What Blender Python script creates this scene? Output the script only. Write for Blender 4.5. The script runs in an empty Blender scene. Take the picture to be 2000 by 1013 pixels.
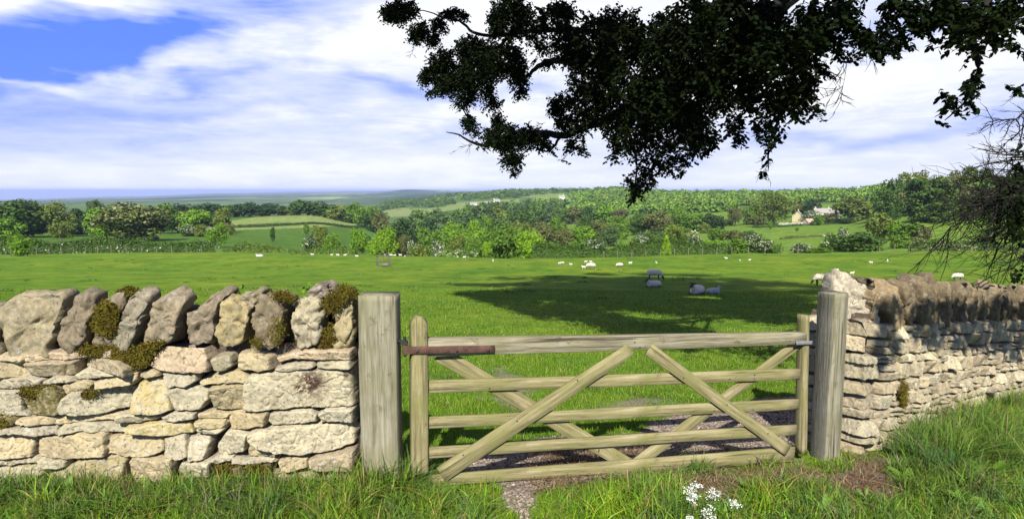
import bpy, bmesh, math, random
import numpy as np
from mathutils import Vector, Matrix
random.seed(7)
RNG = np.random.default_rng(11)
SC = bpy.context.scene

# ------------------------------------------------------------------ camera
F, CX, CY, ZC = 1300.0, 1000.0, 506.5, 2.1
PITCH = math.atan(134.5 / F)
cam = bpy.data.cameras.new('camera')
cam.sensor_width = 36.0
cam.lens = 36.0 * F / 2000.0
cam.clip_start, cam.clip_end = 0.05, 60000
camo = bpy.data.objects.new('camera', cam)
SC.collection.objects.link(camo)
camo.location = (0, 0, ZC)
camo.rotation_euler = (math.pi / 2 - PITCH, 0, 0)
SC.camera = camo

# ------------------------------------------------------------------ sun and sky
SUN_EL, SUN_AZ = math.radians(38.5), math.radians(4)      # behind the camera, a little to its left
to_sun = Vector((-math.sin(SUN_AZ) * math.cos(SUN_EL), -math.cos(SUN_AZ) * math.cos(SUN_EL), math.sin(SUN_EL)))
sl = bpy.data.lights.new('sun', 'SUN')
sl.energy, sl.angle, sl.color = 4.6, math.radians(0.5), (1.0, 0.95, 0.86)
so = bpy.data.objects.new('sun', sl)
SC.collection.objects.link(so)
so.rotation_euler = (-to_sun).to_track_quat('-Z', 'Y').to_euler()

SC.view_settings.view_transform = 'Standard'
SC.view_settings.look = 'None'
SC.view_settings.exposure = 1.12
SC.view_settings.gamma = 1.0
SC.cycles.max_bounces = 6
SC.cycles.diffuse_bounces = 3
SC.cycles.transmission_bounces = 3
SC.cycles.transparent_max_bounces = 4
SC.cycles.volume_bounces = 0
SC.cycles.use_denoising = True
SC.cycles.sample_clamp_indirect = 6.0


class NT:
    """small node-tree writer"""
    def __init__(s, tree):
        s.t = tree
        tree.nodes.clear()

    def n(s, kind, **kw):
        nd = s.t.nodes.new(kind)
        for k, v in kw.items():
            setattr(nd, k, v)
        return nd

    def l(s, a, b):
        s.t.links.new(a, b)

    def val(s, x, sock):
        if hasattr(x, 'is_output') or isinstance(x, bpy.types.NodeSocket):
            s.l(x, sock)
        else:
            sock.default_value = x

    def math(s, op, a, b=0.0, c=0.0, clamp=False):
        m = s.n('ShaderNodeMath', operation=op)
        m.use_clamp = clamp
        s.val(a, m.inputs[0])
        s.val(b, m.inputs[1])
        s.val(c, m.inputs[2])
        return m.outputs[0]

    def mix(s, f, a, b, mode='MIX'):
        m = s.n('ShaderNodeMix', data_type='RGBA', blend_type=mode)
        s.val(f, m.inputs[0])
        for x, i in ((a, 6), (b, 7)):
            s.val(x if not isinstance(x, tuple) else (*x, 1.0)[:4], m.inputs[i])
        return m.outputs[2]

    def ramp(s, f, stops, interp='LINEAR'):
        r = s.n('ShaderNodeValToRGB')
        r.color_ramp.interpolation = interp
        e = r.color_ramp.elements
        while len(e) < len(stops):
            e.new(0.5)
        for el, (p, c) in zip(e, stops):
            el.position = p
            el.color = (*c, 1) if isinstance(c, tuple) else (c, c, c, 1)
        s.l(f, r.inputs[0])
        return r.outputs[0]

    def noise(s, vec, scale, detail=4.0, rough=0.55, dist=0.0):
        nd = s.n('ShaderNodeTexNoise')
        if vec is not None:
            s.l(vec, nd.inputs['Vector'])
        nd.inputs['Scale'].default_value = scale
        nd.inputs['Detail'].default_value = detail
        nd.inputs['Roughness'].default_value = rough
        nd.inputs['Distortion'].default_value = dist
        return nd.outputs[0]

    def mapping(s, vec, scale=(1, 1, 1), rot=(0, 0, 0), loc=(0, 0, 0)):
        m = s.n('ShaderNodeMapping')
        s.l(vec, m.inputs[0])
        m.inputs[1].default_value = loc
        m.inputs[2].default_value = rot
        m.inputs[3].default_value = scale
        return m.outputs[0]

    def coord(s, which='Object'):
        return s.n('ShaderNodeTexCoord').outputs[which]


def build_world():
    w = bpy.data.worlds.new('World')
    SC.world = w
    w.use_nodes = True
    t = NT(w.node_tree)
    sky = t.n('ShaderNodeTexSky', sky_type='NISHITA')
    sky.sun_disc = False
    sky.sun_elevation = SUN_EL
    sky.sun_rotation = math.atan2(to_sun.x, to_sun.y)
    sky.air_density, sky.dust_density, sky.ozone_density = 1.0, 0.6, 2.5
    d = t.coord('Generated')
    sp = t.n('ShaderNodeSeparateXYZ')
    t.l(d, sp.inputs[0])
    az = t.math('ARCTAN2', sp.outputs[0], sp.outputs[1])
    el = t.math('ARCSINE', sp.outputs[2])

    def pxa(px, py):           # photograph pixel -> azimuth, elevation of the sky
        u, v = (px - CX) / F, (CY - py) / F
        y = math.cos(PITCH) + v * math.sin(PITCH)
        z = -math.sin(PITCH) + v * math.cos(PITCH)
        return math.atan2(u, y), math.atan2(z, math.hypot(u, y))
    # wind-drawn wobble of the cloud edges
    wv = t.mapping(d, (1, 1, 2.6))
    wob = t.math('SUBTRACT', t.noise(wv, 5.0, 4, 0.6, 0.6), 0.5)
    wob2 = t.math('SUBTRACT', t.noise(t.mapping(d, (1, 1, 2.6), loc=(3, 5, 1)), 4.0, 4, 0.6), 0.5)
    azw = t.math('MULTIPLY_ADD', wob, 0.22, az)
    elw = t.math('MULTIPLY_ADD', wob2, 0.11, el)

    def blob(px, py, lx, ly, deg, amp, pw=1.0):
        a0, e0 = pxa(px, py)
        c, s_ = math.cos(math.radians(deg)), math.sin(math.radians(deg))
        da, de = t.math('SUBTRACT', azw, a0), t.math('SUBTRACT', elw, e0)
        p = t.math('MULTIPLY', t.math('ADD', t.math('MULTIPLY', da, c), t.math('MULTIPLY', de, s_)), F / lx)
        q = t.math('MULTIPLY', t.math('SUBTRACT', t.math('MULTIPLY', de, c), t.math('MULTIPLY', da, s_)), F / ly)
        r2 = t.math('ADD', t.math('MULTIPLY', p, p), t.math('MULTIPLY', q, q))
        return t.math('MULTIPLY', t.math('EXPONENT', t.math('MULTIPLY', r2, -1.0)), amp)

    def total(lst):
        o = None
        for b in lst:
            k = blob(*b)
            o = k if o is None else t.math('ADD', o, k)
        return o
    blue = total([(120, 92, 300, 62, 9, 1.0), (330, 66, 120, 55, 25, 0.38), (10, 200, 240, 60, 5, 0.50), (60, 290, 260, 40, 3, 0.18),
                  (770, 180, 190, 17, -3, 0.50), (1720, 268, 420, 18, 3, 0.50), (1790, 60, 120, 30, 10, 0.5), (600, 205, 260, 14, 3, 0.26),
                  (420, 150, 160, 10, 12, 0.22), (850, 262, 160, 12, 4, 0.22), (560, 4, 150, 22, 0, 0.5), (1050, 165, 90, 14, 0, 0.45), (480, 250, 300, 20, 3, 0.12)])
    white = total([(400, 100, 190, 26, 22, 0.75), (250, 150, 190, 16, 16, 0.55), (700, 82, 150, 34, 18, 0.75), (90, 4, 260, 22, 5, 1.0), (30, 157, 110, 8, -4, 0.8),
                   (1690, 135, 240, 50, 8, 0.6), (860, 325, 420, 20, 3, 0.30), (1080, 60, 260, 90, 0, 0.6), (560, 215, 200, 12, 5, 0.25), (930, 225, 200, 22, 8, 0.35), (1010, 200, 60, 40, 0, .4)])
    streak = t.noise(t.mapping(d, (1.0, 1.0, 7.0), rot=(0, 0.14, 0)), 5.5, 6, 0.62, 0.8)
    fine = t.noise(t.mapping(d, (1.0, 1.0, 5.0), rot=(0, 0.22, 0)), 14.0, 5, 0.65, 0.4)
    st = t.math('ADD', t.math('MULTIPLY', t.math('SUBTRACT', streak, 0.5), 0.85), t.math('MULTIPLY', t.math('SUBTRACT', fine, 0.5), 0.5))
    cov = t.math('ADD', t.math('SUBTRACT', 0.84, blue), t.math('ADD', t.math('MULTIPLY', white, 0.70), st))
    # thin cloud only in the part of the sky the photo looks into; the rest is clear sky
    high = t.n('ShaderNodeMapRange')
    high.interpolation_type = 'SMOOTHSTEP'
    t.l(el, high.inputs[0])
    for i, v in enumerate((math.radians(22), math.radians(48), 1.0, 0.12)):
        high.inputs[i + 1].default_value = v
    back = t.n('ShaderNodeMapRange')
    t.l(sp.outputs[1], back.inputs[0])
    for i, v in enumerate((-0.2, 0.35, 0.15, 1.0)):
        back.inputs[i + 1].default_value = v
    cov = t.math('MULTIPLY', t.math('MAXIMUM', cov, 0.0), t.math('MULTIPLY', high.outputs[0], back.outputs[0]))
    low = t.n('ShaderNodeMapRange')
    t.l(el, low.inputs[0])
    for i, v in enumerate((0.0, 0.10, 0.85, 0.0)):
        low.inputs[i + 1].default_value = v
    gr = t.n('ShaderNodeRGBToBW')
    t.l(sky.outputs[0], gr.inputs[0])
    bl = t.mix(0.72, sky.outputs[0], gr.outputs[0])
    bl = t.mix(t.math('MULTIPLY', high.outputs[0], 0.8), bl, (0.75, 2.4, 11.2))
    bl = t.mix(t.math('MULTIPLY', low.outputs[0], 0.6), bl, (7.2, 7.8, 9.4))
    c1 = t.math('MINIMUM', cov, 1.0)
    cl = t.mix(t.math('MULTIPLY', t.math('SUBTRACT', cov, 0.84, clamp=True), 1.6, clamp=True), (8.1, 8.5, 9.4), (9.9, 9.9, 9.9))
    cl = t.mix(t.math('MULTIPLY', low.outputs[0], 0.85), cl, (8.7, 8.95, 9.5))
    col = t.mix(c1, bl, cl)
    bg = t.n('ShaderNodeBackground')
    t.l(col, bg.inputs[0])
    bg.inputs[1].default_value = 0.052
    out = t.n('ShaderNodeOutputWorld')
    t.l(bg.outputs[0], out.inputs[0])


build_world()

# ------------------------------------------------------------------ helpers
COL = SC.collection


def ray(px, py):
    u, v = (px - CX) / F, (CY - py) / F
    return np.array([u, math.cos(PITCH) + v * math.sin(PITCH), -math.sin(PITCH) + v * math.cos(PITCH)])


def pix(px, py, y):
    """the point seen at a photograph pixel, at the distance y in front of the camera"""
    d = ray(px, py)
    return Vector((d[0] * y / d[1], y, ZC + d[2] * y / d[1]))


def project(P):
    P = np.asarray(P, float)
    x, y, z = P[..., 0], P[..., 1], P[..., 2] - ZC
    dep = y * math.cos(PITCH) - z * math.sin(PITCH)
    up = y * math.sin(PITCH) + z * math.cos(PITCH)
    dep = np.where(np.abs(dep) < 1e-6, 1e-6, dep)
    return CX + F * x / dep, CY - F * up / dep, dep


def _hash(i, j, k, seed):
    h = (i.astype(np.int64) * 374761393 + j.astype(np.int64) * 668265263 + k.astype(np.int64) * 2147483647 + seed * 1274126177) & 0xffffffff
    h = ((h ^ (h >> 13)) * 1274126177) & 0xffffffff
    h = (h ^ (h >> 16)) & 0xffffffff
    return h / 4294967295.0


def vnoise(p, seed=0):
    p = np.asarray(p, float)
    if p.shape[-1] == 2:
        p = np.concatenate([p, np.zeros(p.shape[:-1] + (1,))], -1)
    i = np.floor(p)
    f = p - i
    f = f * f * (3 - 2 * f)
    i = i.astype(np.int64)
    r = 0
    for a in (0, 1):
        for b in (0, 1):
            for c in (0, 1):
                w = (f[..., 0] if a else 1 - f[..., 0]) * (f[..., 1] if b else 1 - f[..., 1]) * (f[..., 2] if c else 1 - f[..., 2])
                r = r + w * _hash(i[..., 0] + a, i[..., 1] + b, i[..., 2] + c, seed)
    return r * 2 - 1


def fbm(p, seed=0, octs=4, gain=0.5):
    p = np.asarray(p, float)
    s, a, r = 0, 1.0, 0
    for o in range(octs):
        s = s + a * vnoise(p * (2 ** o), seed + o * 17)
        r += a
        a *= gain
    return s / r


def mesh_np(name, v, faces, mats=(), smooth=False, fmat=None, cols=None):
    """faces: (n,k) array or list of such arrays; cols: dict name -> per-vertex rgb"""
    if isinstance(faces, np.ndarray):
        faces = [faces]
    me = bpy.data.meshes.new(name)
    v = np.ascontiguousarray(v, np.float32)
    me.vertices.add(len(v))
    me.vertices.foreach_set('co', v.ravel())
    loops = np.concatenate([f.ravel() for f in faces]).astype(np.int32)
    cnt = np.concatenate([np.full(len(f), f.shape[1], np.int32) for f in faces])
    me.loops.add(len(loops))
    me.loops.foreach_set('vertex_index', loops)
    me.polygons.add(len(cnt))
    st = np.zeros(len(cnt), np.int32)
    st[1:] = np.cumsum(cnt)[:-1]
    me.polygons.foreach_set('loop_start', st)
    me.polygons.foreach_set('loop_total', cnt)
    if smooth:
        me.polygons.foreach_set('use_smooth', np.ones(len(cnt), bool))
    if fmat is not None:
        me.polygons.foreach_set('material_index', np.asarray(fmat, np.int32))
    for m in mats:
        me.materials.append(m)
    me.update(calc_edges=True)
    for k, c in (cols or {}).items():
        at = me.color_attributes.new(k, 'FLOAT_COLOR', 'POINT')
        c4 = np.ones((len(v), 4), np.float32)
        c4[:, :3] = c
        at.data.foreach_set('color', c4.ravel())
    return me


def obj(name, me, parent=None, mats=None):
    o = bpy.data.objects.new(name, me)
    COL.objects.link(o)
    if mats:
        for m in mats:
            me.materials.append(m)
    if parent is not None:
        o.parent = parent
    return o


def tag(o, label, cat, group=None):
    o['label'] = label
    o['category'] = cat
    if group:
        o['group'] = group
    return o


def empty(name, loc, label=None, cat=None, group=None, rz=0.0):
    o = bpy.data.objects.new(name, None)
    o.empty_display_size = 0.2
    COL.objects.link(o)
    o.location = loc
    o.rotation_euler = (0, 0, rz)
    if label:
        tag(o, label, cat, group)
    return o


def kind(o, k):
    o['kind'] = k
    return o


# ------------------------------------------------------------------ materials
def principled(name):
    m = bpy.data.materials.new(name)
    m.use_nodes = True
    t = NT(m.node_tree)
    p = t.n('ShaderNodeBsdfPrincipled')
    o = t.n('ShaderNodeOutputMaterial')
    t.l(p.outputs[0], o.inputs[0])
    p.inputs['Specular IOR Level'].default_value = 0.25
    return m, t, p, o


def bump(t, p, h, strength=0.5, dist=0.01):
    b = t.n('ShaderNodeBump')
    b.inputs['Strength'].default_value = strength
    b.inputs['Distance'].default_value = dist
    t.l(h, b.inputs['Height'])
    t.l(b.outputs[0], p.inputs['Normal'])


def m_simple(name, c1, c2, scale=8.0, rough=0.8, bstr=0.3, bdist=0.01, metal=0.0, stretch=(1, 1, 1)):
    m, t, p, o = principled(name)
    v = t.mapping(t.coord(), stretch)
    n1 = t.noise(v, scale, 5, 0.6)
    t.l(t.ramp(n1, [(0.3, c1), (0.7, c2)]), p.inputs['Base Color'])
    p.inputs['Roughness'].default_value = rough
    p.inputs['Metallic'].default_value = metal
    bump(t, p, t.noise(v, scale * 3, 4, 0.6), bstr, bdist)
    return m


def m_leaf(name, c1, c2, trans=0.10, scale=0.35, rough=0.6, spec=0.2, attr=None):
    """foliage: two greens in patches, a little light passing through"""
    m, t, p, o = principled(name)
    n1 = t.noise(t.coord('Object'), scale, 3, 0.6)
    rnd = t.n('ShaderNodeObjectInfo').outputs['Random']
    f = t.math('ADD', t.math('MULTIPLY', t.math('SUBTRACT', n1, 0.5), 1.8), t.math('MULTIPLY_ADD', rnd, 0.3, 0.35))
    c = t.mix(f, c1, c2)
    if attr:
        a = t.n('ShaderNodeAttribute', attribute_name=attr).outputs['Color']
        c = t.mix(1.0, c, a, 'MULTIPLY')
    t.l(c, p.inputs['Base Color'])
    p.inputs['Roughness'].default_value = rough
    p.inputs['Specular IOR Level'].default_value = spec
    if trans > 0:
        tr = t.n('ShaderNodeBsdfTranslucent')
        t.l(t.mix(0.5, c, (0.12, 0.2, 0.01), 'ADD') if False else c, tr.inputs[0])
        mx = t.n('ShaderNodeMixShader')
        mx.inputs[0].default_value = trans
        t.l(p.outputs[0], mx.inputs[1])
        t.l(tr.outputs[0], mx.inputs[2])
        t.l(mx.outputs[0], o.inputs[0])
    return m


LEAF = {
    'dark': m_leaf('leaf_dark', (0.034, 0.070, 0.010), (0.060, 0.115, 0.016)),
    'deep': m_leaf('leaf_deep', (0.020, 0.046, 0.010), (0.038, 0.078, 0.016)),
    'mid': m_leaf('leaf_mid', (0.064, 0.130, 0.012), (0.108, 0.198, 0.018)),
    'bright': m_leaf('leaf_bright', (0.090, 0.185, 0.010), (0.135, 0.250, 0.014)),
    'lime': m_leaf('leaf_lime', (0.130, 0.250, 0.010), (0.180, 0.310, 0.016)),
    'olive': m_leaf('leaf_olive', (0.085, 0.120, 0.016), (0.130, 0.175, 0.026)),
    'brown': m_leaf('leaf_brown', (0.078, 0.092, 0.024), (0.120, 0.135, 0.036)),
    'grey': m_leaf('leaf_grey', (0.046, 0.085, 0.024), (0.075, 0.125, 0.034)),
    'chest': m_leaf('leaf_chestnut', (0.060, 0.085, 0.012), (0.110, 0.140, 0.028)),
    'wood': m_leaf('leaf_wood', (0.105, 0.195, 0.020), (0.165, 0.270, 0.032), scale=0.012),
    'woodfar': m_leaf('leaf_wood_far', (0.055, 0.110, 0.018), (0.090, 0.155, 0.026), scale=0.01),
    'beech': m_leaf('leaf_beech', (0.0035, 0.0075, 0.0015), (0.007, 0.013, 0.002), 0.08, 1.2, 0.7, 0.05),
}
BLOSSOM = m_leaf('may_blossom', (0.36, 0.37, 0.26), (0.50, 0.50, 0.38), 0.1)
BLOSSOM_P = m_leaf('chestnut_candle', (0.20, 0.20, 0.10), (0.32, 0.28, 0.18), 0.1)
BARK = m_simple('bark', (0.05, 0.042, 0.032), (0.11, 0.095, 0.075), 3.0, 0.9, 0.6, 0.03, stretch=(4, 4, 1))
BARK_PALE = m_simple('pale_bark', (0.16, 0.13, 0.10), (0.28, 0.24, 0.19), 2.0, 0.9, 0.6, 0.03, stretch=(4, 4, 1))
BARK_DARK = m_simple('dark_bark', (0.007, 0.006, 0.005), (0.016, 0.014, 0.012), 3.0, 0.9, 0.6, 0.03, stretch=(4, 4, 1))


def m_timber(name, c1, c2, c3, moss=(0.14, 0.15, 0.05), mossamt=0.5, dim=0.64):
    """weathered oak: grain runs along the local x axis, with cracks and green algae"""
    m, t, p, o = principled(name)
    co = t.coord()
    g = t.noise(t.mapping(co, (1.3, 26, 26)), 1.6, 6, 0.65, 0.5)
    f2 = t.noise(t.mapping(co, (5, 110, 110)), 1.5, 3, 0.6)
    blot = t.noise(co, 3.2, 5, 0.6)
    c = t.ramp(g, [(0.34, tuple(v * .72 for v in c1)), (0.5, c2), (0.66, tuple(v * 1.12 for v in c3))])
    c = t.mix(t.math('MULTIPLY', t.math('SUBTRACT', f2, 0.42, clamp=True), 1.1), c, (0.5, 0.45, 0.36), 'MIX')
    mf = t.ramp(blot, [(0.42, 0.0), (0.62, mossamt)])
    c = t.mix(mf, c, moss)
    spots = t.noise(t.mapping(co, (1.0, 1.6, 1.6), loc=(4, 2, 1)), 9, 4, 0.7)
    c = t.mix(t.ramp(spots, [(0.60, 0.0), (0.72, 0.7)]), c, (0.09, 0.075, 0.05))
    crack = t.ramp(t.noise(t.mapping(co, (0.7, 30, 30), loc=(7, 1, 3)), 1.2, 2, 0.5, 0.3), [(0.30, 0.85), (0.36, 0.0)])
    c = t.mix(crack, c, (0.05, 0.04, 0.028))
    c = t.mix(1.0, c, (dim, dim, dim * 0.93), 'MULTIPLY')
    t.l(c, p.inputs['Base Color'])
    p.inputs['Roughness'].default_value = 0.88
    h = t.math('SUBTRACT', t.math('ADD', g, t.math('MULTIPLY', f2, 0.4)), crack)
    bump(t, p, h, 0.55, 0.006)
    return m


GATE_WOOD = m_timber('gate_timber', (0.14, 0.115, 0.05), (0.25, 0.215, 0.10), (0.33, 0.29, 0.16), (0.20, 0.20, 0.065), 0.65, 0.72)
RAIL_WOOD = m_timber('rail_timber', (0.17, 0.145, 0.10), (0.29, 0.26, 0.18), (0.40, 0.37, 0.28), (0.22, 0.21, 0.10), 0.45)
POST_WOOD = m_timber('post_timber', (0.14, 0.125, 0.085), (0.26, 0.24, 0.175), (0.36, 0.34, 0.26), (0.19, 0.185, 0.085), 0.5)
POST_GREY_SHADED = m_timber('grey_shaded_timber', (0.06, 0.06, 0.052), (0.12, 0.118, 0.105), (0.165, 0.162, 0.145), (0.085, 0.088, 0.045), 0.4)
RUST = m_simple('rust', (0.040, 0.021, 0.016), (0.115, 0.060, 0.043), 16, 0.8, 0.5, 0.002, 0.1)
IRON = m_simple('iron', (0.02, 0.02, 0.022), (0.05, 0.05, 0.055), 15, 0.55, 0.3, 0.002, 0.6)
ZINC = m_simple('zinc_plate', (0.14, 0.14, 0.145), (0.21, 0.21, 0.22), 25, 0.7, 0.2, 0.001, 0.3)


def m_stone(name):
    """dry limestone: per-stone tint from the 'tint' attribute, lichen, pits and stains over it"""
    m, t, p, o = principled(name)
    co = t.coord()
    tint = t.n('ShaderNodeAttribute', attribute_name='tint').outputs['Color']
    mask = t.n('ShaderNodeSeparateColor')
    t.l(t.n('ShaderNodeAttribute', attribute_name='marks').outputs['Color'], mask.inputs[0])
    big = t.noise(co, 5, 6, 0.65, 0.4)
    med = t.noise(co, 22, 6, 0.7)
    fin = t.noise(co, 120, 3, 0.6)
    c = t.mix(1.0, tint, t.ramp(big, [(0.25, (0.72, 0.69, 0.66)), (0.5, (1.0, 0.98, 0.95)), (0.75, (1.22, 1.18, 1.06))]), 'MULTIPLY')
    c = t.mix(1.0, c, t.ramp(med, [(0.30, (0.66, 0.64, 0.60)), (0.5, (1.02, 1.02, 1.02)), (0.70, (1.22, 1.20, 1.16))]), 'MULTIPLY')
    lich = t.ramp(t.noise(t.mapping(co, loc=(3, 9, 4)), 13, 5, 0.72, 0.6), [(0.58, 0.0), (0.66, 0.75)])
    c = t.mix(lich, c, (0.34, 0.33, 0.27))
    lg = t.ramp(t.noise(t.mapping(co, loc=(8, 1, 2)), 7, 5, 0.7, 0.5), [(0.60, 0.0), (0.70, 0.5)])
    c = t.mix(lg, c, (0.27, 0.26, 0.17))
    spk = t.ramp(t.noise(t.mapping(co, loc=(1, 6, 7)), 55, 3, 0.6), [(0.61, 0.0), (0.67, 0.8)])
    c = t.mix(spk, c, (0.075, 0.07, 0.055))
    yl = t.math('MULTIPLY', mask.outputs[0], t.ramp(t.noise(co, 18, 5, 0.7), [(0.38, 0.0), (0.58, 0.85)]))
    c = t.mix(yl, c, (0.34, 0.25, 0.05))
    dk = t.math('MULTIPLY', mask.outputs[1], t.ramp(t.noise(co, 26, 5, 0.7), [(0.40, 0.0), (0.52, 0.95)]))
    c = t.mix(dk, c, (0.045, 0.022, 0.014))
    gn = t.math('MULTIPLY', mask.outputs[2], t.ramp(t.noise(co, 30, 5, 0.7), [(0.30, 0.0), (0.55, 0.9)]))
    c = t.mix(gn, c, (0.075, 0.065, 0.014))
    t.l(c, p.inputs['Base Color'])
    p.inputs['Roughness'].default_value = 0.92
    h = t.math('ADD', t.math('MULTIPLY', med, 1.0), t.math('ADD', t.math('MULTIPLY', fin, 0.35), t.math('MULTIPLY', spk, -0.4)))
    bump(t, p, h, 0.75, 0.012)
    return m


STONE = m_stone('limestone')
MOSS = m_leaf('moss', (0.055, 0.036, 0.010), (0.135, 0.118, 0.016), 0.1, 11.0, 0.95, 0.03)


# ------------------------------------------------------------------ terrain
DTAB = np.array([115, 135, 160, 200, 250, 300, 380, 450, 520, 600, 800, 1000, 1300, 1600, 2700, 6000, 7000, 8500, 17000, 30000], float)
CTAB = {   # screen height of the ground, per photograph column and distance
    -300: [500, 500, 492, 480, 468, 460, 450, 444, 438, 432, 424, 418, 411, 408, 402, 397, 396.5, 396, 394, 393],
    0:    [497, 497, 489, 476, 464, 456, 447, 441, 434, 429, 421, 414, 407, 404, 398, 393, 392.6, 392, 390, 389],
    250:  [493.5, 495, 489, 477, 466, 456, 445, 437, 430, 426, 416, 410, 404, 400, 393, 387.5, 387, 386.5, 384, 383],
    450:  [492, 496, 489, 478, 466, 456, 440, 425, 422, 428, 420, 415, 407, 402, 391, 382.5, 382, 381, 377.5, 376.5],
    600:  [496, 501, 498, 488, 475, 460, 438, 422, 420, 430, 425, 420, 411, 404, 391, 380.5, 380, 379, 374.8, 374],
    700:  [498, 504, 503, 497, 489, 478, 452, 438, 437, 440, 430, 420, 411, 404, 390, 379, 378.5, 377.5, 373.5, 373],
    800:  [500, 509, 515, 514, 508, 500, 482, 470, 460, 445, 425, 415, 402, 396, 389, 374, 370, 374, 373.3, 372.8],
    900:  [502, 511, 518, 518, 512, 500, 483, 468, 455, 440, 420, 405, 395, 384, 380, 375, 373, 375, 373.3, 372.8],
    1000: [504.5, 512, 518, 516, 508, 495, 478, 460, 448, 430, 412, 397, 386, 376, 374, 374, 374, 374, 373.3, 372.8],
    1100: [504, 507, 505, 498, 487, 478, 465, 450, 438, 428, 408, 391, 379, 374, 375, 374, 374, 374, 373.3, 372.8],
    1200: [502, 503, 500, 492, 480, 468, 454, 444, 434, 422, 400, 384, 373, 373, 375, 374, 374, 374, 373.3, 372.8],
    1350: [497, 497, 492, 482, 471, 462, 446, 436, 427, 415, 395, 383, 379, 380, 378, 375, 375, 375, 373.3, 372.8],
    1500: [495, 496, 490, 478, 464, 452, 442, 431, 420, 406, 390, 382, 381, 381, 379, 375, 375, 375, 373.3, 372.8],
    1650: [494, 495, 488, 475, 459, 450, 438, 425, 410, 398, 382, 377, 378, 379, 378, 375, 375, 375, 373.3, 372.8],
    1800: [491, 490, 480, 462, 434, 422, 400, 386, 377, 369, 364, 366, 370, 374, 378, 375, 375, 375, 373.3, 372.8],
    2000: [490, 488, 475, 455, 427, 410, 390, 377, 369, 363, 360, 363, 370, 374, 378, 375, 375, 375, 373.3, 372.8],
    2400: [489, 486, 472, 450, 420, 404, 384, 371, 363, 358, 356, 360, 370, 374, 378, 375, 375, 375, 373.3, 372.8],
}
CPX = np.array(sorted(CTAB), float)
_S = np.zeros((len(CPX), len(DTAB)))           # slope z/d seen from the camera
for _i, _c in enumerate(sorted(CTAB)):
    for _j, _y in enumerate(CTAB[_c]):
        _v = (CY - _y) / F
        _S[_i, _j] = (-math.sin(PITCH) + _v * math.cos(PITCH)) / (math.cos(PITCH) + _v * math.sin(PITCH))
LD = np.log(DTAB)


def near_z(d, x):
    z = np.where(d < 45, -0.075 - 0.0982 * (d - 4.6), -4.04 - 0.078 * (d - 45))
    z = np.where(d < 4.6, -0.075 - 0.03 * (d - 4.6), z)
    tilt = -0.042 * np.clip(x, -1, 9) * np.clip((40 - d) / 30, 0, 1)
    return z + tilt


def gz(x, y):
    x = np.asarray(x, float)
    y = np.asarray(y, float)
    th = np.arctan2(x, y)
    thc = np.clip(th, -0.76, 0.76)
    r = np.hypot(x, y)
    d = r * np.cos(thc)
    px = CX + F / math.cos(PITCH) * np.tan(thc)
    zn = near_z(d, x)
    zn = zn + 0.012 * vnoise(np.stack([x * 1.7, y * 1.7], -1), 5) * np.clip(d / 6, 0, 1) + 0.10 * vnoise(np.stack([x * 0.12, y * 0.12], -1), 6) * np.clip((d - 10) / 30, 0, 1)
    # table
    ci = np.clip(np.searchsorted(CPX, px) - 1, 0, len(CPX) - 2)
    cf = np.clip((px - CPX[ci]) / (CPX[ci + 1] - CPX[ci]), 0, 1)
    cf = cf * cf * (3 - 2 * cf)
    ld = np.log(np.maximum(d, 1))
    di = np.clip(np.searchsorted(LD, ld) - 1, 0, len(LD) - 2)
    df = np.clip((ld - LD[di]) / (LD[di + 1] - LD[di]), 0, 1)
    s = (_S[ci, di] * (1 - cf) + _S[ci + 1, di] * cf) * (1 - df) + (_S[ci, di + 1] * (1 - cf) + _S[ci + 1, di + 1] * cf) * df
    zt = ZC + s * d
    b = np.clip((d - 60) / 55, 0, 1)
    b = b * b * (3 - 2 * b)
    return zn * (1 - b) + zt * b


def gpt(x, y, dz=0.0):
    return Vector((x, y, float(gz(x, y)) + dz))


def hit(px, py, d0=4.0, d1=3000):
    """where the ray through a photograph pixel meets the ground"""
    ds = np.geomspace(d0, d1, 3000)
    r = ray(px, py)
    X, Z = r[0] / r[1] * ds, ZC + r[2] / r[1] * ds
    g = gz(X, ds)
    k = np.argmax(Z <= g)
    return Vector((X[k], ds[k], g[k]))


def inpoly(x, y, poly):
    x = np.asarray(x, float)
    y = np.asarray(y, float)
    c = np.zeros(x.shape, bool)
    n = len(poly)
    for i in range(n):
        x0, y0 = poly[i]
        x1, y1 = poly[(i + 1) % n]
        if y0 == y1:
            continue
        c ^= ((y0 > y) != (y1 > y)) & (x < (x1 - x0) * (y - y0) / (y1 - y0) + x0)
    return c


# bare, trodden soil and gravel around the gate, as outlines on the ground
_pathpx = [(1006, 1040), (990, 985), (965, 952), (890, 938), (905, 905), (930, 880), (1010, 868), (1090, 850), (1180, 856), (1250, 840),
           (1300, 815), (1400, 790), (1500, 775), (1570, 775), (1590, 830), (1560, 872), (1480, 895), (1330, 915), (1190, 934), (1060, 956),
           (1044, 985), (1066, 1040)]
PATHP = [tuple(hit(*p)[:2]) for p in _pathpx]
_bare2 = [[(930, 735), (985, 705), (1040, 760), (1060, 800), (1000, 810), (950, 790)], [(1150, 790), (1250, 775), (1330, 770), (1340, 790), (1200, 805)],
          [(1640, 900), (1700, 880), (1780, 900), (1800, 960), (1740, 985), (1640, 960), (1600, 930)], [(1280, 950), (1400, 920), (1560, 900), (1650, 940), (1500, 985), (1330, 990)]]
BARE2 = [[tuple(hit(*p)[:2]) for p in q] for q in _bare2]


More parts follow.
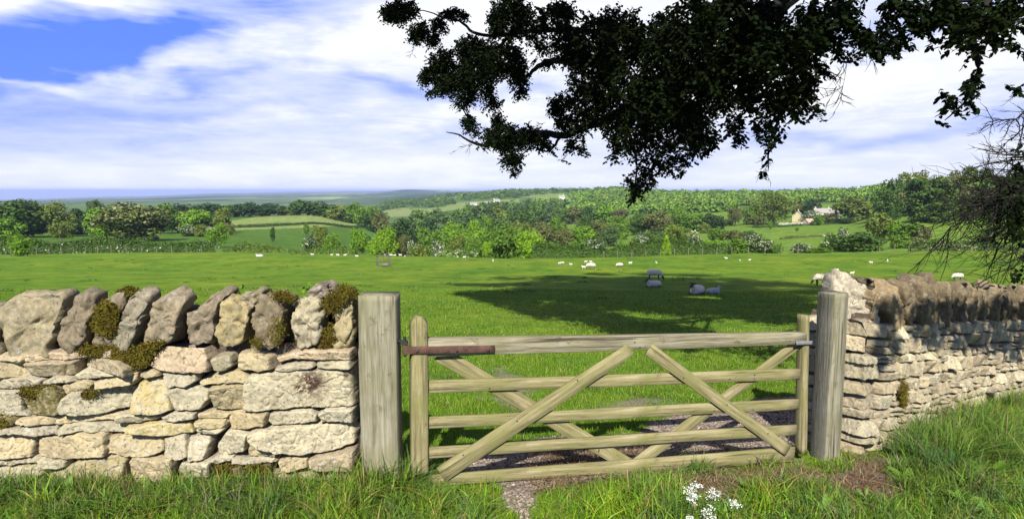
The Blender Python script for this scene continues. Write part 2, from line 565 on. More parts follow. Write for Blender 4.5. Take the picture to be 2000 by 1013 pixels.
def polydist(x, y, poly):
    """signed distance to a polygon, positive inside"""
    P = np.array(poly, float)
    Q = np.roll(P, -1, 0)
    best = np.full(np.shape(x), 1e9)
    for a, b in zip(P, Q):
        ab = b - a
        t_ = np.clip(((x - a[0]) * ab[0] + (y - a[1]) * ab[1]) / max(ab @ ab, 1e-9), 0, 1)
        best = np.minimum(best, np.hypot(x - a[0] - t_ * ab[0], y - a[1] - t_ * ab[1]))
    return np.where(inpoly(x, y, poly), best, -best)


def bareness(x, y):
    n = 0.13 * fbm(np.stack([x * 4, y * 4], -1), 31, 3)
    b = np.clip((polydist(x, y, PATHP) + n + 0.05) / 0.14, 0, 1)
    for q in BARE2:
        b = np.maximum(b, np.clip((polydist(x, y, q) + 2 * n) / 0.25, 0, 1) * (1.0 if q is BARE2[2] else 0.78))
    return b


FIELDS = [  # outline on the photograph, distance range, colour of the crop or grass
    ([(430, 450), (450, 432), (520, 420), (650, 419), (690, 432), (780, 434), (700, 440), (560, 446)], 330, 505, (0.165, 0.215, 0.06)),
    ([(690, 470), (715, 445), (800, 450), (760, 500), (690, 500)], 280, 470, (0.075, 0.165, 0.03)),
    ([(735, 425), (760, 405), (830, 408), (880, 402), (900, 405), (840, 420)], 700, 1700, (0.17, 0.215, 0.07)),
    ([(840, 412), (890, 396), (1015, 388), (1015, 404), (940, 408)], 700, 1700, (0.16, 0.215, 0.06)),
    ([(1035, 402), (1045, 385), (1100, 377), (1118, 392), (1090, 398)], 700, 1700, (0.155, 0.235, 0.05)),
    ([(1010, 385), (1080, 377), (1090, 384), (1040, 386)], 900, 1700, (0.15, 0.2, 0.06)),
    ([(1030, 436), (1040, 422), (1130, 424), (1140, 434)], 400, 700, (0.14, 0.185, 0.06)),
]


def build_terrain():
    an = np.concatenate([np.linspace(-math.pi, -0.82, 40)[:-1], np.linspace(-0.82, 0.82, 760), np.linspace(0.82, math.pi, 40)[1:]])
    rr = np.concatenate([np.geomspace(0.5, 3.2, 12)[:-1], np.geomspace(3.2, 16, 240)[:-1], np.geomspace(16, 125, 120)[:-1], np.geomspace(125, 1900, 230)[:-1], np.geomspace(1900, 34000, 110)])
    A, R = np.meshgrid(an, rr)
    # rows of equal forward distance in front, circles elsewhere
    R = R / np.maximum(np.cos(np.clip(A, -0.82, 0.82)), 0.3)
    X, Y = R * np.sin(A), R * np.cos(A)
    Z = gz(X, Y)
    nr, nc = A.shape
    V = np.stack([X, Y, Z], -1).reshape(-1, 3)
    i = np.arange(nr - 1)[:, None] * nc + np.arange(nc - 1)[None]
    Fq = np.stack([i, i + 1, i + nc + 1, i + nc], -1).reshape(-1, 4)[:, ::-1]
    px, py, dep = project(V)
    d = Y.ravel()
    C = np.zeros((len(V), 3))
    C[:] = (0.100, 0.170, 0.013)                          # pasture
    lf = (d > 117) & (px < 790)
    C[lf] = (0.062, 0.125, 0.016)                         # the next field, a cooler green
    C[(d > 117) & (px >= 790)] = (0.108, 0.185, 0.022)
    C[(d > 600)] = (0.075, 0.130, 0.036)
    for poly, d0, d1, c in FIELDS:
        k = inpoly(px, py, poly) & (d > d0) & (d < d1)
        C[k] = c
    far = np.clip((d - 1500) / 600, 0, 1)
    far[(px > 900)] *= 0.6
    M = np.zeros((len(V), 3))
    M[:, 1] = far
    nearm = (d > 3) & (d < 14)
    M[nearm, 0] = bareness(V[nearm, 0], V[nearm, 1])
    m, t, p, o = principled('pasture')
    co = t.coord()
    col = t.n('ShaderNodeAttribute', attribute_name='field').outputs['Color']
    sep = t.n('ShaderNodeSeparateColor')
    t.l(t.n('ShaderNodeAttribute', attribute_name='masks').outputs['Color'], sep.inputs[0])
    n1 = t.noise(t.mapping(co, (1, 1, 0.2)), 0.09, 6, 0.68)
    n2 = t.noise(t.mapping(co, (1, 1, 0.2)), 0.9, 5, 0.7)
    n3 = t.noise(co, 9.0, 4, 0.7)
    c = t.mix(1.0, col, t.ramp(n1, [(0.32, (0.70, 0.88, 0.8)), (0.5, (1, 1, 1)), (0.66, (1.36, 1.10, 1.15))]), 'MULTIPLY')
    c = t.mix(1.0, c, t.ramp(n2, [(0.32, (0.58, 0.70, 0.6)), (0.5, (1, 1, 1)), (0.68, (1.32, 1.20, 1.25))]), 'MULTIPLY')
    c = t.mix(1.0, c, t.ramp(n3, [(0.3, (0.78, 0.82, 0.8)), (0.5, (1, 1, 1)), (0.7, (1.2, 1.15, 1.1))]), 'MULTIPLY')
    n4 = t.noise(t.mapping(co, (1, 0.6, 0.2), loc=(2, 7, 0)), 0.28, 5, 0.7)
    c = t.mix(1.0, c, t.ramp(n4, [(0.34, (0.62, 0.74, 0.7)), (0.5, (1, 1, 1)), (0.66, (1.30, 1.12, 1.3))]), 'MULTIPLY')
    # weedy tufts
    tuft = t.ramp(t.noise(t.mapping(co, (1, 1, 0.2), loc=(5, 2, 0)), 0.45, 3, 0.6), [(0.60, 0.0), (0.66, 0.7)])
    c = t.mix(tuft, c, (0.035, 0.085, 0.014))
    # far plain: a patchwork of fields, woods and towns
    vm = t.mapping(co, (0.0022, 0.0009, 0.0))
    vo = t.n('ShaderNodeTexVoronoi')
    t.l(vm, vo.inputs['Vector'])
    vo.inputs['Scale'].default_value = 1.0
    hs = t.n('ShaderNodeSeparateColor')
    t.l(vo.outputs['Color'], hs.inputs[0])
    patch = t.ramp(hs.outputs[0], [(0.0, (0.055, 0.095, 0.04)), (0.35, (0.09, 0.145, 0.05)), (0.6, (0.13, 0.17, 0.07)), (0.8, (0.05, 0.08, 0.04)), (0.93, (0.25, 0.25, 0.13))], 'CONSTANT')
    wood = t.ramp(t.noise(t.mapping(co, (0.0020, 0.0005, 0)), 3.0, 6, 0.7), [(0.46, 0.0), (0.54, 1.0)])
    patch = t.mix(wood, patch, (0.028, 0.05, 0.03))
    spk = t.ramp(t.noise(t.mapping(co, (0.02, 0.006, 0)), 1.5, 3, 0.7), [(0.68, 0.0), (0.72, 0.9)])
    patch = t.mix(spk, patch, (0.45, 0.43, 0.40))
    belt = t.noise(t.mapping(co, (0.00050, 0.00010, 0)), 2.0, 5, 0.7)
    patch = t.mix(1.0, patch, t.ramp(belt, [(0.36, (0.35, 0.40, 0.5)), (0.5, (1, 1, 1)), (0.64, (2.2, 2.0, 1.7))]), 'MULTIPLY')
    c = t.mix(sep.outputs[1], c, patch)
    # bare ground by the gate
    g1 = t.noise(co, 34, 5, 0.75)
    soil = t.ramp(g1, [(0.3, (0.085, 0.062, 0.048)), (0.5, (0.20, 0.16, 0.135)), (0.68, (0.36, 0.31, 0.275))])
    c = t.mix(sep.outputs[0], c, soil)
    t.l(c, p.inputs['Base Color'])
    p.inputs['Roughness'].default_value = 0.95
    p.inputs['Specular IOR Level'].default_value = 0.05
    bump(t, p, t.math('ADD', t.noise(co, 14, 4, 0.7), g1), 0.6, 0.04)
    me = mesh_np('ground', V, Fq, [m], True, None, {'field': C, 'masks': M})
    return kind(obj('ground', me), 'structure')


build_terrain()

# gravel track through the gateway
def build_path():
    m, t, p, o = principled('gravel')
    co = t.coord()
    vo = t.n('ShaderNodeTexVoronoi')
    t.l(co, vo.inputs['Vector'])
    vo.inputs['Scale'].default_value = 62
    vs = t.n('ShaderNodeSeparateColor')
    t.l(vo.outputs['Color'], vs.inputs[0])
    c = t.ramp(vs.outputs[0], [(0.0, (0.10, 0.077, 0.06)), (0.4, (0.205, 0.165, 0.135)), (0.75, (0.30, 0.25, 0.21)), (0.95, (0.44, 0.39, 0.34))])
    c = t.mix(1.0, c, t.ramp(t.noise(co, 5, 5, 0.7), [(0.3, (0.6, 0.57, 0.53)), (0.7, (1.15, 1.1, 1.06))]), 'MULTIPLY')
    t.l(c, p.inputs['Base Color'])
    p.inputs['Roughness'].default_value = 0.95
    bump(t, p, vo.outputs['Distance'], 0.8, 0.012)
    x0, y0 = np.min(PATHP, 0) - 0.2
    x1, y1 = np.max(PATHP, 0) + 0.2
    st = 0.02
    gx, gy = np.arange(x0, x1, st), np.arange(y0, y1, st)
    X, Y = np.meshgrid(gx, gy)
    ins = polydist(X, Y, PATHP) + 0.10 * fbm(np.stack([X * 4, Y * 4], -1), 31, 3) > 0.0
    Z = gz(X, Y) + 0.006 + 0.006 * np.clip(fbm(np.stack([X * 30, Y * 30], -1), 3, 2), 0, 1)
    nc = len(gx)
    V = np.stack([X, Y, Z], -1).reshape(-1, 3)
    i = np.arange(len(gy) - 1)[:, None] * nc + np.arange(nc - 1)[None]
    Fq = np.stack([i, i + 1, i + nc + 1, i + nc], -1).reshape(-1, 4)
    keep = ins.ravel()[Fq].all(1)
    Fq = Fq[keep]
    used = np.unique(Fq)
    re = np.full(len(V), -1)
    re[used] = np.arange(len(used))
    kind(obj('path', mesh_np('path', V[used], re[Fq], [m], True)), 'structure')
    # loose stones lying on it, one layer of uncountable gravel
    n = 2600
    P = np.array(PATHP)
    q = RNG.uniform(P.min(0), P.max(0), (n * 3, 2))
    q = q[polydist(q[:, 0], q[:, 1], PATHP) > 0.0][:n]
    n = len(q)
    oc = np.array([[1, 0, 0], [-1, 0, 0], [0, 1, 0], [0, -1, 0], [0, 0, 1], [0, 0, -1]], float)
    fc = np.array([[0, 2, 4], [2, 1, 4], [1, 3, 4], [3, 0, 4], [2, 0, 5], [1, 2, 5], [3, 1, 5], [0, 3, 5]])
    s = RNG.gamma(2.0, 0.0035, (n, 1, 1)) + 0.004
    V = oc[None] * s * RNG.uniform(0.6, 1.3, (n, 6, 1)) * np.array([1, 1, 0.6])
    a = RNG.uniform(0, 6.28, n)
    ca, sa = np.cos(a)[:, None], np.sin(a)[:, None]
    V = np.stack([V[..., 0] * ca - V[..., 1] * sa, V[..., 0] * sa + V[..., 1] * ca, V[..., 2]], -1)
    V[..., 0] += q[:, 0, None]
    V[..., 1] += q[:, 1, None]
    V[..., 2] += gz(q[:, 0], q[:, 1])[:, None] + 0.010
    Ff = (fc[None] + (np.arange(n) * 6)[:, None, None]).reshape(-1, 3)
    kind(obj('gravel', mesh_np('gravel', V.reshape(-1, 3), Ff, [m])), 'stuff')


build_path()
# ------------------------------------------------------------------ dry stone walls
def catmull(P, n):
    """closed outline resampled to n points"""
    P = np.array(P, float)
    m = len(P)
    out = []
    for i in range(m):
        p0, p1, p2, p3 = P[i - 1], P[i], P[(i + 1) % m], P[(i + 2) % m]
        for t in np.linspace(0, 1, 8, endpoint=False):
            a = 0.5
            out.append(a * ((2 * p1) + (-p0 + p2) * t + (2 * p0 - 5 * p1 + 4 * p2 - p3) * t * t + (-p0 + 3 * p1 - 3 * p2 + p3) * t ** 3))
    out = np.array(out)
    d = np.r_[0, np.cumsum(np.hypot(*(np.roll(out, -1, 0) - out).T))]
    s = np.linspace(0, d[-1], n, endpoint=False)
    oo = np.vstack([out, out[:1]])
    return np.stack([np.interp(s, d, oo[:, 0]), np.interp(s, d, oo[:, 1])], -1)


def rock_mesh(name, outline, front, back, frame, seed, tint, rough=1.0, marks=None, pw=6.0, cuts=7, sx=1.04):
    """a stone from an outline in the plane of frame (origin, ex, ez, en), bulging front and back"""
    o, ex, ez, en = [np.array(q, float) for q in frame]
    N = 72
    ol = catmull(outline, N)
    c = ol.mean(0)
    ol = c + (ol - c) * np.array([sx, 1.05])
    size = math.sqrt(abs(np.sum(ol[:, 0] * np.roll(ol[:, 1], -1) - ol[:, 1] * np.roll(ol[:, 0], -1)) / 2))
    ts = [1.0, 0.985, 0.955, 0.91, 0.84, 0.76, 0.67, 0.57, 0.46, 0.35, 0.24, 0.12]
    rows = []
    rs = np.random.default_rng(seed)
    tx, tz = rs.normal(0, 0.10, 2)
    for side, dep in ((1, front), (-1, back)):
        for t in ts[(0 if side == 1 else 1):]:
            h = dep * (1 - t ** pw) ** (1 / pw)
            p = c + (ol - c) * t
            h = h + (p[:, 0] - c[0]) * tx * (1 - t ** 6) * side + (p[:, 1] - c[1]) * tz * (1 - t ** 6)
            rows.append(np.column_stack([p, np.ones(N) * 1.0 * side * h if np.ndim(h) == 0 else side * h]))
    V = np.vstack(rows + [[[c[0], c[1], front]], [[c[0], c[1], -back]]])
    W = o + V[:, :1] * ex + V[:, 1:2] * ez + V[:, 2:] * en
    cc0 = o + c[0] * ex + c[1] * ez
    for _ in range(cuts):
        nn = rs.normal(0, 1, 3)
        nn = ex * nn[0] * 0.8 + ez * nn[1] * 0.8 + en * abs(nn[2]) * 1.1
        nn /= np.linalg.norm(nn)
        if nn @ ez < -0.35:
            continue
        dd = (W - cc0) @ nn
        lim = dd.max() * rs.uniform(0.74, 0.95)
        W = W - np.clip(dd - lim, 0, None)[:, None] * nn[None] * 0.97
    n1 = fbm(W * (1.1 / max(size, .05)) + seed * 3.1, seed, 3)
    n2 = fbm(W * 17 + seed, seed + 5, 3)
    n3 = fbm(W * 60, seed + 9, 2)
    rid = 1 - np.abs(fbm(W * 8 + seed, seed + 11, 2)) * 2
    cc = o + c[0] * ex + c[1] * ez + 0 * en
    tv = np.concatenate([np.repeat(ts + ts[1:], N), [0.0, 0.0]])
    sv = np.concatenate([np.repeat([1.0] * len(ts) + [-1.0] * (len(ts) - 1), N), [1.0, -1.0]])
    rad = W - cc
    rad -= (rad @ en)[:, None] * en[None]
    rad /= np.maximum(np.linalg.norm(rad, axis=1, keepdims=True), 1e-6)
    k4 = (tv ** 6)[:, None]
    dirv = rad * k4 + en[None] * (sv[:, None] * (1 - k4))
    dirv /= np.maximum(np.linalg.norm(dirv, axis=1, keepdims=True), 1e-6)
    amp = size * 0.10 * n1 + 0.019 * rough * n2 + 0.008 * n3 - 0.014 * rough * np.clip(rid - 0.6, 0, 1) * 2.5
    crk = np.clip(1 - np.abs(fbm(W * 5.5 + seed * 1.7, seed + 21, 3)) * 8, 0, 1)
    amp = amp - 0.016 * rough * crk - 0.009 * np.clip(1 - np.abs(fbm(W * 14 + seed, seed + 23, 2)) * 6, 0, 1)
    W = W + dirv * amp[:, None]
    nf = len(ts)
    q, tri = [], []
    j = np.arange(N)
    j2 = (j + 1) % N

    def strip(a, b, flip):
        f = np.stack([a * N + j, a * N + j2, b * N + j2, b * N + j], -1)
        q.append(f[:, ::-1] if flip else f)
    for k in range(nf - 1):
        strip(k, k + 1, False)
    prev = 0
    for k in range(nf, 2 * nf - 1):
        strip(prev, k, True)
        prev = k
    cf, cb = (2 * nf - 1) * N, (2 * nf - 1) * N + 1
    tri.append(np.stack([(nf - 1) * N + j, (nf - 1) * N + j2, np.full(N, cf)], -1))
    tri.append(np.stack([(2 * nf - 2) * N + j2, (2 * nf - 2) * N + j, np.full(N, cb)], -1))
    T = np.ones((len(W), 3)) * np.array(tint) * np.array((0.72, 0.695, 0.61))
    Mk = np.zeros((len(W), 3)) + (marks if marks is not None else 0)
    return mesh_np(name, W, [np.vstack(q), np.vstack(tri)], [STONE], False, None, {'tint': T, 'marks': Mk})


TINTS = [(0.36, 0.31, 0.225), (0.42, 0.385, 0.30), (0.385, 0.325, 0.22), (0.43, 0.40, 0.33), (0.33, 0.285, 0.215), (0.40, 0.34, 0.25), (0.36, 0.325, 0.27)]


def stone_relief(U, Wd, polys, seed, px=1.0, gap=-0.11, prof=0.030, edge=4.8, grow=2.0, crk=1.0):
    """height and tint of a laid-stone face; U, Wd are the face coordinates of the outlines, px = metres per unit"""
    H = np.full(U.shape, gap)
    T = np.zeros(U.shape + (3,)) + np.array((0.07, 0.052, 0.04))
    Mk = np.zeros(U.shape + (3,))
    rs = np.random.default_rng(seed)
    su = np.stack([U, Wd], -1)
    w1 = fbm(su / (16 * 1.0), seed + 1, 3) * 3.0
    w2 = fbm(su / (16 * 1.0) + 40, seed + 2, 3) * 3.0
    Uw, Ww = U + w1, Wd + w2
    n_mid = fbm(su / 26.0, seed + 3, 4)
    n_fine = fbm(su / 6.0, seed + 4, 3)
    n_crk = np.clip(1 - np.abs(fbm(su / 30.0 + 9, seed + 7, 3)) * 9, 0, 1)
    for pl in polys:
        P, tint, mk = pl['p'], pl.get('tint'), pl.get('mk')
        xs, ys = [p[0] for p in P], [p[1] for p in P]
        x0, x1, y0, y1 = min(xs) - 8, max(xs) + 8, min(ys) - 8, max(ys) + 8
        sel = (U > x0) & (U < x1) & (Wd > y0) & (Wd < y1)
        if not sel.any():
            continue
        d = polydist(Uw[sel], Ww[sel], P) + grow
        cx, cy = np.mean(xs), np.mean(ys)
        b = pl.get('h', rs.uniform(-0.016, 0.016))
        tx, ty = rs.normal(0, 0.0028, 2) * min(1.0, 40 / (x1 - x0) + 0.3)
        tt = np.clip(d / edge, 0, 1)
        pr = (1 - (1 - tt) ** 3.0) * (prof - gap * 0.55) + gap * 0.55
        h = b + pr + (U[sel] - cx) * tx * 0.35 + (Wd[sel] - cy) * ty * 0.5 + 0.013 * n_mid[sel] + 0.0065 * n_fine[sel] - 0.010 * crk * n_crk[sel]
        h = np.where(d > 0, h, -9)
        hh = H[sel]
        win = h > hh
        hh = np.where(win, h, hh)
        H[sel] = hh
        tn = (np.array(tint if tint is not None else TINTS[rs.integers(len(TINTS))]) * .58 + np.array((0.43, 0.40, 0.32)) * .42) * rs.uniform(0.60, 0.78) * np.array((1.0, 0.975, 0.85))
        Ts = T[sel]
        Ts[win] = tn
        T[sel] = Ts
        if mk is not None:
            Ms = Mk[sel]
            Ms[win] = mk
            Mk[sel] = Ms
    return H, T, Mk


WALL_D = 4.58
PX2M = WALL_D / F * 1.03


def cushion(name, pts, nrm, n, parent, seed, size=0.016, label=None):
    """moss: many tiny leaves on a patch of surface points"""
    rs = np.random.default_rng(seed)
    pts = np.asarray(pts)
    k = rs.integers(0, len(pts), n)
    base = pts[k] + rs.normal(0, 0.013, (n, 3)) * (1 - np.abs(np.asarray(nrm))) + np.asarray(nrm)[None] * rs.uniform(-0.012, 0.012, (n, 1))
    a = rs.normal(0, 1, (n, 3))
    a /= np.linalg.norm(a, axis=1, keepdims=True)
    b = np.cross(a, rs.normal(0, 1, (n, 3)))
    b /= np.linalg.norm(b, axis=1, keepdims=True)
    s = rs.uniform(0.5, 1.2, (n, 1)) * size * 0.62
    V = np.stack([base - a * s, base + b * s * .7, base + a * s, base - b * s * .7], 1).reshape(-1, 3)
    Fq = np.arange(4 * n).reshape(-1, 4)
    o = obj(name, mesh_np(name, V, Fq, [MOSS]), parent)
    return o


def build_left_wall():
    root = empty('drystone_wall', pix(350, 960, WALL_D), 'pale limestone dry stone wall with rough upright coping stones, left of the gate', 'stone wall')
    kind(root, 'thing')
    inv = Matrix.Translation(-Vector(root.location))
    S = []

    def s(*p, tint=None, mk=None, h=None):
        d = {'p': list(p)}
        if tint:
            d['tint'] = tint
        if mk:
            d['mk'] = mk
        if h is not None:
            d['h'] = h
        S.append(d)
    PINK, TAN, GREY, CREAM, YEL, PALE = (0.44, 0.33, 0.25), (0.40, 0.33, 0.21), (0.38, 0.355, 0.31), (0.50, 0.465, 0.37), (0.46, 0.39, 0.22), (0.46, 0.435, 0.36)
    BR = (0.33, 0.265, 0.19)
    # courses read off the photograph, top to bottom
    s((-45, 706), (20, 704), (58, 707), (58, 738), (30, 738), (-45, 741), tint=TAN)
    s((61, 707), (155, 706), (152, 733), (100, 736), (65, 733), tint=BR)
    s((157, 700), (215, 698), (250, 702), (266, 712), (266, 728), (205, 724), (160, 721), tint=BR)
    s((60, 690), (132, 688), (130, 704), (62, 705), tint=PINK, h=-0.02)
    s((128, 684), (180, 682), (181, 697), (150, 703), (132, 704), tint=PINK, h=-0.025)
    s((180, 678), (216, 674), (232, 680), (230, 697), (182, 698), tint=PINK, h=-0.02)
    s((-45, 685), (10, 690), (58, 694), (57, 704), (-45, 703), tint=BR, h=-0.02)
    s((-45, 743), (35, 739), (62, 734), (89, 740), (86, 754), (30, 758), (-45, 764), tint=GREY)
    s((91, 743), (115, 734), (148, 736), (156, 741), (120, 748), (93, 750), tint=GREY)
    s((152, 730), (166, 723), (236, 729), (200, 737), (165, 740), (154, 737), tint=PALE)
    s((124, 753), (145, 745), (180, 740), (193, 745), (185, 755), (160, 765), (132, 771), tint=TAN)
    s((194, 743), (235, 730), (268, 723), (277, 726), (275, 738), (262, 750), (220, 755), (197, 756), tint=TAN)
    s((50, 758), (70, 753), (115, 751), (124, 759), (130, 780), (134, 800), (120, 807), (70, 809), (60, 800), (50, 775), tint=BR, mk=(0, 0, 1), h=0.02)
    s((-45, 767), (48, 760), (48, 775), (50, 800), (61, 810), (30, 811), (-45, 806), tint=GREY)
    s((128, 790), (135, 773), (165, 760), (200, 757), (262, 757), (264, 795), (230, 802), (195, 807), (150, 806), (132, 800), tint=PALE)
    s((-45, 808), (20, 808), (36, 815), (36, 825), (10, 832), (-45, 834), tint=BR, mk=(0, 0, 1))
    s((37, 817), (55, 812), (100, 811), (140, 809), (170, 809), (230, 810), (231, 822), (180, 822), (120, 827), (60, 828), (40, 825), tint=TAN)
    s((228, 821), (233, 809), (260, 805), (300, 810), (316, 812), (300, 819), (270, 824), (238, 825), tint=PALE)
    s((-45, 837), (40, 830), (113, 829), (112, 845), (80, 849), (30, 845), (-45, 843), tint=GREY)
    s((115, 838), (125, 828), (160, 824), (245, 827), (249, 838), (240, 845), (190, 843), (150, 841), (120, 847), tint=PALE)
    s((-45, 848), (20, 847), (60, 851), (55, 870), (53, 892), (0, 891), (-45, 892), tint=TAN)
    s((65, 880), (70, 853), (125, 850), (150, 844), (208, 846), (211, 870), (208, 884), (160, 891), (110, 894), (70, 892), tint=TAN)
    s((213, 853), (245, 847), (270, 844), (312, 853), (315, 880), (290, 890), (260, 891), (235, 885), (213, 880), tint=TAN)
    s((128, 910), (150, 899), (200, 888), (240, 886), (245, 896), (234, 925), (236, 944), (190, 944), (140, 925), tint=PALE, mk=(0.4, 0, 0.3))
    s((-45, 895), (18, 894), (68, 894), (71, 905), (20, 907), (-45, 907))
    s((72, 895), (110, 896), (127, 897), (124, 909), (100, 914), (73, 910))
    s((-45, 910), (70, 912), (72, 928), (30, 940), (-45, 938))
    s((76, 916), (122, 916), (136, 928), (134, 948), (80, 950))
    s((256, 702), (292, 700), (293, 717), (270, 721), (258, 715), tint=YEL, mk=(0.8, 0, 0.6))
    s((296, 716), (303, 700), (318, 682), (345, 669), (410, 673), (417, 700), (417, 722), (380, 724), (330, 722), tint=PINK)
    s((421, 701), (444, 691), (456, 693), (459, 714), (440, 724), (426, 721), tint=GREY, mk=(0, 0, .5))
    s((280, 728), (300, 721), (315, 726), (315, 734), (295, 739), (281, 735), tint=TAN)
    s((320, 729), (345, 726), (391, 726), (391, 741), (370, 751), (336, 754), (323, 745), tint=GREY)
    s((267, 762), (276, 746), (300, 741), (320, 737), (328, 756), (330, 775), (336, 799), (310, 804), (270, 803), (263, 794), tint=CREAM, mk=(.55, 0, 0))
    s((329, 765), (341, 756), (395, 752), (412, 760), (409, 779), (394, 796), (370, 799), (346, 799), (339, 785), tint=PALE)
    s((393, 745), (406, 734), (430, 729), (478, 723), (491, 735), (486, 746), (440, 747), (400, 750), tint=YEL)
    s((416, 756), (440, 751), (487, 750), (481, 775), (477, 802), (450, 802), (420, 797), (417, 780), tint=TAN)
    s((316, 812), (340, 803), (383, 803), (382, 814), (350, 821), (326, 820), tint=GREY)
    s((251, 832), (270, 828), (315, 822), (371, 825), (374, 845), (340, 849), (290, 847), (256, 842), tint=CREAM, mk=(0.6, 0, 0))
    s((387, 806), (420, 802), (449, 808), (444, 816), (405, 817), (387, 815), tint=TAN)
    s((381, 821), (400, 818), (440, 819), (441, 828), (434, 834), (395, 834), (383, 829), tint=CREAM, mk=(0.4, 0, 0))
    s((380, 838), (395, 836), (436, 836), (425, 844), (400, 849), (381, 845), tint=PALE)
    s((319, 855), (340, 850), (359, 849), (364, 889), (345, 894), (321, 889), tint=GREY)
    s((364, 855), (380, 851), (409, 852), (404, 875), (399, 892), (370, 894), (366, 885), tint=GREY)
    s((421, 870), (431, 851), (444, 841), (487, 842), (481, 860), (475, 877), (440, 889), (421, 885), tint=PALE)
    s((446, 805), (475, 804), (526, 804), (524, 818), (518, 827), (480, 836), (447, 840), (444, 825), tint=(0.45, 0.36, 0.22))
    s((248, 900), (256, 891), (300, 894), (335, 891), (337, 905), (334, 935), (300, 945), (255, 945), (247, 925), tint=TAN)
    s((343, 912), (351, 899), (395, 897), (414, 896), (409, 925), (360, 934), (346, 925), tint=PALE)
    s((412, 895), (425, 889), (454, 888), (450, 899), (418, 904), tint=GREY)
    s((466, 705), (471, 690), (500, 686), (534, 696), (536, 719), (510, 724), (471, 719), tint=TAN)
    s((539, 722), (560, 713), (615, 706), (619, 714), (613, 719), (580, 723), (546, 724), tint=GREY)
    s((540, 700), (566, 692), (598, 684), (650, 682), (690, 684), (691, 702), (640, 701), (572, 703), (545, 710), tint=PINK)
    s((621, 705), (690, 703), (691, 719), (623, 720), tint=PALE)
    s((483, 750), (493, 731), (530, 727), (620, 723), (691, 724), (691, 794), (650, 796), (600, 792), (540, 798), (491, 800), (479, 795), (481, 765), tint=CREAM, h=0.012)
    s((526, 820), (531, 806), (565, 801), (610, 798), (619, 808), (617, 821), (580, 827), (536, 829), tint=PALE)
    s((623, 805), (635, 798), (691, 798), (691, 825), (626, 823), tint=(0.47, 0.45, 0.40))
    s((491, 850), (493, 839), (525, 833), (620, 828), (688, 829), (692, 850), (688, 871), (640, 881), (580, 885), (540, 877), (510, 866), tint=CREAM, h=0.015)
    s((478, 880), (489, 860), (513, 869), (538, 886), (528, 890), (481, 890), tint=TAN)
    s((601, 896), (615, 889), (688, 881), (691, 900), (684, 917), (620, 917), (603, 910), tint=BR)
    s((546, 896), (570, 889), (597, 891), (597, 911), (560, 917), (547, 910), tint=TAN)
    s((451, 893), (534, 890), (539, 899), (500, 903), (452, 901), tint=GREY)
    s((476, 906), (524, 906), (524, 924), (481, 924), tint=BR, mk=(0, 0.5, 0.8))
    s((418, 908), (470, 906), (474, 924), (420, 928), tint=BR, mk=(0, 0.4, 0.8))
    s((630, 922), (690, 920), (691, 958), (640, 960), tint=PALE)
    # the footings, mostly behind grass
    rs = np.random.default_rng(5)
    y = 948
    for row in range(4):
        x = -45
        hh = rs.uniform(18, 26)
        while x < 690:
            w = rs.uniform(35, 80)
            x1 = min(x + w, 691)
            if 691 - x1 < 18:
                x1 = 691
            s((x, y + rs.uniform(0, 3)), (x1 - 2, y + rs.uniform(0, 3)), (x1 - 2, y + hh - 2), (x, y + hh - 2))
            x = x1
        y += hh
    for (xa, ya, w, hh) in ((552, 924, 70, 22), (415, 930, 62, 18), (482, 928, 68, 20)):
        s((xa, ya), (xa + w, ya - 2), (xa + w, ya + hh), (xa, ya + hh))
    # run of wall beyond the left edge of the photograph
    y = 690
    while y < 1030:
        hh = rs.uniform(16, 38)
        x = -330
        while x < -50:
            x1 = min(x + rs.uniform(40, 110), -48)
            if -48 - x1 < 25:
                x1 = -48
            s((x, y + rs.uniform(0, 4)), (x1 - 3, y + rs.uniform(0, 4)), (x1 - 3, y + hh - 3), (x, y + hh - 3))
            x = x1
        y += hh
    gx, gy = np.arange(-330, 694, 1.35), np.arange(676, 1034, 1.35)
    U, Wd = np.meshgrid(gx, gy)
    H, T, Mk = stone_relief(U, Wd, S, 3)
    # painted-by-nature patches: dark lichen rosettes on the big block
    for (cx, cy, r) in ((612, 745, 26), (678, 728, 9), (590, 755, 12)):
        Mk[..., 1] = np.maximum(Mk[..., 1], np.exp(-((U - cx) ** 2 + (Wd - cy) ** 2) / r ** 2) * 1.25)
    # the end of the wall rounds back
    rnd = np.clip((U - 684) / 9, 0, 1)
    H = H - rnd ** 2 * 0.05
    o0 = np.array(pix(0, 676, WALL_D))
    # plane coordinates: vertical wall plane at distance WALL_D
    rx = (U - CX) / F
    vv = (CY - Wd) / F
    yy = math.cos(PITCH) + vv * math.sin(PITCH)
    X = rx * WALL_D / yy
    Z = ZC + (-math.sin(PITCH) + vv * math.cos(PITCH)) / yy * WALL_D
    # keep the plane a true vertical rectangle grid: x from the mid height
    ymid = math.cos(PITCH) + (CY - 800) / F * math.sin(PITCH)
    X = rx * WALL_D / ymid
    V = np.stack([X, WALL_D - H, Z], -1)
    nr, nc = U.shape
    V = V.reshape(-1, 3)
    i = np.arange(nr - 1)[:, None] * nc + np.arange(nc - 1)[None]
    Fq = np.stack([i, i + nc, i + nc + 1, i + 1], -1).reshape(-1, 4)
    Tt, Mm = T.reshape(-1, 3), Mk.reshape(-1, 3)
    # core behind the face, with its end towards the gate
    xr, xl, zt, zb = X[0, -1], X[0, 0], Z[0, 0] - 0.03, Z[-1, 0]
    y0, y1 = WALL_D + 0.15, WALL_D + 0.46
    cb = np.array([[xl, y0, zb], [xr, y0, zb], [xr, y1, zb], [xl, y1, zb], [xl, y0, zt], [xr, y0, zt], [xr, y1, zt], [xl, y1, zt]])
    n0 = len(V)
    V = np.vstack([V, cb])
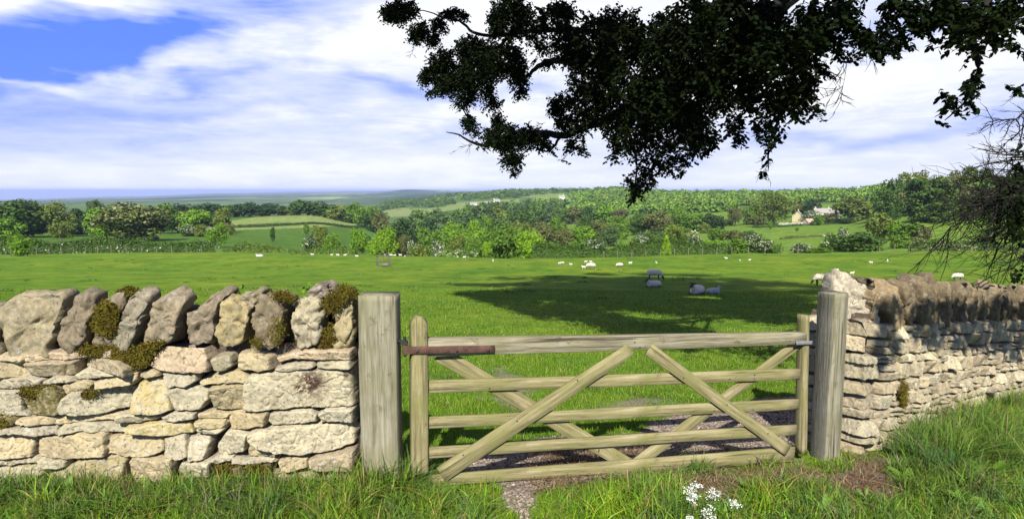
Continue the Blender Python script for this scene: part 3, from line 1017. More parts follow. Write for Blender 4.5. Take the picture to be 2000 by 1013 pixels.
    Fc = np.array([[0, 1, 5, 4], [1, 2, 6, 5], [2, 3, 7, 6], [3, 0, 4, 7], [4, 5, 6, 7]]) + n0
    Tt = np.vstack([Tt, np.full((8, 3), 0.2) * (1, .85, .7)])
    Mm = np.vstack([Mm, np.zeros((8, 3))])
    me = mesh_np('stone_courses', V, [np.vstack([Fq, Fc])], [STONE], True, None, {'tint': Tt, 'marks': Mm})
    o = obj('stone_courses', me, root)
    o.matrix_parent_inverse = inv
    SURF = (U, Wd, H)

    def wp(px, py, off=0.0):
        return (rpx(px), WALL_D - off, rpz(py))

    def rpx(px):
        return (px - CX) / F * WALL_D / ymid

    def rpz(py):
        v = (CY - py) / F
        yq = math.cos(PITCH) + v * math.sin(PITCH)
        return ZC + (-math.sin(PITCH) + v * math.cos(PITCH)) / yq * WALL_D
    # coping stones, one by one
    frame = ((0, WALL_D + 0.06, 0), (1, 0, 0), (0, 0, 1), (0, -1, 0))
    k = (WALL_D + 0.04) / WALL_D

    def ol(pts):
        a = [(rpx(CX + (p[0] - CX)) * k, 0) for p in pts]
        out = []
        for p in pts:
            v = (CY - p[1]) / F
            yq = math.cos(PITCH) + v * math.sin(PITCH)
            out.append((rpx(p[0]) * k, ZC + (-math.sin(PITCH) + v * math.cos(PITCH)) / yq * WALL_D * k))
        return out
    GR, GB, LT, TN = (0.30, 0.285, 0.245), (0.245, 0.215, 0.175), (0.40, 0.375, 0.31), (0.36, 0.32, 0.235)
    cop = [
        ([(-62, 625), (-20, 605), (5, 598), (17, 606), (16, 640), (10, 664), (14, 692), (-62, 694)], GR, .2, .2, 0),
        ([(12, 606), (45, 583), (62, 572), (85, 568), (120, 570), (137, 566), (149, 576), (147, 602), (134, 632), (124, 652), (106, 672), (112, 690), (88, 697), (58, 704), (28, 707), (16, 690), (11, 650)], (0.35, 0.33, 0.28), .23, .22, 0.25),
        ([(156, 575), (170, 570), (190, 572), (204, 580), (202, 600), (188, 640), (183, 665), (163, 685), (143, 687), (130, 672), (129, 655), (139, 625), (150, 600)], GB, .20, .2, 0),
        ([(190, 655), (194, 632), (206, 606), (223, 582), (242, 571), (264, 567), (262, 592), (244, 622), (240, 662), (225, 676), (190, 672)], GB, .12, .2, 0),
        ([(270, 574), (290, 565), (303, 567), (309, 580), (304, 600), (294, 622), (284, 650), (270, 668), (263, 683), (250, 685), (240, 668), (241, 640), (250, 612), (259, 592)], GR, .22, .2, 0),
        ([(316, 590), (326, 582), (333, 566), (345, 559), (370, 570), (378, 586), (371, 602), (361, 618), (358, 650), (340, 668), (315, 670), (295, 664), (300, 642), (309, 612)], (0.33, 0.29, 0.235), .2, .2, 0),
        ([(381, 607), (400, 597), (420, 578), (440, 567), (457, 566), (460, 574), (447, 582), (438, 604), (430, 640), (419, 668), (380, 668), (366, 662), (363, 627)], (0.27, 0.235, 0.20), .19, .2, 0),
        ([(446, 583), (470, 577), (494, 592), (500, 607), (493, 642), (483, 666), (460, 674), (438, 669), (434, 636), (440, 604)], (0.40, 0.36, 0.25), .2, .2, 0.3),
        ([(480, 582), (508, 564), (526, 569), (516, 594), (500, 600)], GR, .06, .2, 0.2),
        ([(511, 592), (521, 574), (535, 570), (560, 574), (576, 582), (577, 598), (567, 622), (562, 662), (545, 676), (520, 683), (501, 673), (498, 652), (504, 617)], GB, .21, .2, 0.1),
        ([(584, 592), (595, 583), (633, 580), (640, 596), (642, 608), (635, 642), (626, 667), (605, 679), (586, 675), (580, 642), (579, 617)], (0.42, 0.395, 0.32), .23, .2, 0),
        ([(606, 574), (617, 556), (640, 553), (657, 564), (654, 582), (620, 584)], (0.30, 0.27, 0.25), .0, .26, 0),
        ([(659, 577), (680, 563), (697, 572), (700, 592), (697, 640), (689, 674), (665, 678), (651, 671), (656, 642), (667, 612), (653, 597)], (0.40, 0.37, 0.28), .2, .2, 0.3),
    ]
    x = -330
    while x < -70:
        w = rs.uniform(45, 75)
        cop.append(([(x, 600), (x + w * .3, 575 + rs.uniform(-8, 8)), (x + w * .8, 580), (x + w, 610), (x + w * .95, 670), (x + w * .7, 690), (x + w * .2, 692), (x - 4, 660)], GR, .2, .2, 0))
        x += w + 3
    for i, (pts, tint, fr, bk, yl) in enumerate(cop):
        me = rock_mesh('coping_stone', ol(pts), fr * .42, bk * .75, frame, 40 + i, tint, 1.25, (yl, 0.25, 0.12))
        c = obj('coping_stone', me, root)
        c.matrix_parent_inverse = inv
    frame_b = ((0, WALL_D + 0.30, 0), (1, 0, 0), (0, 0, 1), (0, -1, 0))
    for j, xb in enumerate(range(-40, 690, 52)):
        t0 = rs.uniform(596, 622)
        me = rock_mesh('coping_stone', ol([(xb, 690), (xb + 2, t0 + 12), (xb + 14, t0), (xb + 38, t0 + rs.uniform(-4, 6)), (xb + 50, t0 + 14), (xb + 52, 690)]), .08, .10, frame_b, 300 + j, (0.22, 0.19, 0.15), 1.2, (0, .3, .3))
        c = obj('coping_stone', me, root)
        c.matrix_parent_inverse = inv
    # mortar of earth and moss the copings stand in
    rs2 = np.random.default_rng(9)

    def patch(poly, n, off, seed, size=0.014):
        xs, ys = [p[0] for p in poly], [p[1] for p in poly]
        q = rs2.uniform((min(xs), min(ys)), (max(xs), max(ys)), (900, 2))
        q = q[inpoly(q[:, 0], q[:, 1], poly)]
        q = np.vstack([q + rs2.normal(0, 2.0, q.shape) for _ in range(3)])
        pts = np.array([(rpx(a), WALL_D - off, rpz(b)) for a, b in q])
        c = cushion('moss', pts, (0, -1, 0.2), n, root, seed, size)
        c.matrix_parent_inverse = inv
    patch([(196, 640), (205, 605), (225, 582), (246, 598), (243, 640), (228, 655)], 5200, 0.035, 1)
    patch([(232, 574), (262, 564), (272, 568), (250, 580)], 900, -0.05, 2)
    patch([(225, 690), (250, 690), (300, 668), (330, 664), (305, 690), (292, 712), (268, 715), (250, 705), (232, 700)], 4800, 0.035, 3)
    patch([(160, 688), (188, 672), (236, 676), (250, 690), (215, 694)], 2200, 0.02, 4, 0.012)
    patch([(628, 676), (645, 640), (656, 632), (660, 672), (646, 680)], 1900, 0.0, 5)
    patch([(640, 586), (660, 572), (683, 556), (704, 566), (704, 576), (685, 578), (668, 600), (652, 606)], 3300, 0.05, 6)
    patch([(541, 570), (575, 574), (584, 586), (560, 580)], 1300, 0.03, 7)
    patch([(50, 757), (72, 752), (116, 750), (126, 775), (112, 786), (80, 772), (58, 770)], 3600, 0.045, 8, 0.012)
    patch([(-5, 808), (22, 808), (28, 818), (8, 830), (-6, 828)], 1200, 0.035, 9, 0.012)
    patch([(418, 905), (450, 900), (470, 910), (460, 926), (424, 930)], 1600, 0.04, 10, 0.012)
    patch([(478, 904), (520, 903), (524, 918), (490, 926)], 1200, 0.04, 11, 0.012)
    patch([(165, 762), (205, 758), (190, 772), (172, 774)], 800, 0.04, 12, 0.010)
    patch([(540, 640), (560, 610), (568, 640), (555, 668), (535, 665)], 900, 0.07, 13, 0.010)
    patch([(505, 655), (525, 660), (520, 676), (508, 672)], 600, 0.07, 14, 0.010)
    return root


build_left_wall()


# ---- the right-hand wall runs away from the gate
RW_C = np.array(pix(1680, 895, 6.0))                     # its corner at the foot
_far = np.array(pix(2000, 626, 8.9))
RW_DIR = np.array([_far[0] - RW_C[0], _far[1] - RW_C[1], 0.0])
RW_DIR /= np.linalg.norm(RW_DIR)
RW_N = np.array([RW_DIR[1], -RW_DIR[0], 0.0])            # front normal
RW_TOP0 = pix(1690, 634, 6.0)[2]                         # top of the courses at the corner


def rw_top(s_):
    """top of the coursed part along the wall (it follows the ground down)"""
    a, b = RW_TOP0, pix(2000, 626, 8.9)[2]
    return a + (b - a) * np.clip(s_ / np.hypot(_far[0] - RW_C[0], _far[1] - RW_C[1]), -0.2, 3)


def build_right_wall():
    root = empty('drystone_wall', Vector(RW_C), 'dry stone wall in dappled shade with shade-darkened leaning coping stones, running away on the right', 'stone wall')
    kind(root, 'thing')
    inv = Matrix.Translation(-Vector(root.location))
    L, E = 8.5, 0.62
    k = 250.0                                            # outline units per metre
    rs = np.random.default_rng(21)
    S = []
    TN = [(0.44, 0.40, 0.31), (0.40, 0.335, 0.235), (0.36, 0.305, 0.22), (0.43, 0.385, 0.29), (0.38, 0.31, 0.24), (0.47, 0.44, 0.36)]
    z = 0.0                                              # depth below the top, in units
    row = 0
    hs = [36, 40, 22, 43, 30, 37, 23, 37, 21, 33, 28, 36, 32, 30, 30]
    while z < 420:
        hh = hs[row % len(hs)]
        # stones that wrap the corner are drawn from -a to +b
        x = -E * k - 5
        first = True
        while x < L * k:
            w = rs.uniform(26, 62) if x > 190 else rs.uniform(45, 105)
            x1 = x + w
            if first and x1 > -60:
                first = False
            if x < -8 and x1 > -45 and x1 < 40:
                x1 = 45 + rs.uniform(0, 50)
            split = rs.random() < 0.28 and hh > 21 and x > 30
            dz = fbm(np.array([[x * 0.01, row * 7.0]]), 2, 2)[0] * 5
            if split:
                m = hh * rs.uniform(0.4, 0.6)
                s1 = [(x + 2, z + dz + 1), (x1 - 2, z + dz + rs.uniform(0, 3)), (x1 - 3, z + dz + m - 1), (x + 3, z + dz + m - 1)]
                s2 = [(x + 2, z + dz + m + 1), (x1 - 2, z + dz + m + 1), (x1 - 3, z + dz + hh - 1), (x + 3, z + dz + hh - 2)]
                S.append({'p': s1, 'tint': TN[rs.integers(6)]})
                S.append({'p': s2, 'tint': TN[rs.integers(6)]})
            else:
                j = rs.uniform(-2.5, 2.5, 8)
                S.append({'p': [(x + 4, z + dz + 2 + j[0]), (x + w * .3, z + dz + .5 + j[1] * .5), (x1 - 7, z + dz + 1 + j[2]), (x1 - 3, z + dz + hh * .5),
                                (x1 - 7, z + dz + hh - 2 + j[3] * .5), (x + w * .5, z + dz + hh - 1), (x + 5, z + dz + hh - 2 + j[4] * .5), (x + 2.5, z + dz + hh * .5)],
                          'tint': tuple(np.array(TN[rs.integers(6)]) * rs.uniform(.85, 1.35))})
            x = x1
        z += hh
        row += 1
    U, Wd = np.meshgrid(np.arange(-E * k, L * k, 1.7), np.arange(-14, 420, 1.7))
    H, T, Mk = stone_relief(U, Wd, S, 13, edge=4.5, prof=0.030, grow=0.6, crk=0.4)
    sm = U / k
    Mk[..., 2] = np.maximum(Mk[..., 2], np.exp(-(((U - 205) / 22) ** 2 + ((Wd - 175) / 42) ** 2)) * 1.3)
    endd = -RW_N
    th = np.clip((sm + 0.05) / 0.10, 0, 1)               # turn of the corner
    th = th * th * (3 - 2 * th)
    nrm = RW_N[None, None] * th[..., None] + (-RW_DIR)[None, None] * (1 - th[..., None])
    nrm /= np.linalg.norm(nrm, axis=-1, keepdims=True)
    P = RW_C[None, None] + np.where(sm[..., None] >= 0, sm[..., None] * RW_DIR, -sm[..., None] * endd)
    zt = rw_top(np.maximum(sm, 0))
    P = P + nrm * H[..., None]
    batter = (Wd / k) * 0.06
    P = P + nrm * batter[..., None] - nrm * 0.06
    P[..., 2] = zt - Wd / k + 0.02 * vnoise(np.stack([sm * 1.5, sm * 0], -1), 8)
    nr, nc = U.shape
    V = P.reshape(-1, 3)
    i = np.arange(nr - 1)[:, None] * nc + np.arange(nc - 1)[None]
    Fq = np.stack([i, i + nc, i + nc + 1, i + 1], -1).reshape(-1, 4)
    n0 = len(V)
    a, b = RW_C + RW_DIR * 0.10 - RW_N * 0.10, RW_C + RW_DIR * L - RW_N * 0.10
    cb = []
    for q, zz in ((a, RW_TOP0 - .05), (b, rw_top(L) - .05)):
        for off in (0, -0.42):
            for zq in (zz, zz - 1.6):
                w = q + RW_N * off
                cb.append([w[0], w[1], zq])
    Fc = np.array([[0, 4, 6, 2], [2, 6, 7, 3], [0, 2, 3, 1], [4, 5, 7, 6]]) + n0
    V = np.vstack([V, cb])
    T = np.vstack([T.reshape(-1, 3), np.full((8, 3), 0.2)])
    Mk = np.vstack([Mk.reshape(-1, 3), np.zeros((8, 3))])
    o = obj('stone_courses', mesh_np('stone_courses', V, [np.vstack([Fq, Fc])], [STONE], True, None, {'tint': T, 'marks': Mk}), root)
    o.matrix_parent_inverse = inv
    # copings
    o0 = RW_C - RW_N * 0.12
    o0 = np.array([o0[0], o0[1], 0.0])
    frame = (o0, RW_DIR, (0, 0, 1), RW_N)

    def ol(pts):
        """photograph outline -> (along the wall, height) on the plane just behind the wall face"""
        out = []
        q = np.array([RW_C[0], RW_C[1], ZC]) - RW_N * 0.06
        for p in pts:
            r = ray(*p)
            cc = np.array([0, 0, ZC])
            t_ = ((q - cc) @ RW_N) / (r @ RW_N)
            w = cc + r * t_
            out.append(((w - o0)[:2] @ RW_DIR[:2], w[2]))
        return out
    WHT, TAN, DK = (0.60, 0.57, 0.50), (0.34, 0.27, 0.185), (0.16, 0.135, 0.105)
    cop = [
        ([(1602, 590), (1606, 562), (1620, 540), (1634, 530), (1650, 537), (1680, 549), (1694, 566), (1704, 592), (1711, 620), (1700, 634), (1688, 640), (1668, 634), (1640, 640), (1606, 640)], WHT, .17, .25),
        ([(1699, 568), (1712, 574), (1721, 592), (1717, 622), (1712, 632), (1704, 600)], TAN, .07, .16),
        ([(1703, 547), (1719, 545), (1724, 562), (1711, 568)], DK, -.10, .3),
        ([(1719, 557), (1740, 552), (1756, 580), (1774, 640), (1764, 656), (1745, 646), (1733, 622), (1721, 600)], TAN, .11, .16),
        ([(1726, 632), (1745, 640), (1750, 660), (1720, 662), (1712, 640)], (0.42, 0.33, 0.25), .08, .2),
        ([(1756, 556), (1780, 553), (1797, 575), (1799, 600), (1790, 620), (1775, 630), (1764, 602)], (0.24, 0.195, 0.14), .09, .16),  # from here on the tints are darkened for the tree's shade
        ([(1798, 552), (1812, 553), (1829, 580), (1842, 612), (1846, 634), (1828, 640), (1812, 606), (1800, 580)], (0.22, 0.185, 0.13), .07, .16),
        ([(1797, 582), (1812, 582), (1822, 606), (1818, 628), (1803, 630), (1796, 605)], (0.26, 0.22, 0.15), .12, .2),
    ]
    eo = np.array(pix(1650, 600, 6.42))
    eo[2] = 0
    ee = np.array([0.97, -0.24, 0.0])
    eframe = (eo, ee, (0, 0, 1), (-0.24, -0.97, 0))

    def ol_end(pts):
        out = []
        for p in pts:
            r = ray(*p)
            n_ = np.array([-0.24, -0.97, 0])
            t_ = ((eo - np.array([0, 0, ZC])) @ n_) / (r @ n_)
            w = np.array([0, 0, ZC]) + r * t_
            out.append(((w - eo)[:2] @ ee[:2], w[2]))
        return out
    for i, (pts, tint, fr, bk) in enumerate(cop):
        me = rock_mesh('coping_stone', ol_end(pts) if i == 0 else ol(pts), fr, bk, eframe if i == 0 else frame, 140 + i, tint, 1.4 if i == 0 else 1.1, (0, 0.35 if i == 0 else 0.2, 0.1), cuts=5 if i == 0 else 8, sx=1.03 if i == 0 else 0.84)
        c = obj('coping_stone', me, root)
        c.matrix_parent_inverse = inv
    s_ = 1.02
    while s_ < L - 0.2:
        w = rs.uniform(0.15, 0.27)
        zb = rw_top(s_ + w / 2)
        hh = rs.uniform(0.36, 0.52)
        ln = rs.uniform(-0.16, -0.05)
        pts = [(s_ + .035, zb - .01), (s_ + w - .02, zb - .02), (s_ + w - .015 + ln * .5, zb + hh * .6), (s_ + w * .78 + ln, zb + hh), (s_ + w * .36 + ln, zb + hh * rs.uniform(.92, 1.05)), (s_ + .03 + ln * .6, zb + hh * .6)]
        me = rock_mesh('coping_stone', pts, rs.uniform(.03, .15), .16, frame, 170 + int(s_ * 20), np.array((0.21, 0.175, 0.13)) * rs.uniform(.45, 1.6), 1.1, (0, 0.3, 0.2), cuts=8, sx=0.80)  # tint lowered to put the tree's shade into these stones
        c = obj('coping_stone', me, root)
        c.matrix_parent_inverse = inv
        s_ += w + rs.uniform(0.03, 0.08)
    # moss cushion low on the face
    q = []
    for _ in range(400):
        ss, zz = 205 / k + rs.normal(0, 0.045), 175 / k + rs.normal(0, 0.07)
        w = RW_C + RW_DIR * ss + RW_N * (0.03 + zz * 0.06 - 0.06 + .02)
        q.append([w[0], w[1], rw_top(ss) - zz])
    c = cushion('moss', q, RW_N, 1800, root, 30, 0.013)
    c.matrix_parent_inverse = inv
    return root


build_right_wall()


# ------------------------------------------------------------------ posts and gate
def plank_mesh(name, A, B, wdir, w0, w1, tdir, t, mats, bev=0.0035, seg=26, wob=0.003, seed=0, round_top=False, t1=None, cut=(0, 0)):
    """sawn timber from A to B in its own frame (x along, y thickness, z width); returns mesh, matrix"""
    A, B = Vector(A), Vector(B)
    L = (B - A).length
    ex = (B - A) / L
    ez = Vector(wdir)
    ez = (ez - ex * ez.dot(ex)).normalized()
    ey = ez.cross(ex)
    if ey.dot(Vector(tdir)) < 0:
        ey, flip = -ey, True
    else:
        flip = False
    t1 = t if t1 is None else t1
    xs = np.linspace(0, L, seg)
    V = []
    for a, x in enumerate(xs):
        f = x / L
        w, th = (w0 + (w1 - w0) * f) / 2, (t + (t1 - t) * f) / 2
        if round_top:
            dt = L - x
            if dt < w:
                w = max(math.sqrt(max(w * w - (w - dt) ** 2, 0)), w * 0.25)
        b = min(bev, w * .5, th * .5)
        ring = [(-th, -w + b), (-th + b, -w), (th - b, -w), (th, -w + b), (th, w - b), (th - b, w), (-th + b, w), (-th, w - b)]
        for (yy, zz) in ring:
            xx = x + (cut[0] * zz if a == 0 else cut[1] * zz if a == seg - 1 else 0)
            V.append((xx, yy, zz))
    V = np.array(V)
    n = fbm(V * np.array([3, 14, 14]) + seed * 7.7, seed, 3)
    n2 = fbm(V * np.array([2, 9, 9]) + seed * 3.7 + 50, seed + 1, 3)
    V[:, 1] += n * wob
    V[:, 2] += n2 * wob + 0.5 * wob * np.sin(V[:, 0] * 2.1 + seed)
    q = []
    for a in range(seg - 1):
        for j in range(8):
            q.append((a * 8 + j, a * 8 + (j + 1) % 8, a * 8 + 8 + (j + 1) % 8, a * 8 + 8 + j))
    q = np.array(q)
    caps = np.array([list(range(8))[::-1], [(seg - 1) * 8 + j for j in range(8)]])
    if flip:
        pass
    me = mesh_np(name, V, [q, caps], mats)
    M = Matrix((ex, ey, ez)).transposed().to_4x4()
    M.translation = A
    return me, M


def plank(name, parent, inv, *a, **k):
    me, M = plank_mesh(name, *a, **k)
    o = obj(name, me, parent)
    o.matrix_world = M
    if parent is not None:
        o.matrix_parent_inverse = inv
    return o


def weld_normals(o):
    bm = bmesh.new()
    bm.from_mesh(o.data)
    bmesh.ops.recalc_face_normals(bm, faces=bm.faces)
    bm.to_mesh(o.data)
    bm.free()


# left gatepost: a broad sawn post against the end of the wall
def build_posts():
    y = 4.50
    a, b = pix(703, 760, y), pix(776, 760, y)
    w = (b - a).length
    top = pix(740, 578, y).z
    foot = pix(740, 960, y).z - 0.25
    c = (a + b) / 2
    A, B = Vector((c.x, y + 0.10, foot)), Vector((c.x - 0.002, y + 0.10, top))
    me, M = plank_mesh('gatepost', A, B, (1, 0, 0), w, w * 1.0, (0, -1, 0), 0.20, [POST_WOOD], 0.008, 40, 0.004, 3)
    o = obj('gatepost', me)
    o.matrix_world = M
    weld_normals(o)
    tag(o, 'broad grey weathered gatepost at the end of the left wall, holding the hinge', 'gatepost')
    # right gatepost, turned so that two faces show
    y = 5.72
    ang = math.radians(24)
    fn = Vector((math.sin(ang), -math.cos(ang), 0))
    ex = Vector((math.cos(ang), math.sin(ang), 0))
    e = pix(1619, 720, y)                                 # the near arris
    wf, ws = 0.205, 0.165
    cen = e + ex * (wf / 2) - fn * (ws / 2)
    A, B = Vector((cen.x, cen.y, pix(1600, 890, y).z - 0.2)), Vector((cen.x, cen.y, pix(1619, 575, y).z))
    me, M = plank_mesh('gatepost', A, B, ex, wf, wf * .98, fn, ws, [POST_WOOD], 0.008, 40, 0.004, 5)
    o = obj('gatepost', me)
    o.matrix_world = M
    weld_normals(o)
    o.data.materials.append(POST_GREY_SHADED)  # weathered grey face toward the gate, tinted darker still to deepen its shade
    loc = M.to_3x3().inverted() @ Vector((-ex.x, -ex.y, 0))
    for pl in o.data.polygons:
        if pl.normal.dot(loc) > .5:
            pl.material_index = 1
    tag(o, 'square cracked gatepost in front of the right wall, where the gate closes', 'gatepost')


build_posts()

GP0 = np.array(pix(820, 800, 4.62))
GP1 = np.array(pix(1568, 780, 5.70))
GEX = GP1 - GP0
GEX[2] = 0
GL = np.linalg.norm(GEX)
GEX /= GL
GN = np.array([GEX[1], -GEX[0], 0.0])                    # towards the camera


def gate_pt(px, py, off=0.0):
    q = np.array([GP0[0], GP0[1], 0]) + GN * off
    r = ray(px, py)
    c = np.array([0, 0, ZC])
    t_ = ((q - c) @ GN) / (r @ GN)
    return Vector(c + r * t_)


def build_gate():
    root = empty('field_gate', gate_pt(1200, 930), 'five bar wooden field gate, green with algae, closed across the gravel track', 'gate')
    inv = Matrix.Translation(-Vector(root.location))
    gn, gx = Vector(GN), Vector(GEX)
    up = Vector((0, 0, 1))

    def bar(name, l, r, th, off, mat, seed, wob=0.003):
        """l, r = (px, top y, bottom y) at the two ends of the face"""
        a0, a1 = gate_pt(l[0], l[1], off), gate_pt(l[0], l[2], off)
        b0, b1 = gate_pt(r[0], r[1], off), gate_pt(r[0], r[2], off)
        A, B = (a0 + a1) / 2 - gn * th / 2, (b0 + b1) / 2 - gn * th / 2
        o = plank(name, root, inv, A, B, up, (a0 - a1).length, (b0 - b1).length, gn, th, [mat], seed=seed, wob=wob)
        weld_normals(o)
        return o
    bar('top_rail', (836, 662, 697), (1576, 650, 672), 0.075, 0.030, RAIL_WOOD, 1, 0.0035)
    bar('rail', (836, 744, 768), (1563, 720, 741), 0.026, 0.013, GATE_WOOD, 2)
    bar('rail', (836, 815, 837), (1560, 779, 799), 0.026, 0.013, GATE_WOOD, 3)
    bar('rail', (836, 874, 895), (1556, 829, 849), 0.026, 0.013, GATE_WOOD, 4)
    bar('rail', (838, 929, 950), (1552, 873, 901), 0.026, 0.013, GATE_WOOD, 6)

    def brace(a, b, wpx, th, off, seed, cut=(0, 0)):
        A, B = gate_pt(a[0], a[1], off) - gn * th / 2, gate_pt(b[0], b[1], off) - gn * th / 2
        sc = (gate_pt(1200, 700) - gate_pt(1200, 800)).length / 100
        d = (B - A).normalized()
        wd = d.cross(gn)
        o = plank('brace', root, inv, A, B, wd, wpx[0] * sc, wpx[1] * sc, gn, th, [GATE_WOOD], seed=seed, cut=cut)
        weld_normals(o)
    brace((862, 928), (1232, 682), (31, 25), 0.024, 0.038, 11)
    brace((1268, 682), (1540, 880), (24, 24), 0.024, 0.038, 12)
    brace((858, 690), (1235, 912), (28, 27), 0.024, -0.0145, 13)
    brace((1560, 672), (1235, 912), (22, 25), 0.024, -0.0140, 14)
    # hanging stile with a rounded head
    top, bot = gate_pt(821, 619, 0.045), gate_pt(821, 925, 0.045)
    w = (gate_pt(804, 760, 0.045) - gate_pt(838, 760, 0.045)).length
    o = plank('hanging_stile', root, inv, bot - gn * .05, top - gn * .05, gx, w, w * .93, gn, 0.10, [GATE_WOOD], seed=21, round_top=True, seg=60, bev=0.012)
    weld_normals(o)
    # shutting stile
    top, bot = gate_pt(1576, 616, 0.02), gate_pt(1570, 884, 0.02)
    o = plank('shutting_stile', root, inv, bot - gn * .04, top - gn * .04, gx, 0.062, 0.062, gn, 0.10, [GATE_WOOD], seed=22, bev=0.008)
    weld_normals(o)
    # strap hinge: a rusty band on the stile and top rail, an eye and the pin on the post
    off = 0.056

    def slab(name, l, r, th, off, mat, parent):
        a0, a1 = gate_pt(l[0], l[1], off), gate_pt(l[0], l[2], off)
        b0, b1 = gate_pt(r[0], r[1], off), gate_pt(r[0], r[2], off)
        me, M = plank_mesh(name, (a0 + a1) / 2, (b0 + b1) / 2, up, (a0 - a1).length, (b0 - b1).length, gn, th, [mat], 0.002, 12, 0.0008, 5)
        o = obj(name, me, parent)
        o.matrix_world = M
        o.matrix_parent_inverse = inv
        weld_normals(o)
        return o
    h = slab('strap_hinge', (799, 676, 691), (966, 674, 688), 0.008, off, RUST, root)
    for bx, by in ((815, 686), (893, 685), (954, 684)):
        bm = bmesh.new()
        p = gate_pt(bx, by, off + 0.006)
        M = Matrix.Translation(p) @ gn.to_track_quat('Z', 'Y').to_matrix().to_4x4()
        bmesh.ops.create_uvsphere(bm, u_segments=10, v_segments=6, radius=0.011, matrix=M @ Matrix.Diagonal((1, 1, .6, 1)))
        me = bpy.data.meshes.new('bolt')
        bm.to_mesh(me)
        bm.free()
        o = obj('bolt', me, h, [IRON])
        o.matrix_parent_inverse = h.matrix_world.inverted()
    # eye and pin
    bm = bmesh.new()
    pe = gate_pt(791, 682, 0.03)
    bmesh.ops.create_cone(bm, cap_ends=True, segments=16, radius1=0.017, radius2=0.017, depth=0.075, matrix=Matrix.Translation(pe))
    a, b = gate_pt(791, 682, 0.04), gate_pt(801, 683, off)
    dv = b - a
    bmesh.ops.create_cube(bm, size=1, matrix=Matrix.Translation((a + b) / 2) @ dv.to_track_quat('X', 'Z').to_matrix().to_4x4() @ Matrix.Diagonal((dv.length * 1.3, 0.012, 0.06, 1)))
    me = bpy.data.meshes.new('hinge_eye')
    bm.to_mesh(me)
    bm.free()
    o = obj('hinge_eye', me, root, [RUST])
    o.matrix_parent_inverse = inv
    bm = bmesh.new()
    bmesh.ops.create_cone(bm, cap_ends=True, segments=12, radius1=0.011, radius2=0.011, depth=0.14, matrix=Matrix.Translation(pe + up * 0.02))
    a, b = pe + up * 0.045, gate_pt(773, 664, 0.03)
    dv = b - a
    bmesh.ops.create_cone(bm, cap_ends=True, segments=12, radius1=0.014, radius2=0.014, depth=dv.length * 1.2, matrix=Matrix.Translation((a + b) / 2) @ dv.to_track_quat('Z', 'Y').to_matrix().to_4x4())
    bmesh.ops.create_cube(bm, size=1, matrix=Matrix.Translation(pe + up * .05 + gx * -.005) @ Matrix.Diagonal((0.05, 0.04, 0.022, 1)))
    me = bpy.data.meshes.new('hinge_pin')
    bm.to_mesh(me)
    bm.free()
    o = obj('hinge_pin', me, root, [IRON])
    o.matrix_parent_inverse = inv
    for bx, by, of in ((1240, 668, .032), (1250, 678, .032), (1128, 742, .04), (1010, 822, .04), (905, 888, .04), (1335, 738, .04), (1420, 790, .04), (1500, 846, .04), (956, 758, .015), (1060, 828, .015), (1170, 878, .015),
                       (1474, 732, .015), (1395, 802, .015), (1322, 862, .015), (1425, 740, .015), (1128, 880, .015), (1240, 888, .015)):
        bm = bmesh.new()
        p = gate_pt(bx, by, of)
        bmesh.ops.create_uvsphere(bm, u_segments=8, v_segments=5, radius=0.0065, matrix=Matrix.Translation(p) @ gn.to_track_quat('Z', 'Y').to_matrix().to_4x4() @ Matrix.Diagonal((1, 1, .5, 1)))
        me = bpy.data.meshes.new('nail')
        bm.to_mesh(me)
        bm.free()
        o = obj('nail', me, root, [IRON])
        o.matrix_parent_inverse = inv
    slab('latch_plate', (1555, 666, 673), (1586, 665, 672), 0.012, 0.045, ZINC, root)
    return root


build_gate()
# ------------------------------------------------------------------ trees and hedges
def cards(P, Nrm, size, rs, ratio=0.75):
    """leaf-clump faces: bent quads at P, facing roughly along Nrm"""
    n = len(P)
    N_ = Nrm + rs.normal(0, 0.55, (n, 3))
    N_ /= np.maximum(np.linalg.norm(N_, axis=1, keepdims=True), 1e-6)
    a = np.cross(N_, rs.normal(0, 1, (n, 3)))
    a /= np.maximum(np.linalg.norm(a, axis=1, keepdims=True), 1e-6)
    b = np.cross(N_, a)
    s = np.asarray(size).reshape(-1, 1) * rs.uniform(0.6, 1.3, (n, 1))
    k = rs.uniform(0.5, 1.0, (n, 1)) * ratio
    v = np.stack([P - a * s, P + b * s * k + N_ * s * .25, P + a * s, P - b * s * k + N_ * s * .25], 1)
    return v.reshape(-1, 3)


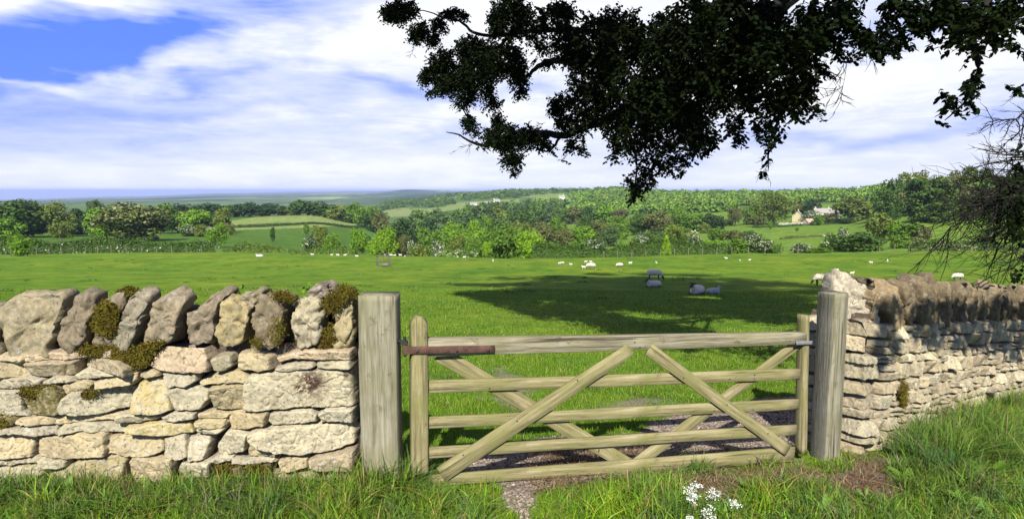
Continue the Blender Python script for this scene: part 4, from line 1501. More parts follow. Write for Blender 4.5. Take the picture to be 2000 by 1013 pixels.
def crown_arrays(seed, kindc, n):
    """crown of unit height standing on z = 0, unit width"""
    rs = np.random.default_rng(seed)
    lob = []
    if kindc == 'cone':
        for i in range(46):
            z = rs.uniform(0.05, 0.95)
            r = 0.42 * (1 - z) ** 0.8 + 0.03
            a = rs.uniform(0, 6.283)
            lob.append((r * math.cos(a) * .8, r * math.sin(a) * .8, z, 0.10 + 0.05 * (1 - z)))
    elif kindc == 'layer':          # cedar-like tiers and a ragged dome
        for i in range(50):
            z = 0.08 + 0.84 * (i % 9) / 9 + rs.uniform(-.02, .02)
            r = 0.47 * math.sqrt(max(1 - ((z - 0.22) / 0.80) ** 2, 0.02)) * rs.uniform(0.35, 0.95)
            a = rs.uniform(0, 6.283)
            lob.append((r * math.cos(a), r * math.sin(a), z, rs.uniform(0.10, 0.14)))
        for z in (.15, .3, .45, .6, .75):
            lob.append((0, 0, z, .24))
    else:
        cz, rz, rx, lo, hi = {'round': (0.50, 0.48, 0.43, 0.13, 0.20), 'tall': (0.52, 0.46, 0.38, 0.13, 0.19), 'spread': (0.45, 0.50, 0.42, 0.12, 0.18),
                              'bush': (0.38, 0.55, 0.42, 0.14, 0.22), 'airy': (0.52, 0.46, 0.40, 0.09, 0.15), 'flat': (0.6, 0.3, 0.45, 0.10, 0.15)}[kindc]
        m = 34 if kindc != 'airy' else 46
        for i in range(m):
            d = rs.normal(0, 1, 3)
            d /= np.linalg.norm(d)
            f = rs.uniform(0.55, 0.92)
            z = cz + d[2] * rz * f * 0.95
            lob.append((d[0] * rx * f, d[1] * rx * f, max(z, 0.07), rs.uniform(lo, hi)))
        lob.append((0, 0, cz, 0.30))
        lob.append((0, 0, cz * .6, 0.24))
    lob = np.array(lob)
    w = lob[:, 3] ** 2
    k = rs.choice(len(lob), n, p=w / w.sum())
    d = rs.normal(0, 1, (n, 3))
    d[:, 2] += 0.25
    d /= np.linalg.norm(d, axis=1, keepdims=True)
    sq = 0.55 if kindc == 'layer' else 0.9
    rr = lob[k, 3:4] * rs.uniform(0.72, 1.08, (n, 1)) * np.array([1, 1, sq])
    if kindc == 'airy':
        rr = lob[k, 3:4] * rs.uniform(0.2, 1.25, (n, 1))
    P = lob[k, :3] + d * rr
    P[:, 2] = np.abs(P[:, 2] - 0.015) + 0.015
    return P, d, rs


CROWN_CACHE = {}


def crown_mesh(kindc, var, n, size):
    key = (kindc, var, n, size)
    if key not in CROWN_CACHE:
        P, d, rs = crown_arrays(var * 31 + len(kindc), kindc, n)
        V = cards(P, d, np.full(n, size), rs)
        fm = (rs.random(n) < 0.5)
        top = P[:, 2] + 0.3 * np.linalg.norm(P[:, :2], axis=1)
        fm = ((top > np.quantile(top, 0.35)) & (rs.random(n) < 0.24)).astype(np.int32)
        me = mesh_np('crown', V, np.arange(4 * n).reshape(-1, 4), [LEAF['mid'], LEAF['mid']], False, fm)
        CROWN_CACHE[key] = me
    return CROWN_CACHE[key]


def trunk_mesh(seed, mat):
    """tapered trunk with limbs, unit height"""
    rs = np.random.default_rng(seed)
    bm = bmesh.new()

    def tube(pts, r0, r1, n=8):
        pts = [Vector(p) for p in pts]
        rings = []
        for i, p in enumerate(pts):
            dv = (pts[min(i + 1, len(pts) - 1)] - pts[max(i - 1, 0)]).normalized()
            q = dv.to_track_quat('Z', 'Y').to_matrix()
            r = r0 + (r1 - r0) * i / (len(pts) - 1)
            rings.append([bm.verts.new(p + q @ Vector((math.cos(a) * r, math.sin(a) * r, 0))) for a in [6.2832 * j / n for j in range(n)]])
        for a, b in zip(rings[:-1], rings[1:]):
            for j in range(n):
                bm.faces.new((a[j], a[(j + 1) % n], b[(j + 1) % n], b[j]))
        bm.faces.new(rings[-1])
    tube([(0, 0, -0.04), (0.005, 0, 0.02), (0.01, 0.01, .2), (0, .01, .45), (-.01, 0, .75)], .04, .012)
    for i in range(7):
        a, z = rs.uniform(0, 6.28), rs.uniform(.16, .5)
        r = rs.uniform(.2, .33)
        tube([(0, 0, z), (r * .5 * math.cos(a), r * .5 * math.sin(a), z + .12), (r * math.cos(a), r * math.sin(a), z + .30)], .016, .004, 6)
    me = bpy.data.meshes.new('trunk')
    bm.to_mesh(me)
    bm.free()
    me.materials.append(mat)
    return me


TRUNKS = [trunk_mesh(s_, BARK) for s_ in (1, 2, 3)]
TRUNK_PALE = trunk_mesh(4, BARK_PALE)
_tn = [0]


def tree(px, ytop, wpx, d, kindc, leaf, label, cat='tree', group=None, blossom=None, n=None, name='tree', pale=False, depth=None, base=None):
    """a tree at photograph column px and distance d, its top at ytop, wpx wide"""
    _tn[0] += 1
    i = _tn[0]
    p = pix(px, ytop, d)
    g = gpt(p.x, p.y, -0.05) if base is None else pix(px, base, d)
    g.x, g.y = p.x, p.y
    h = max(p.z - g.z, 0.6)
    w = wpx / F * d * (1.20 if px < 800 else 1.06)
    root = empty(name, g, label, cat, group, rz=random.uniform(0, 6.28))
    root.scale = (w * random.uniform(.97, 1.06), w * random.uniform(.9, 1.1) if depth is None else depth, h)
    px_h = h / d * F
    n = n or (5200 if px_h > 60 else 3400 if px_h > 38 else 1900)
    size = {5200: 0.030, 3400: 0.037, 1900: 0.050}.get(n, 0.037)
    if kindc == 'airy':
        n, size = int(n * .8), size * 0.8
    me = crown_mesh(kindc, i % 4, n, round(size, 4))
    c = obj('crown', me, root)
    lm = LEAF[leaf]
    for k, mm in enumerate((lm, blossom or lm)):
        c.material_slots[k].link = 'OBJECT'
        c.material_slots[k].material = mm
    t = obj('trunk', TRUNK_PALE if pale else TRUNKS[i % 3], root)
    return root


def hedge(name, pts, hpx, leaf, label, cat='hedge', thick=1.4, n=6000, size=0.16, blossom=None, bl=0.0, group=None, zig=0.25, seed=1):
    """clipped or ragged hedge along ground points [(x, y)]; hpx = height in metres"""
    rs = np.random.default_rng(seed)
    P = np.array(pts, float)
    seg = np.hypot(*(P[1:] - P[:-1]).T)
    cum = np.r_[0, np.cumsum(seg)]
    s = rs.uniform(0, cum[-1], n)
    x, y = np.interp(s, cum, P[:, 0]), np.interp(s, cum, P[:, 1])
    hh = hpx * (1 + zig * vnoise(np.stack([s * 0.16, s * 0], -1), seed) * 1.6 + zig * 0.6 * vnoise(np.stack([s * 0.7, s * 0], -1), seed + 1))
    hh = np.maximum(hh, hpx * .25)
    a = rs.uniform(0, 3.1416, n)
    rr = np.sqrt(rs.uniform(0.35, 1.0, n))
    off = np.cos(a) * thick * .5 * rr
    zz = np.abs(np.sin(a)) * hh * rr * rs.uniform(0.6, 1.02, n)
    dirx = np.interp(s, cum[:-1] + seg / 2, (P[1:, 0] - P[:-1, 0]) / seg)
    diry = np.interp(s, cum[:-1] + seg / 2, (P[1:, 1] - P[:-1, 1]) / seg)
    X, Y = x - diry * off, y + dirx * off
    Z = gz(X, Y) + zz
    Nn = np.stack([-diry * np.cos(a), dirx * np.cos(a), np.sin(a) + .3], -1)
    V = cards(np.stack([X, Y, Z], -1), Nn, np.full(n, size), rs)
    mats = [LEAF[leaf], blossom or LEAF[leaf]]
    fm = ((rs.random(n) < bl) & (vnoise(np.stack([s * .3, zz], -1), 4) > 0)).astype(np.int32)
    o = obj(name, mesh_np(name, V, np.arange(4 * n).reshape(-1, 4), mats, False, fm))
    tag(o, label, cat, group)
    return kind(o, 'thing')


def gl(*pts):
    """photograph points on the ground -> list of (x, y)"""
    out = []
    for px, d in pts:
        p = pix(px, 450, d)
        out.append((p.x, p.y))
    return out


def build_trees():
    B, BP = BLOSSOM, BLOSSOM_P
    T = tree
    # ---- left: the clump beyond the first hedge
    T(22, 386, 118, 252, 'round', 'dark', 'big dark broadleaf tree at the left edge of the far clump', n=5200)
    T(8, 418, 56, 232, 'bush', 'bright', 'bright green bush under the big dark tree at the left edge', 'bush')
    T(98, 391, 92, 262, 'airy', 'olive', 'tall loose olive willow right of the big dark tree', n=5200)
    T(62, 412, 50, 258, 'round', 'mid', 'mid green tree squeezed between the dark tree and the olive willow')
    T(118, 428, 50, 214, 'airy', 'olive', 'thin young olive tree in front of the willow', pale=True)
    T(150, 408, 40, 300, 'round', 'deep', 'very dark small tree showing through the gap beside the dead topped oak')
    T(140, 425, 40, 285, 'round', 'grey', 'grey green bush below the very dark small tree', 'bush')
    r = T(203, 398, 62, 240, 'round', 'bright', 'leaning bright green tree with a pale stripped trunk base', pale=True, n=5200)
    T(184, 383, 30, 335, 'flat', 'grey', 'bare flat topped dead crown standing above the leaning bright tree')
    T(255, 391, 122, 226, 'spread', 'chest', 'wide horse chestnut in flower with branches sweeping to the grass', blossom=BP, n=5200)
    T(318, 398, 52, 300, 'round', 'mid', 'mid green tree just right of the flowering horse chestnut')
    T(345, 403, 46, 305, 'round', 'olive', 'olive green tree, second to the right of the horse chestnut')
    T(383, 406, 56, 300, 'round', 'bright', 'yellow green domed tree left of the grey barn roof')
    T(366, 433, 26, 272, 'bush', 'dark', 'white flowering hawthorn under the yellow green domed tree', 'bush', blossom=B)
    T(392, 436, 26, 268, 'bush', 'olive', 'low olive bush beside the white hawthorn', 'bush')
    T(434, 405, 34, 300, 'tall', 'olive', 'slim olive tree behind the grey barn roof')
    T(443, 432, 24, 285, 'bush', 'brown', 'brown bush at the end of the pale field hedge', 'bush')
    T(425, 429, 46, 178, 'airy', 'bright', 'young bright green tree standing alone in the second field', pale=True, n=5200)
    for px, yt, w in ((352, 399, 44), (392, 393, 52), (428, 397, 46), (458, 399, 44), (487, 395, 42), (512, 403, 36)):
        T(px, yt, w, 470, 'round', 'deep' if px % 3 else 'dark', 'dark tree in the row behind the barn and the pale field', group='dark row of trees left of the pale field')
    for px, yt, w, lf in ((526, 396, 40, 'deep'), (549, 401, 32, 'grey'), (571, 404, 36, 'olive'), (600, 387, 62, 'dark'), (633, 398, 46, 'dark'), (660, 400, 50, 'olive'), (688, 396, 44, 'mid')):
        T(px, yt, w, 500, 'round', lf, 'tree in the row along the top of the pale field', group='trees along the top of the pale field')
    for px, yt, w, d, lf in ((712, 398, 46, 440, 'mid'), (728, 408, 40, 400, 'dark'), (742, 412, 34, 380, 'brown')):
        T(px, yt, w, d, 'round', lf, 'tree where the pale field drops into the valley', group='trees at the corner of the pale field')
    T(622, 440, 34, 200, 'tall', 'olive', 'slim olive tree next to the white hawthorn in the second field')
    T(605, 456, 24, 190, 'bush', 'dark', 'white flowering hawthorn left of the slim olive tree in the second field', 'bush', blossom=B)
    T(648, 450, 32, 172, 'airy', 'bright', 'thin bright sapling right of the slim olive tree', pale=True)
    T(700, 441, 38, 158, 'tall', 'bright', 'bright upright tree at the field edge, left of the yellow green pair')
    T(755, 440, 50, 150, 'airy', 'lime', 'yellow green spring tree at the field edge', n=5200)
    T(732, 462, 30, 148, 'bush', 'lime', 'low yellow green bush at the foot of the spring tree', 'bush')
    T(787, 452, 34, 152, 'airy', 'brown', 'brown twiggy tree right of the yellow green spring tree')
    T(782, 428, 56, 215, 'round', 'deep', 'dark round tree behind the brown twiggy tree', n=5200)
    T(806, 466, 28, 146, 'bush', 'grey', 'greyish hawthorn in flower beside the dark olive bush', 'bush', blossom=B)
    T(855, 468, 32, 150, 'bush', 'grey', 'white hawthorn in flower between the dark olive bush and the valley trees', 'bush', blossom=B)
    T(818, 474, 44, 138, 'bush', 'olive', 'dark olive rounded bush at the field edge', 'bush')
    T(868, 485, 40, 136, 'bush', 'bright', 'low bright bramble bush at the field edge', 'bush', blossom=B)
    T(905, 486, 52, 136, 'bush', 'mid', 'low flowering bramble thicket left of the lime sapling', 'bush', blossom=B)
    # valley trees, front rank
    T(842, 434, 58, 220, 'round', 'mid', 'mid green valley tree behind the white hawthorn', n=5200)
    T(878, 430, 58, 235, 'round', 'bright', 'bright valley tree right of the mid green one')
    T(896, 450, 50, 175, 'airy', 'olive', 'olive brown loose tree in the front of the valley')
    T(925, 430, 60, 215, 'round', 'bright', 'yellow green domed tree in the front of the valley', n=5200)
    T(928, 455, 44, 160, 'round', 'mid', 'small round green tree below the yellow green domed tree')
    T(987, 438, 92, 148, 'round', 'mid', 'largest round green tree at the edge of the pasture', n=5200)
    T(1036, 452, 54, 132, 'round', 'lime', 'light green clustered sycamore beside the largest round tree', n=5200)
    T(952, 420, 50, 300, 'round', 'mid', 'mid green tree above the lime sapling')
    T(1012, 424, 54, 310, 'round', 'olive', 'olive tree behind the light green sycamore')
    # dark wood in the middle distance
    for k, (px, yt, w, lf) in enumerate(((800, 416, 44, 'grey'), (824, 410, 50, 'woodfar'), (852, 408, 50, 'grey'), (882, 404, 54, 'dark'), (912, 402, 52, 'woodfar'), (944, 397, 60, 'grey'),
                                         (974, 402, 54, 'olive'), (1004, 404, 50, 'dark'), (838, 424, 48, 'deep'), (872, 420, 50, 'grey'), (906, 418, 48, 'grey'), (942, 416, 52, 'deep'), (980, 418, 48, 'woodfar'))):
        T(px, yt, w, 470 - 40 * (k > 7), 'round', lf, 'crown in the grey green wood across the valley', group='grey green wood across the valley', n=1900)
    # right of the valley
    for px, yt, w, d, kd, lf, lb in (
            (1062, 434, 52, 255, 'round', 'brown', 'brownish tree behind the light green sycamore'),
            (1086, 424, 44, 300, 'round', 'mid', 'mid green tree above the hedge, left of the brown thicket'),
            (1108, 440, 46, 240, 'round', 'brown', 'brown budding tree above the strip field'),
            (1140, 438, 50, 238, 'round', 'bright', 'yellow green tree above the strip field'),
            (1172, 426, 62, 270, 'airy', 'brown', 'grey brown twiggy tree beside the dark round tree'),
            (1145, 420, 40, 320, 'round', 'dark', 'dark tree behind the grey brown twiggy tree'),
            (1190, 440, 44, 245, 'bush', 'grey', 'grey willow bush above the strip field'),
            (1213, 419, 36, 300, 'round', 'mid', 'dense dark round tree above the strip field'),
            (1080, 466, 40, 195, 'bush', 'mid', 'left bush on the strip field bank'),
            (1128, 466, 44, 195, 'bush', 'mid', 'middle bush on the strip field bank'),
            (1165, 465, 46, 195, 'bush', 'dark', 'right bush on the strip field bank, tipped with may blossom')):
        T(px, yt, w, d, kd, lf, lb, 'tree' if kd != 'bush' else 'bush', blossom=B if 'may' in lb else None)
    for k, (px, yt, w, lf) in enumerate(((1022, 402, 38, 'dark'), (1046, 398, 42, 'woodfar'), (1070, 402, 40, 'grey'), (1095, 400, 42, 'woodfar'), (1120, 403, 40, 'brown'), (1148, 402, 44, 'dark'), (1180, 397, 36, 'bright'), (1208, 404, 38, 'brown'))):
        T(px, yt, w, 520, 'round', lf, 'tree in the belt below the bright hill field', group='belt of trees below the bright hill field')
    for px, yt, w, d, kd, lf, lb in (
            (1250, 414, 46, 340, 'round', 'dark', 'dark green tree left of the brown hedge trees'),
            (1285, 412, 60, 335, 'round', 'brown', 'broad brownish hedge tree in the middle of the right slope'),
            (1325, 404, 44, 360, 'round', 'mid', 'mid green tree above the brownish hedge tree'),
            (1355, 412, 58, 350, 'round', 'mid', 'round tree left of the gap in the right slope'),
            (1392, 413, 50, 345, 'bush', 'deep', 'dark thicket beside the gap in the right slope'),
            (1437, 400, 40, 395, 'airy', 'brown', 'slim brown tree standing in the gap of the right slope'),
            (1470, 398, 40, 400, 'round', 'mid', 'green tree leaning on the great olive tree'),
            (1512, 373, 86, 395, 'airy', 'olive', 'great olive tree left of the farmhouse'),
            (1480, 418, 44, 370, 'airy', 'brown', 'brown bare bush below the great olive tree'),
            (1588, 388, 34, 470, 'round', 'deep', 'dark conifer like tree behind the yellow cottage'),
            (1560, 392, 34, 480, 'round', 'brown', 'brown tree behind the yellow cottage'),
            (1585, 410, 32, 418, 'bush', 'grey', 'flowering bush between cottage and farmhouse'),
            (1599, 418, 24, 372, 'round', 'mid', 'small round tree beside the pink roofed shed'),
            (1668, 384, 72, 395, 'round', 'olive', 'broad olive tree right of the farmhouse'),
            (1710, 382, 30, 420, 'round', 'lime', 'lime green tree right of the broad olive tree'),
            (1622, 416, 40, 400, 'bush', 'brown', 'low brown shrubs in front of the farmhouse'),
            (1648, 424, 40, 385, 'bush', 'deep', 'dark blue green yew bush in front of the broad olive tree'),
            (1721, 411, 58, 198, 'tall', 'olive', 'tall olive tree behind the dark round bush'),
            (1752, 432, 36, 192, 'round', 'bright', 'bright small tree beside the tall olive tree'),
            (1778, 430, 58, 190, 'round', 'mid', 'dense mid green tree right of the tall olive tree'),
            (1806, 438, 30, 186, 'bush', 'chest', 'pale flowering elder at the side of the dense mid green tree'),
            (1676, 446, 92, 146, 'bush', 'dark', 'large dark round bush at the pasture edge'),
            (1624, 452, 44, 160, 'bush', 'mid', 'hawthorn with white tips left of the large dark bush'),
            (1648, 441, 26, 172, 'bush', 'dark', 'dark bush peeping over the white tipped hawthorn')):
        T(px, yt, w, d, kd, lf, lb, 'tree' if kd != 'bush' else 'bush', blossom=B if ('white' in lb or 'flowering bush' in lb) else BP if 'elder' in lb else None)
    # bushes along the pasture edge, right of centre
    for px, yt, w, d, kd, lf, lb in (
            (1252, 455, 44, 176, 'bush', 'grey', 'white hawthorn in full flower behind the right hand hedge'),
            (1243, 480, 30, 146, 'bush', 'olive', 'small pale hawthorn in the right hand hedge'),
            (1318, 438, 66, 162, 'airy', 'olive', 'olive brown airy thicket behind the slender lime sapling'),
            (1358, 462, 40, 148, 'bush', 'deep', 'dark thorn bush streaked with white blossom'),
            (1350, 446, 40, 170, 'bush', 'olive', 'white topped bush behind the streaked thorn'),
            (1398, 462, 50, 146, 'bush', 'bright', 'bright green bush right of the streaked thorn'),
            (1440, 464, 50, 143, 'bush', 'mid', 'mid green bush in the middle of the right hand thicket'),
            (1472, 454, 46, 148, 'bush', 'dark', 'dark bush with may blossom near the end of the thicket'),
            (1496, 464, 36, 142, 'bush', 'dark', 'flowering dark bush, last but one in the thicket'),
            (1518, 472, 26, 140, 'bush', 'mid', 'small round bush ending the thicket'),
            (1565, 474, 44, 142, 'bush', 'grey', 'low white flowering bush alone on the bank'),
            (1600, 482, 44, 138, 'bush', 'mid', 'low bramble bush at the foot of the bank'),
            (1416, 478, 40, 138, 'bush', 'dark', 'dark low bush under the bright green bush')):
        T(px, yt, w, d, kd, lf, lb, 'bush' if kd == 'bush' else 'tree', blossom=B if any(q in lb for q in ('white', 'blossom', 'flowering', 'pale')) else None)
    # the high wood on the right
    T(1812, 340, 112, 250, 'layer', 'dark', 'great dark green layered tree on the right, skirts to the grass', n=5200)
    T(1842, 350, 74, 262, 'layer', 'mid', 'fresher green layered tree overlapping the great dark tree', n=5200)
    for px, yt, w, d, lf in ((1728, 352, 48, 340, 'woodfar'), (1752, 346, 56, 335, 'dark'), (1778, 338, 56, 345, 'olive'), (1800, 334, 50, 350, 'brown'), (1838, 334, 50, 350, 'olive'),
                             (1866, 330, 56, 345, 'brown'), (1896, 326, 52, 340, 'olive'), (1926, 330, 56, 335, 'mid'), (1958, 334, 60, 330, 'dark'), (1992, 330, 60, 330, 'olive'), (2030, 330, 60, 330, 'dark'),
                             (1740, 372, 52, 300, 'dark'), (1765, 366, 56, 310, 'brown'), (1885, 360, 60, 300, 'brown'), (1915, 372, 56, 295, 'dark'), (1945, 365, 60, 290, 'olive'), (1985, 370, 64, 285, 'dark')):
        T(px, yt, w, d, 'round', lf, 'broadleaf tree of the high wood behind the great dark tree', group='high wood on the right skyline', n=3400)
    for px, yt, w, d, lf, lb in ((1880, 402, 30, 262, 'lime', 'yellow green bush in the right corner behind the bare twigs'), (1908, 400, 34, 258, 'olive', 'olive bush beside the yellow green bush in the right corner'),
                                 (1760, 455, 40, 150, 'mid', 'small hawthorn beside the ditch on the right'), (1796, 462, 34, 146, 'chest', 'pale blossoming thorn by the fence on the right')):
        T(px, yt, w, d, 'bush', lf, lb, 'bush', blossom=BP if 'pale' in lb else None)
    rr_ = random.Random(4)
    for k in range(26):
        px = rr_.uniform(1045, 1480)
        y = rr_.uniform(0, 1)
        d = 175 + 260 * y ** 1.1
        if d < 225:
            d += 70
        lf = rr_.choice(['mid', 'brown', 'dark', 'olive', 'grey', 'mid', 'bright', 'deep'])
        w = rr_.uniform(20, 46) * (230 / d) ** .5
        gpy = project(np.array(gpt(pix(px, 450, d).x, d)))[1]
        T(px, float(gpy) - rr_.uniform(15, 30) * (230 / d) ** .6, w, d, 'bush', lf, 'scrub bush among the hedges of the right hand slope', 'bush', 'scrub on the right hand slope', blossom=B if rr_.random() < .14 else None)
    for k in range(16):
        px, d = rr_.uniform(770, 1010), rr_.uniform(165, 300)
        gpy = project(np.array(gpt(pix(px, 450, d).x, d)))[1]
        T(px, float(gpy) - rr_.uniform(28, 50), rr_.uniform(32, 52), d, 'round', rr_.choice(['mid', 'olive', 'bright', 'dark', 'grey']), 'crown among the trees filling the valley bottom', group='trees filling the valley bottom')
    for k in range(12):
        px, d = rr_.uniform(-20, 400), rr_.uniform(285, 330)
        gpy = project(np.array(gpt(pix(px, 450, d).x, d)))[1]
        T(px, float(gpy) - rr_.uniform(20, 34), rr_.uniform(34, 56), d, 'bush', rr_.choice(['mid', 'dark', 'deep', 'olive']), 'undergrowth bush between the trees of the left clump', 'bush', 'undergrowth of the left clump')
    # single trees out in the fields
    for px, yt, w, d, lf, lb in ((780, 412, 11, 1150, 'grey', 'lone dark tree in the pale hill field, left of the pair'), (803, 408, 11, 1150, 'grey', 'right tree of the two in the pale hill field'),
                                 (1032, 386, 15, 800, 'grey', 'lone round blue green tree below the bright hill field'), (1505, 430, 10, 330, 'mid', 'little tree near the upper edge of the farm field'),
                                 (1557, 444, 9, 300, 'mid', 'little tree in the middle of the farm field'), (532, 444, 10, 235, 'dark', 'tiny sapling below the pale field hedge'),
                                 (598, 434, 12, 300, 'mid', 'tiny tree on the pale field hedge'), (1213, 454, 7, 230, 'mid', 'tiny sapling in the strip field on the right slope')):
        T(px, yt, w, d, 'tall', lf, lb, n=1900)
    # fenced saplings in the pasture
    T(952, 470, 27, 112, 'tall', 'lime', 'lime green fenced sapling in the pasture', n=3400)
    T(1302, 460, 22, 106, 'cone', 'lime', 'slender lime sapling with a fenced foot in the pasture', n=3400)
    T(37, 457, 37, 96, 'round', 'bright', 'small bright tree in a slatted guard at the left hedge', n=3400)
    # hedges
    hedge('hedge', gl((-120, 118), (60, 121), (200, 123), (330, 124), (420, 126)), 2.7, 'dark', 'ragged green hedge closing the pasture on the left', n=30000, size=.17, blossom=B, bl=.05, seed=2)
    hedge('hedge', gl((415, 126), (520, 128), (600, 129), (680, 130)), 1.5, 'mid', 'low broken hedge and weeds closing the pasture in the middle', n=9000, size=.16, seed=3, zig=.5, blossom=LEAF['brown'], bl=.4)
    hedge('hedge', gl((1040, 122), (1120, 121), (1200, 119), (1300, 117), (1420, 116)), 2.6, 'dark', 'thick green hedge closing the pasture right of the sycamore', n=26000, size=.17, seed=4, zig=.35)
    hedge('hedge', gl((1780, 128), (1840, 128), (1900, 127), (1980, 126), (2080, 125)), 2.3, 'dark', 'dark overgrown hedge with fence posts on the right', n=15000, size=.18, seed=5, zig=.6, blossom=BP, bl=.12)
    hedge('hedge', gl((450, 352), (520, 362), (600, 380), (690, 410), (770, 440)), 1.7, 'deep', 'clipped dark hedge along the foot of the pale field', n=9000, size=.28, seed=6, zig=.15, thick=2.2)
    hedge('hedge', gl((690, 405), (720, 340), (748, 280), (760, 240)), 1.8, 'deep', 'dark hedge slanting down to the valley from the pale field', n=4000, size=.26, seed=7, zig=.15, thick=2.2)
    hedge('hedge', gl((1470, 352), (1560, 372), (1650, 385)), 1.6, 'deep', 'dark wall hedge at the top of the farm field', n=4200, size=.22, seed=8, zig=.2)
    hedge('hedge', gl((1525, 236), (1560, 240), (1600, 242), (1650, 238)), 1.2, 'brown', 'brown fence hedge at the foot of the farm field', n=3200, size=.18, seed=9, zig=.35)
    hedge('hedge', gl((1850, 250), (1900, 252), (1960, 250), (2040, 248)), 2.0, 'dark', 'hedge under the high wood behind the bare twigs', n=4200, size=.24, seed=10, zig=.3)


build_trees()


# far woods that read as one mass
def far_wood(name, regions, leafs, label_seed, n_each, wm=9.0):
    rs = np.random.default_rng(label_seed)
    P, d, _ = crown_arrays(77, 'round', 150)
    allv, fm = [], []
    for poly, d0, d1, n in regions:
        xs, ys = [p[0] for p in poly], [p[1] for p in poly]
        cnt = 0
        tries = 0
        while cnt < n and tries < 40:
            tries += 1
            m = n * 3
            px = rs.uniform(min(xs), max(xs), m)
            dd = np.exp(rs.uniform(math.log(d0), math.log(d1), m))
            u = (px - CX) / F * dd * 1.005
            z = gz(u, dd)
            qx, qy, _ = project(np.stack([u, dd, z], -1))
            ok = inpoly(qx, qy, poly)
            for k in np.nonzero(ok)[0]:
                if cnt >= n:
                    break
                w = wm * rs.uniform(.7, 1.35)
                h = w * rs.uniform(.5, .8)
                a = rs.uniform(0, 6.28)
                ca, sa = math.cos(a), math.sin(a)
                sel = rs.choice(150, n_each, replace=False)
                q = P[sel]
                q = np.stack([q[:, 0] * ca - q[:, 1] * sa, q[:, 0] * sa + q[:, 1] * ca, q[:, 2]], -1)
                dn = d[sel]
                dn = np.stack([dn[:, 0] * ca - dn[:, 1] * sa, dn[:, 0] * sa + dn[:, 1] * ca, dn[:, 2]], -1)
                V = cards(q * np.array([w, w, h]), dn, np.full(n_each, w * .10), rs, 0.9) + np.array([u[k], dd[k], z[k] - 1.0])
                allv.append(V)
                fm.append(np.full(n_each, rs.choice(len(leafs), p=[.5, .25, .15, .10][:len(leafs)]), np.int32))
                cnt += 1
    V = np.vstack(allv)
    o = obj(name, mesh_np(name, V, np.arange(len(V)).reshape(-1, 4), [LEAF[l] for l in leafs], False, np.concatenate(fm)))
    return kind(o, 'stuff')


far_wood('hillside_wood', [
    ([(1105, 376), (1200, 366), (1450, 372), (1620, 368), (1730, 352), (1740, 380), (1700, 395), (1600, 395), (1480, 402), (1360, 402), (1250, 404), (1190, 398), (1125, 402), (1118, 388)], 560, 1250, 1900),
    ([(1090, 398), (1200, 405), (1340, 410), (1440, 404), (1440, 414), (1230, 418), (1100, 412)], 480, 760, 220),
], ['wood', 'mid', 'woodfar', 'olive'], 3, 85, 11.0)
far_wood('distant_woods', [
    ([(745, 400), (770, 388), (830, 380), (900, 374), (1000, 371), (1100, 366), (1210, 362), (1210, 374), (1110, 376), (1040, 382), (960, 386), (890, 392), (830, 402), (780, 406)], 1000, 2300, 900),
    ([(700, 425), (740, 408), (790, 402), (850, 396), (900, 397), (860, 406), (800, 404), (760, 410)], 900, 1500, 130),
    ([(560, 432), (640, 428), (760, 420), (740, 440)], 520, 800, 90),
    ([(905, 410), (960, 406), (1030, 404), (1100, 398), (1110, 406), (1010, 412), (930, 414)], 640, 950, 150),
    ([(890, 386), (960, 384), (1030, 382), (1030, 386), (900, 392)], 1000, 1500, 60),
    ([(1190, 366), (1330, 364), (1460, 370), (1460, 376), (1190, 374)], 1150, 1700, 160),
], ['woodfar', 'dark', 'wood', 'grey'], 5, 60, 12.0)
# ------------------------------------------------------------------ buildings far off
WALL_STONE = m_simple('house_stone', (0.30, 0.27, 0.21), (0.42, 0.39, 0.31), 0.8, 0.9, 0.2, 0.02)
WALL_YEL = m_simple('house_yellow', (0.33, 0.28, 0.16), (0.42, 0.37, 0.23), 0.8, 0.9, 0.2, 0.02)
WALL_WHITE = m_simple('house_white', (0.62, 0.60, 0.55), (0.72, 0.70, 0.66), 0.5, 0.9, 0.2, 0.02)
ROOF_STONE = m_simple('roof_stone', (0.20, 0.185, 0.165), (0.30, 0.28, 0.25), 1.5, 0.9, 0.4, 0.03)
ROOF_DARK = m_simple('roof_slate', (0.10, 0.095, 0.09), (0.16, 0.15, 0.14), 1.5, 0.9, 0.4, 0.03)
ROOF_PINK = m_simple('roof_pink', (0.34, 0.22, 0.15), (0.44, 0.31, 0.22), 1.5, 0.9, 0.4, 0.03)
WINDOW = m_simple('window_dark', (0.03, 0.03, 0.035), (0.06, 0.06, 0.07), 1, 0.25, 0.0)


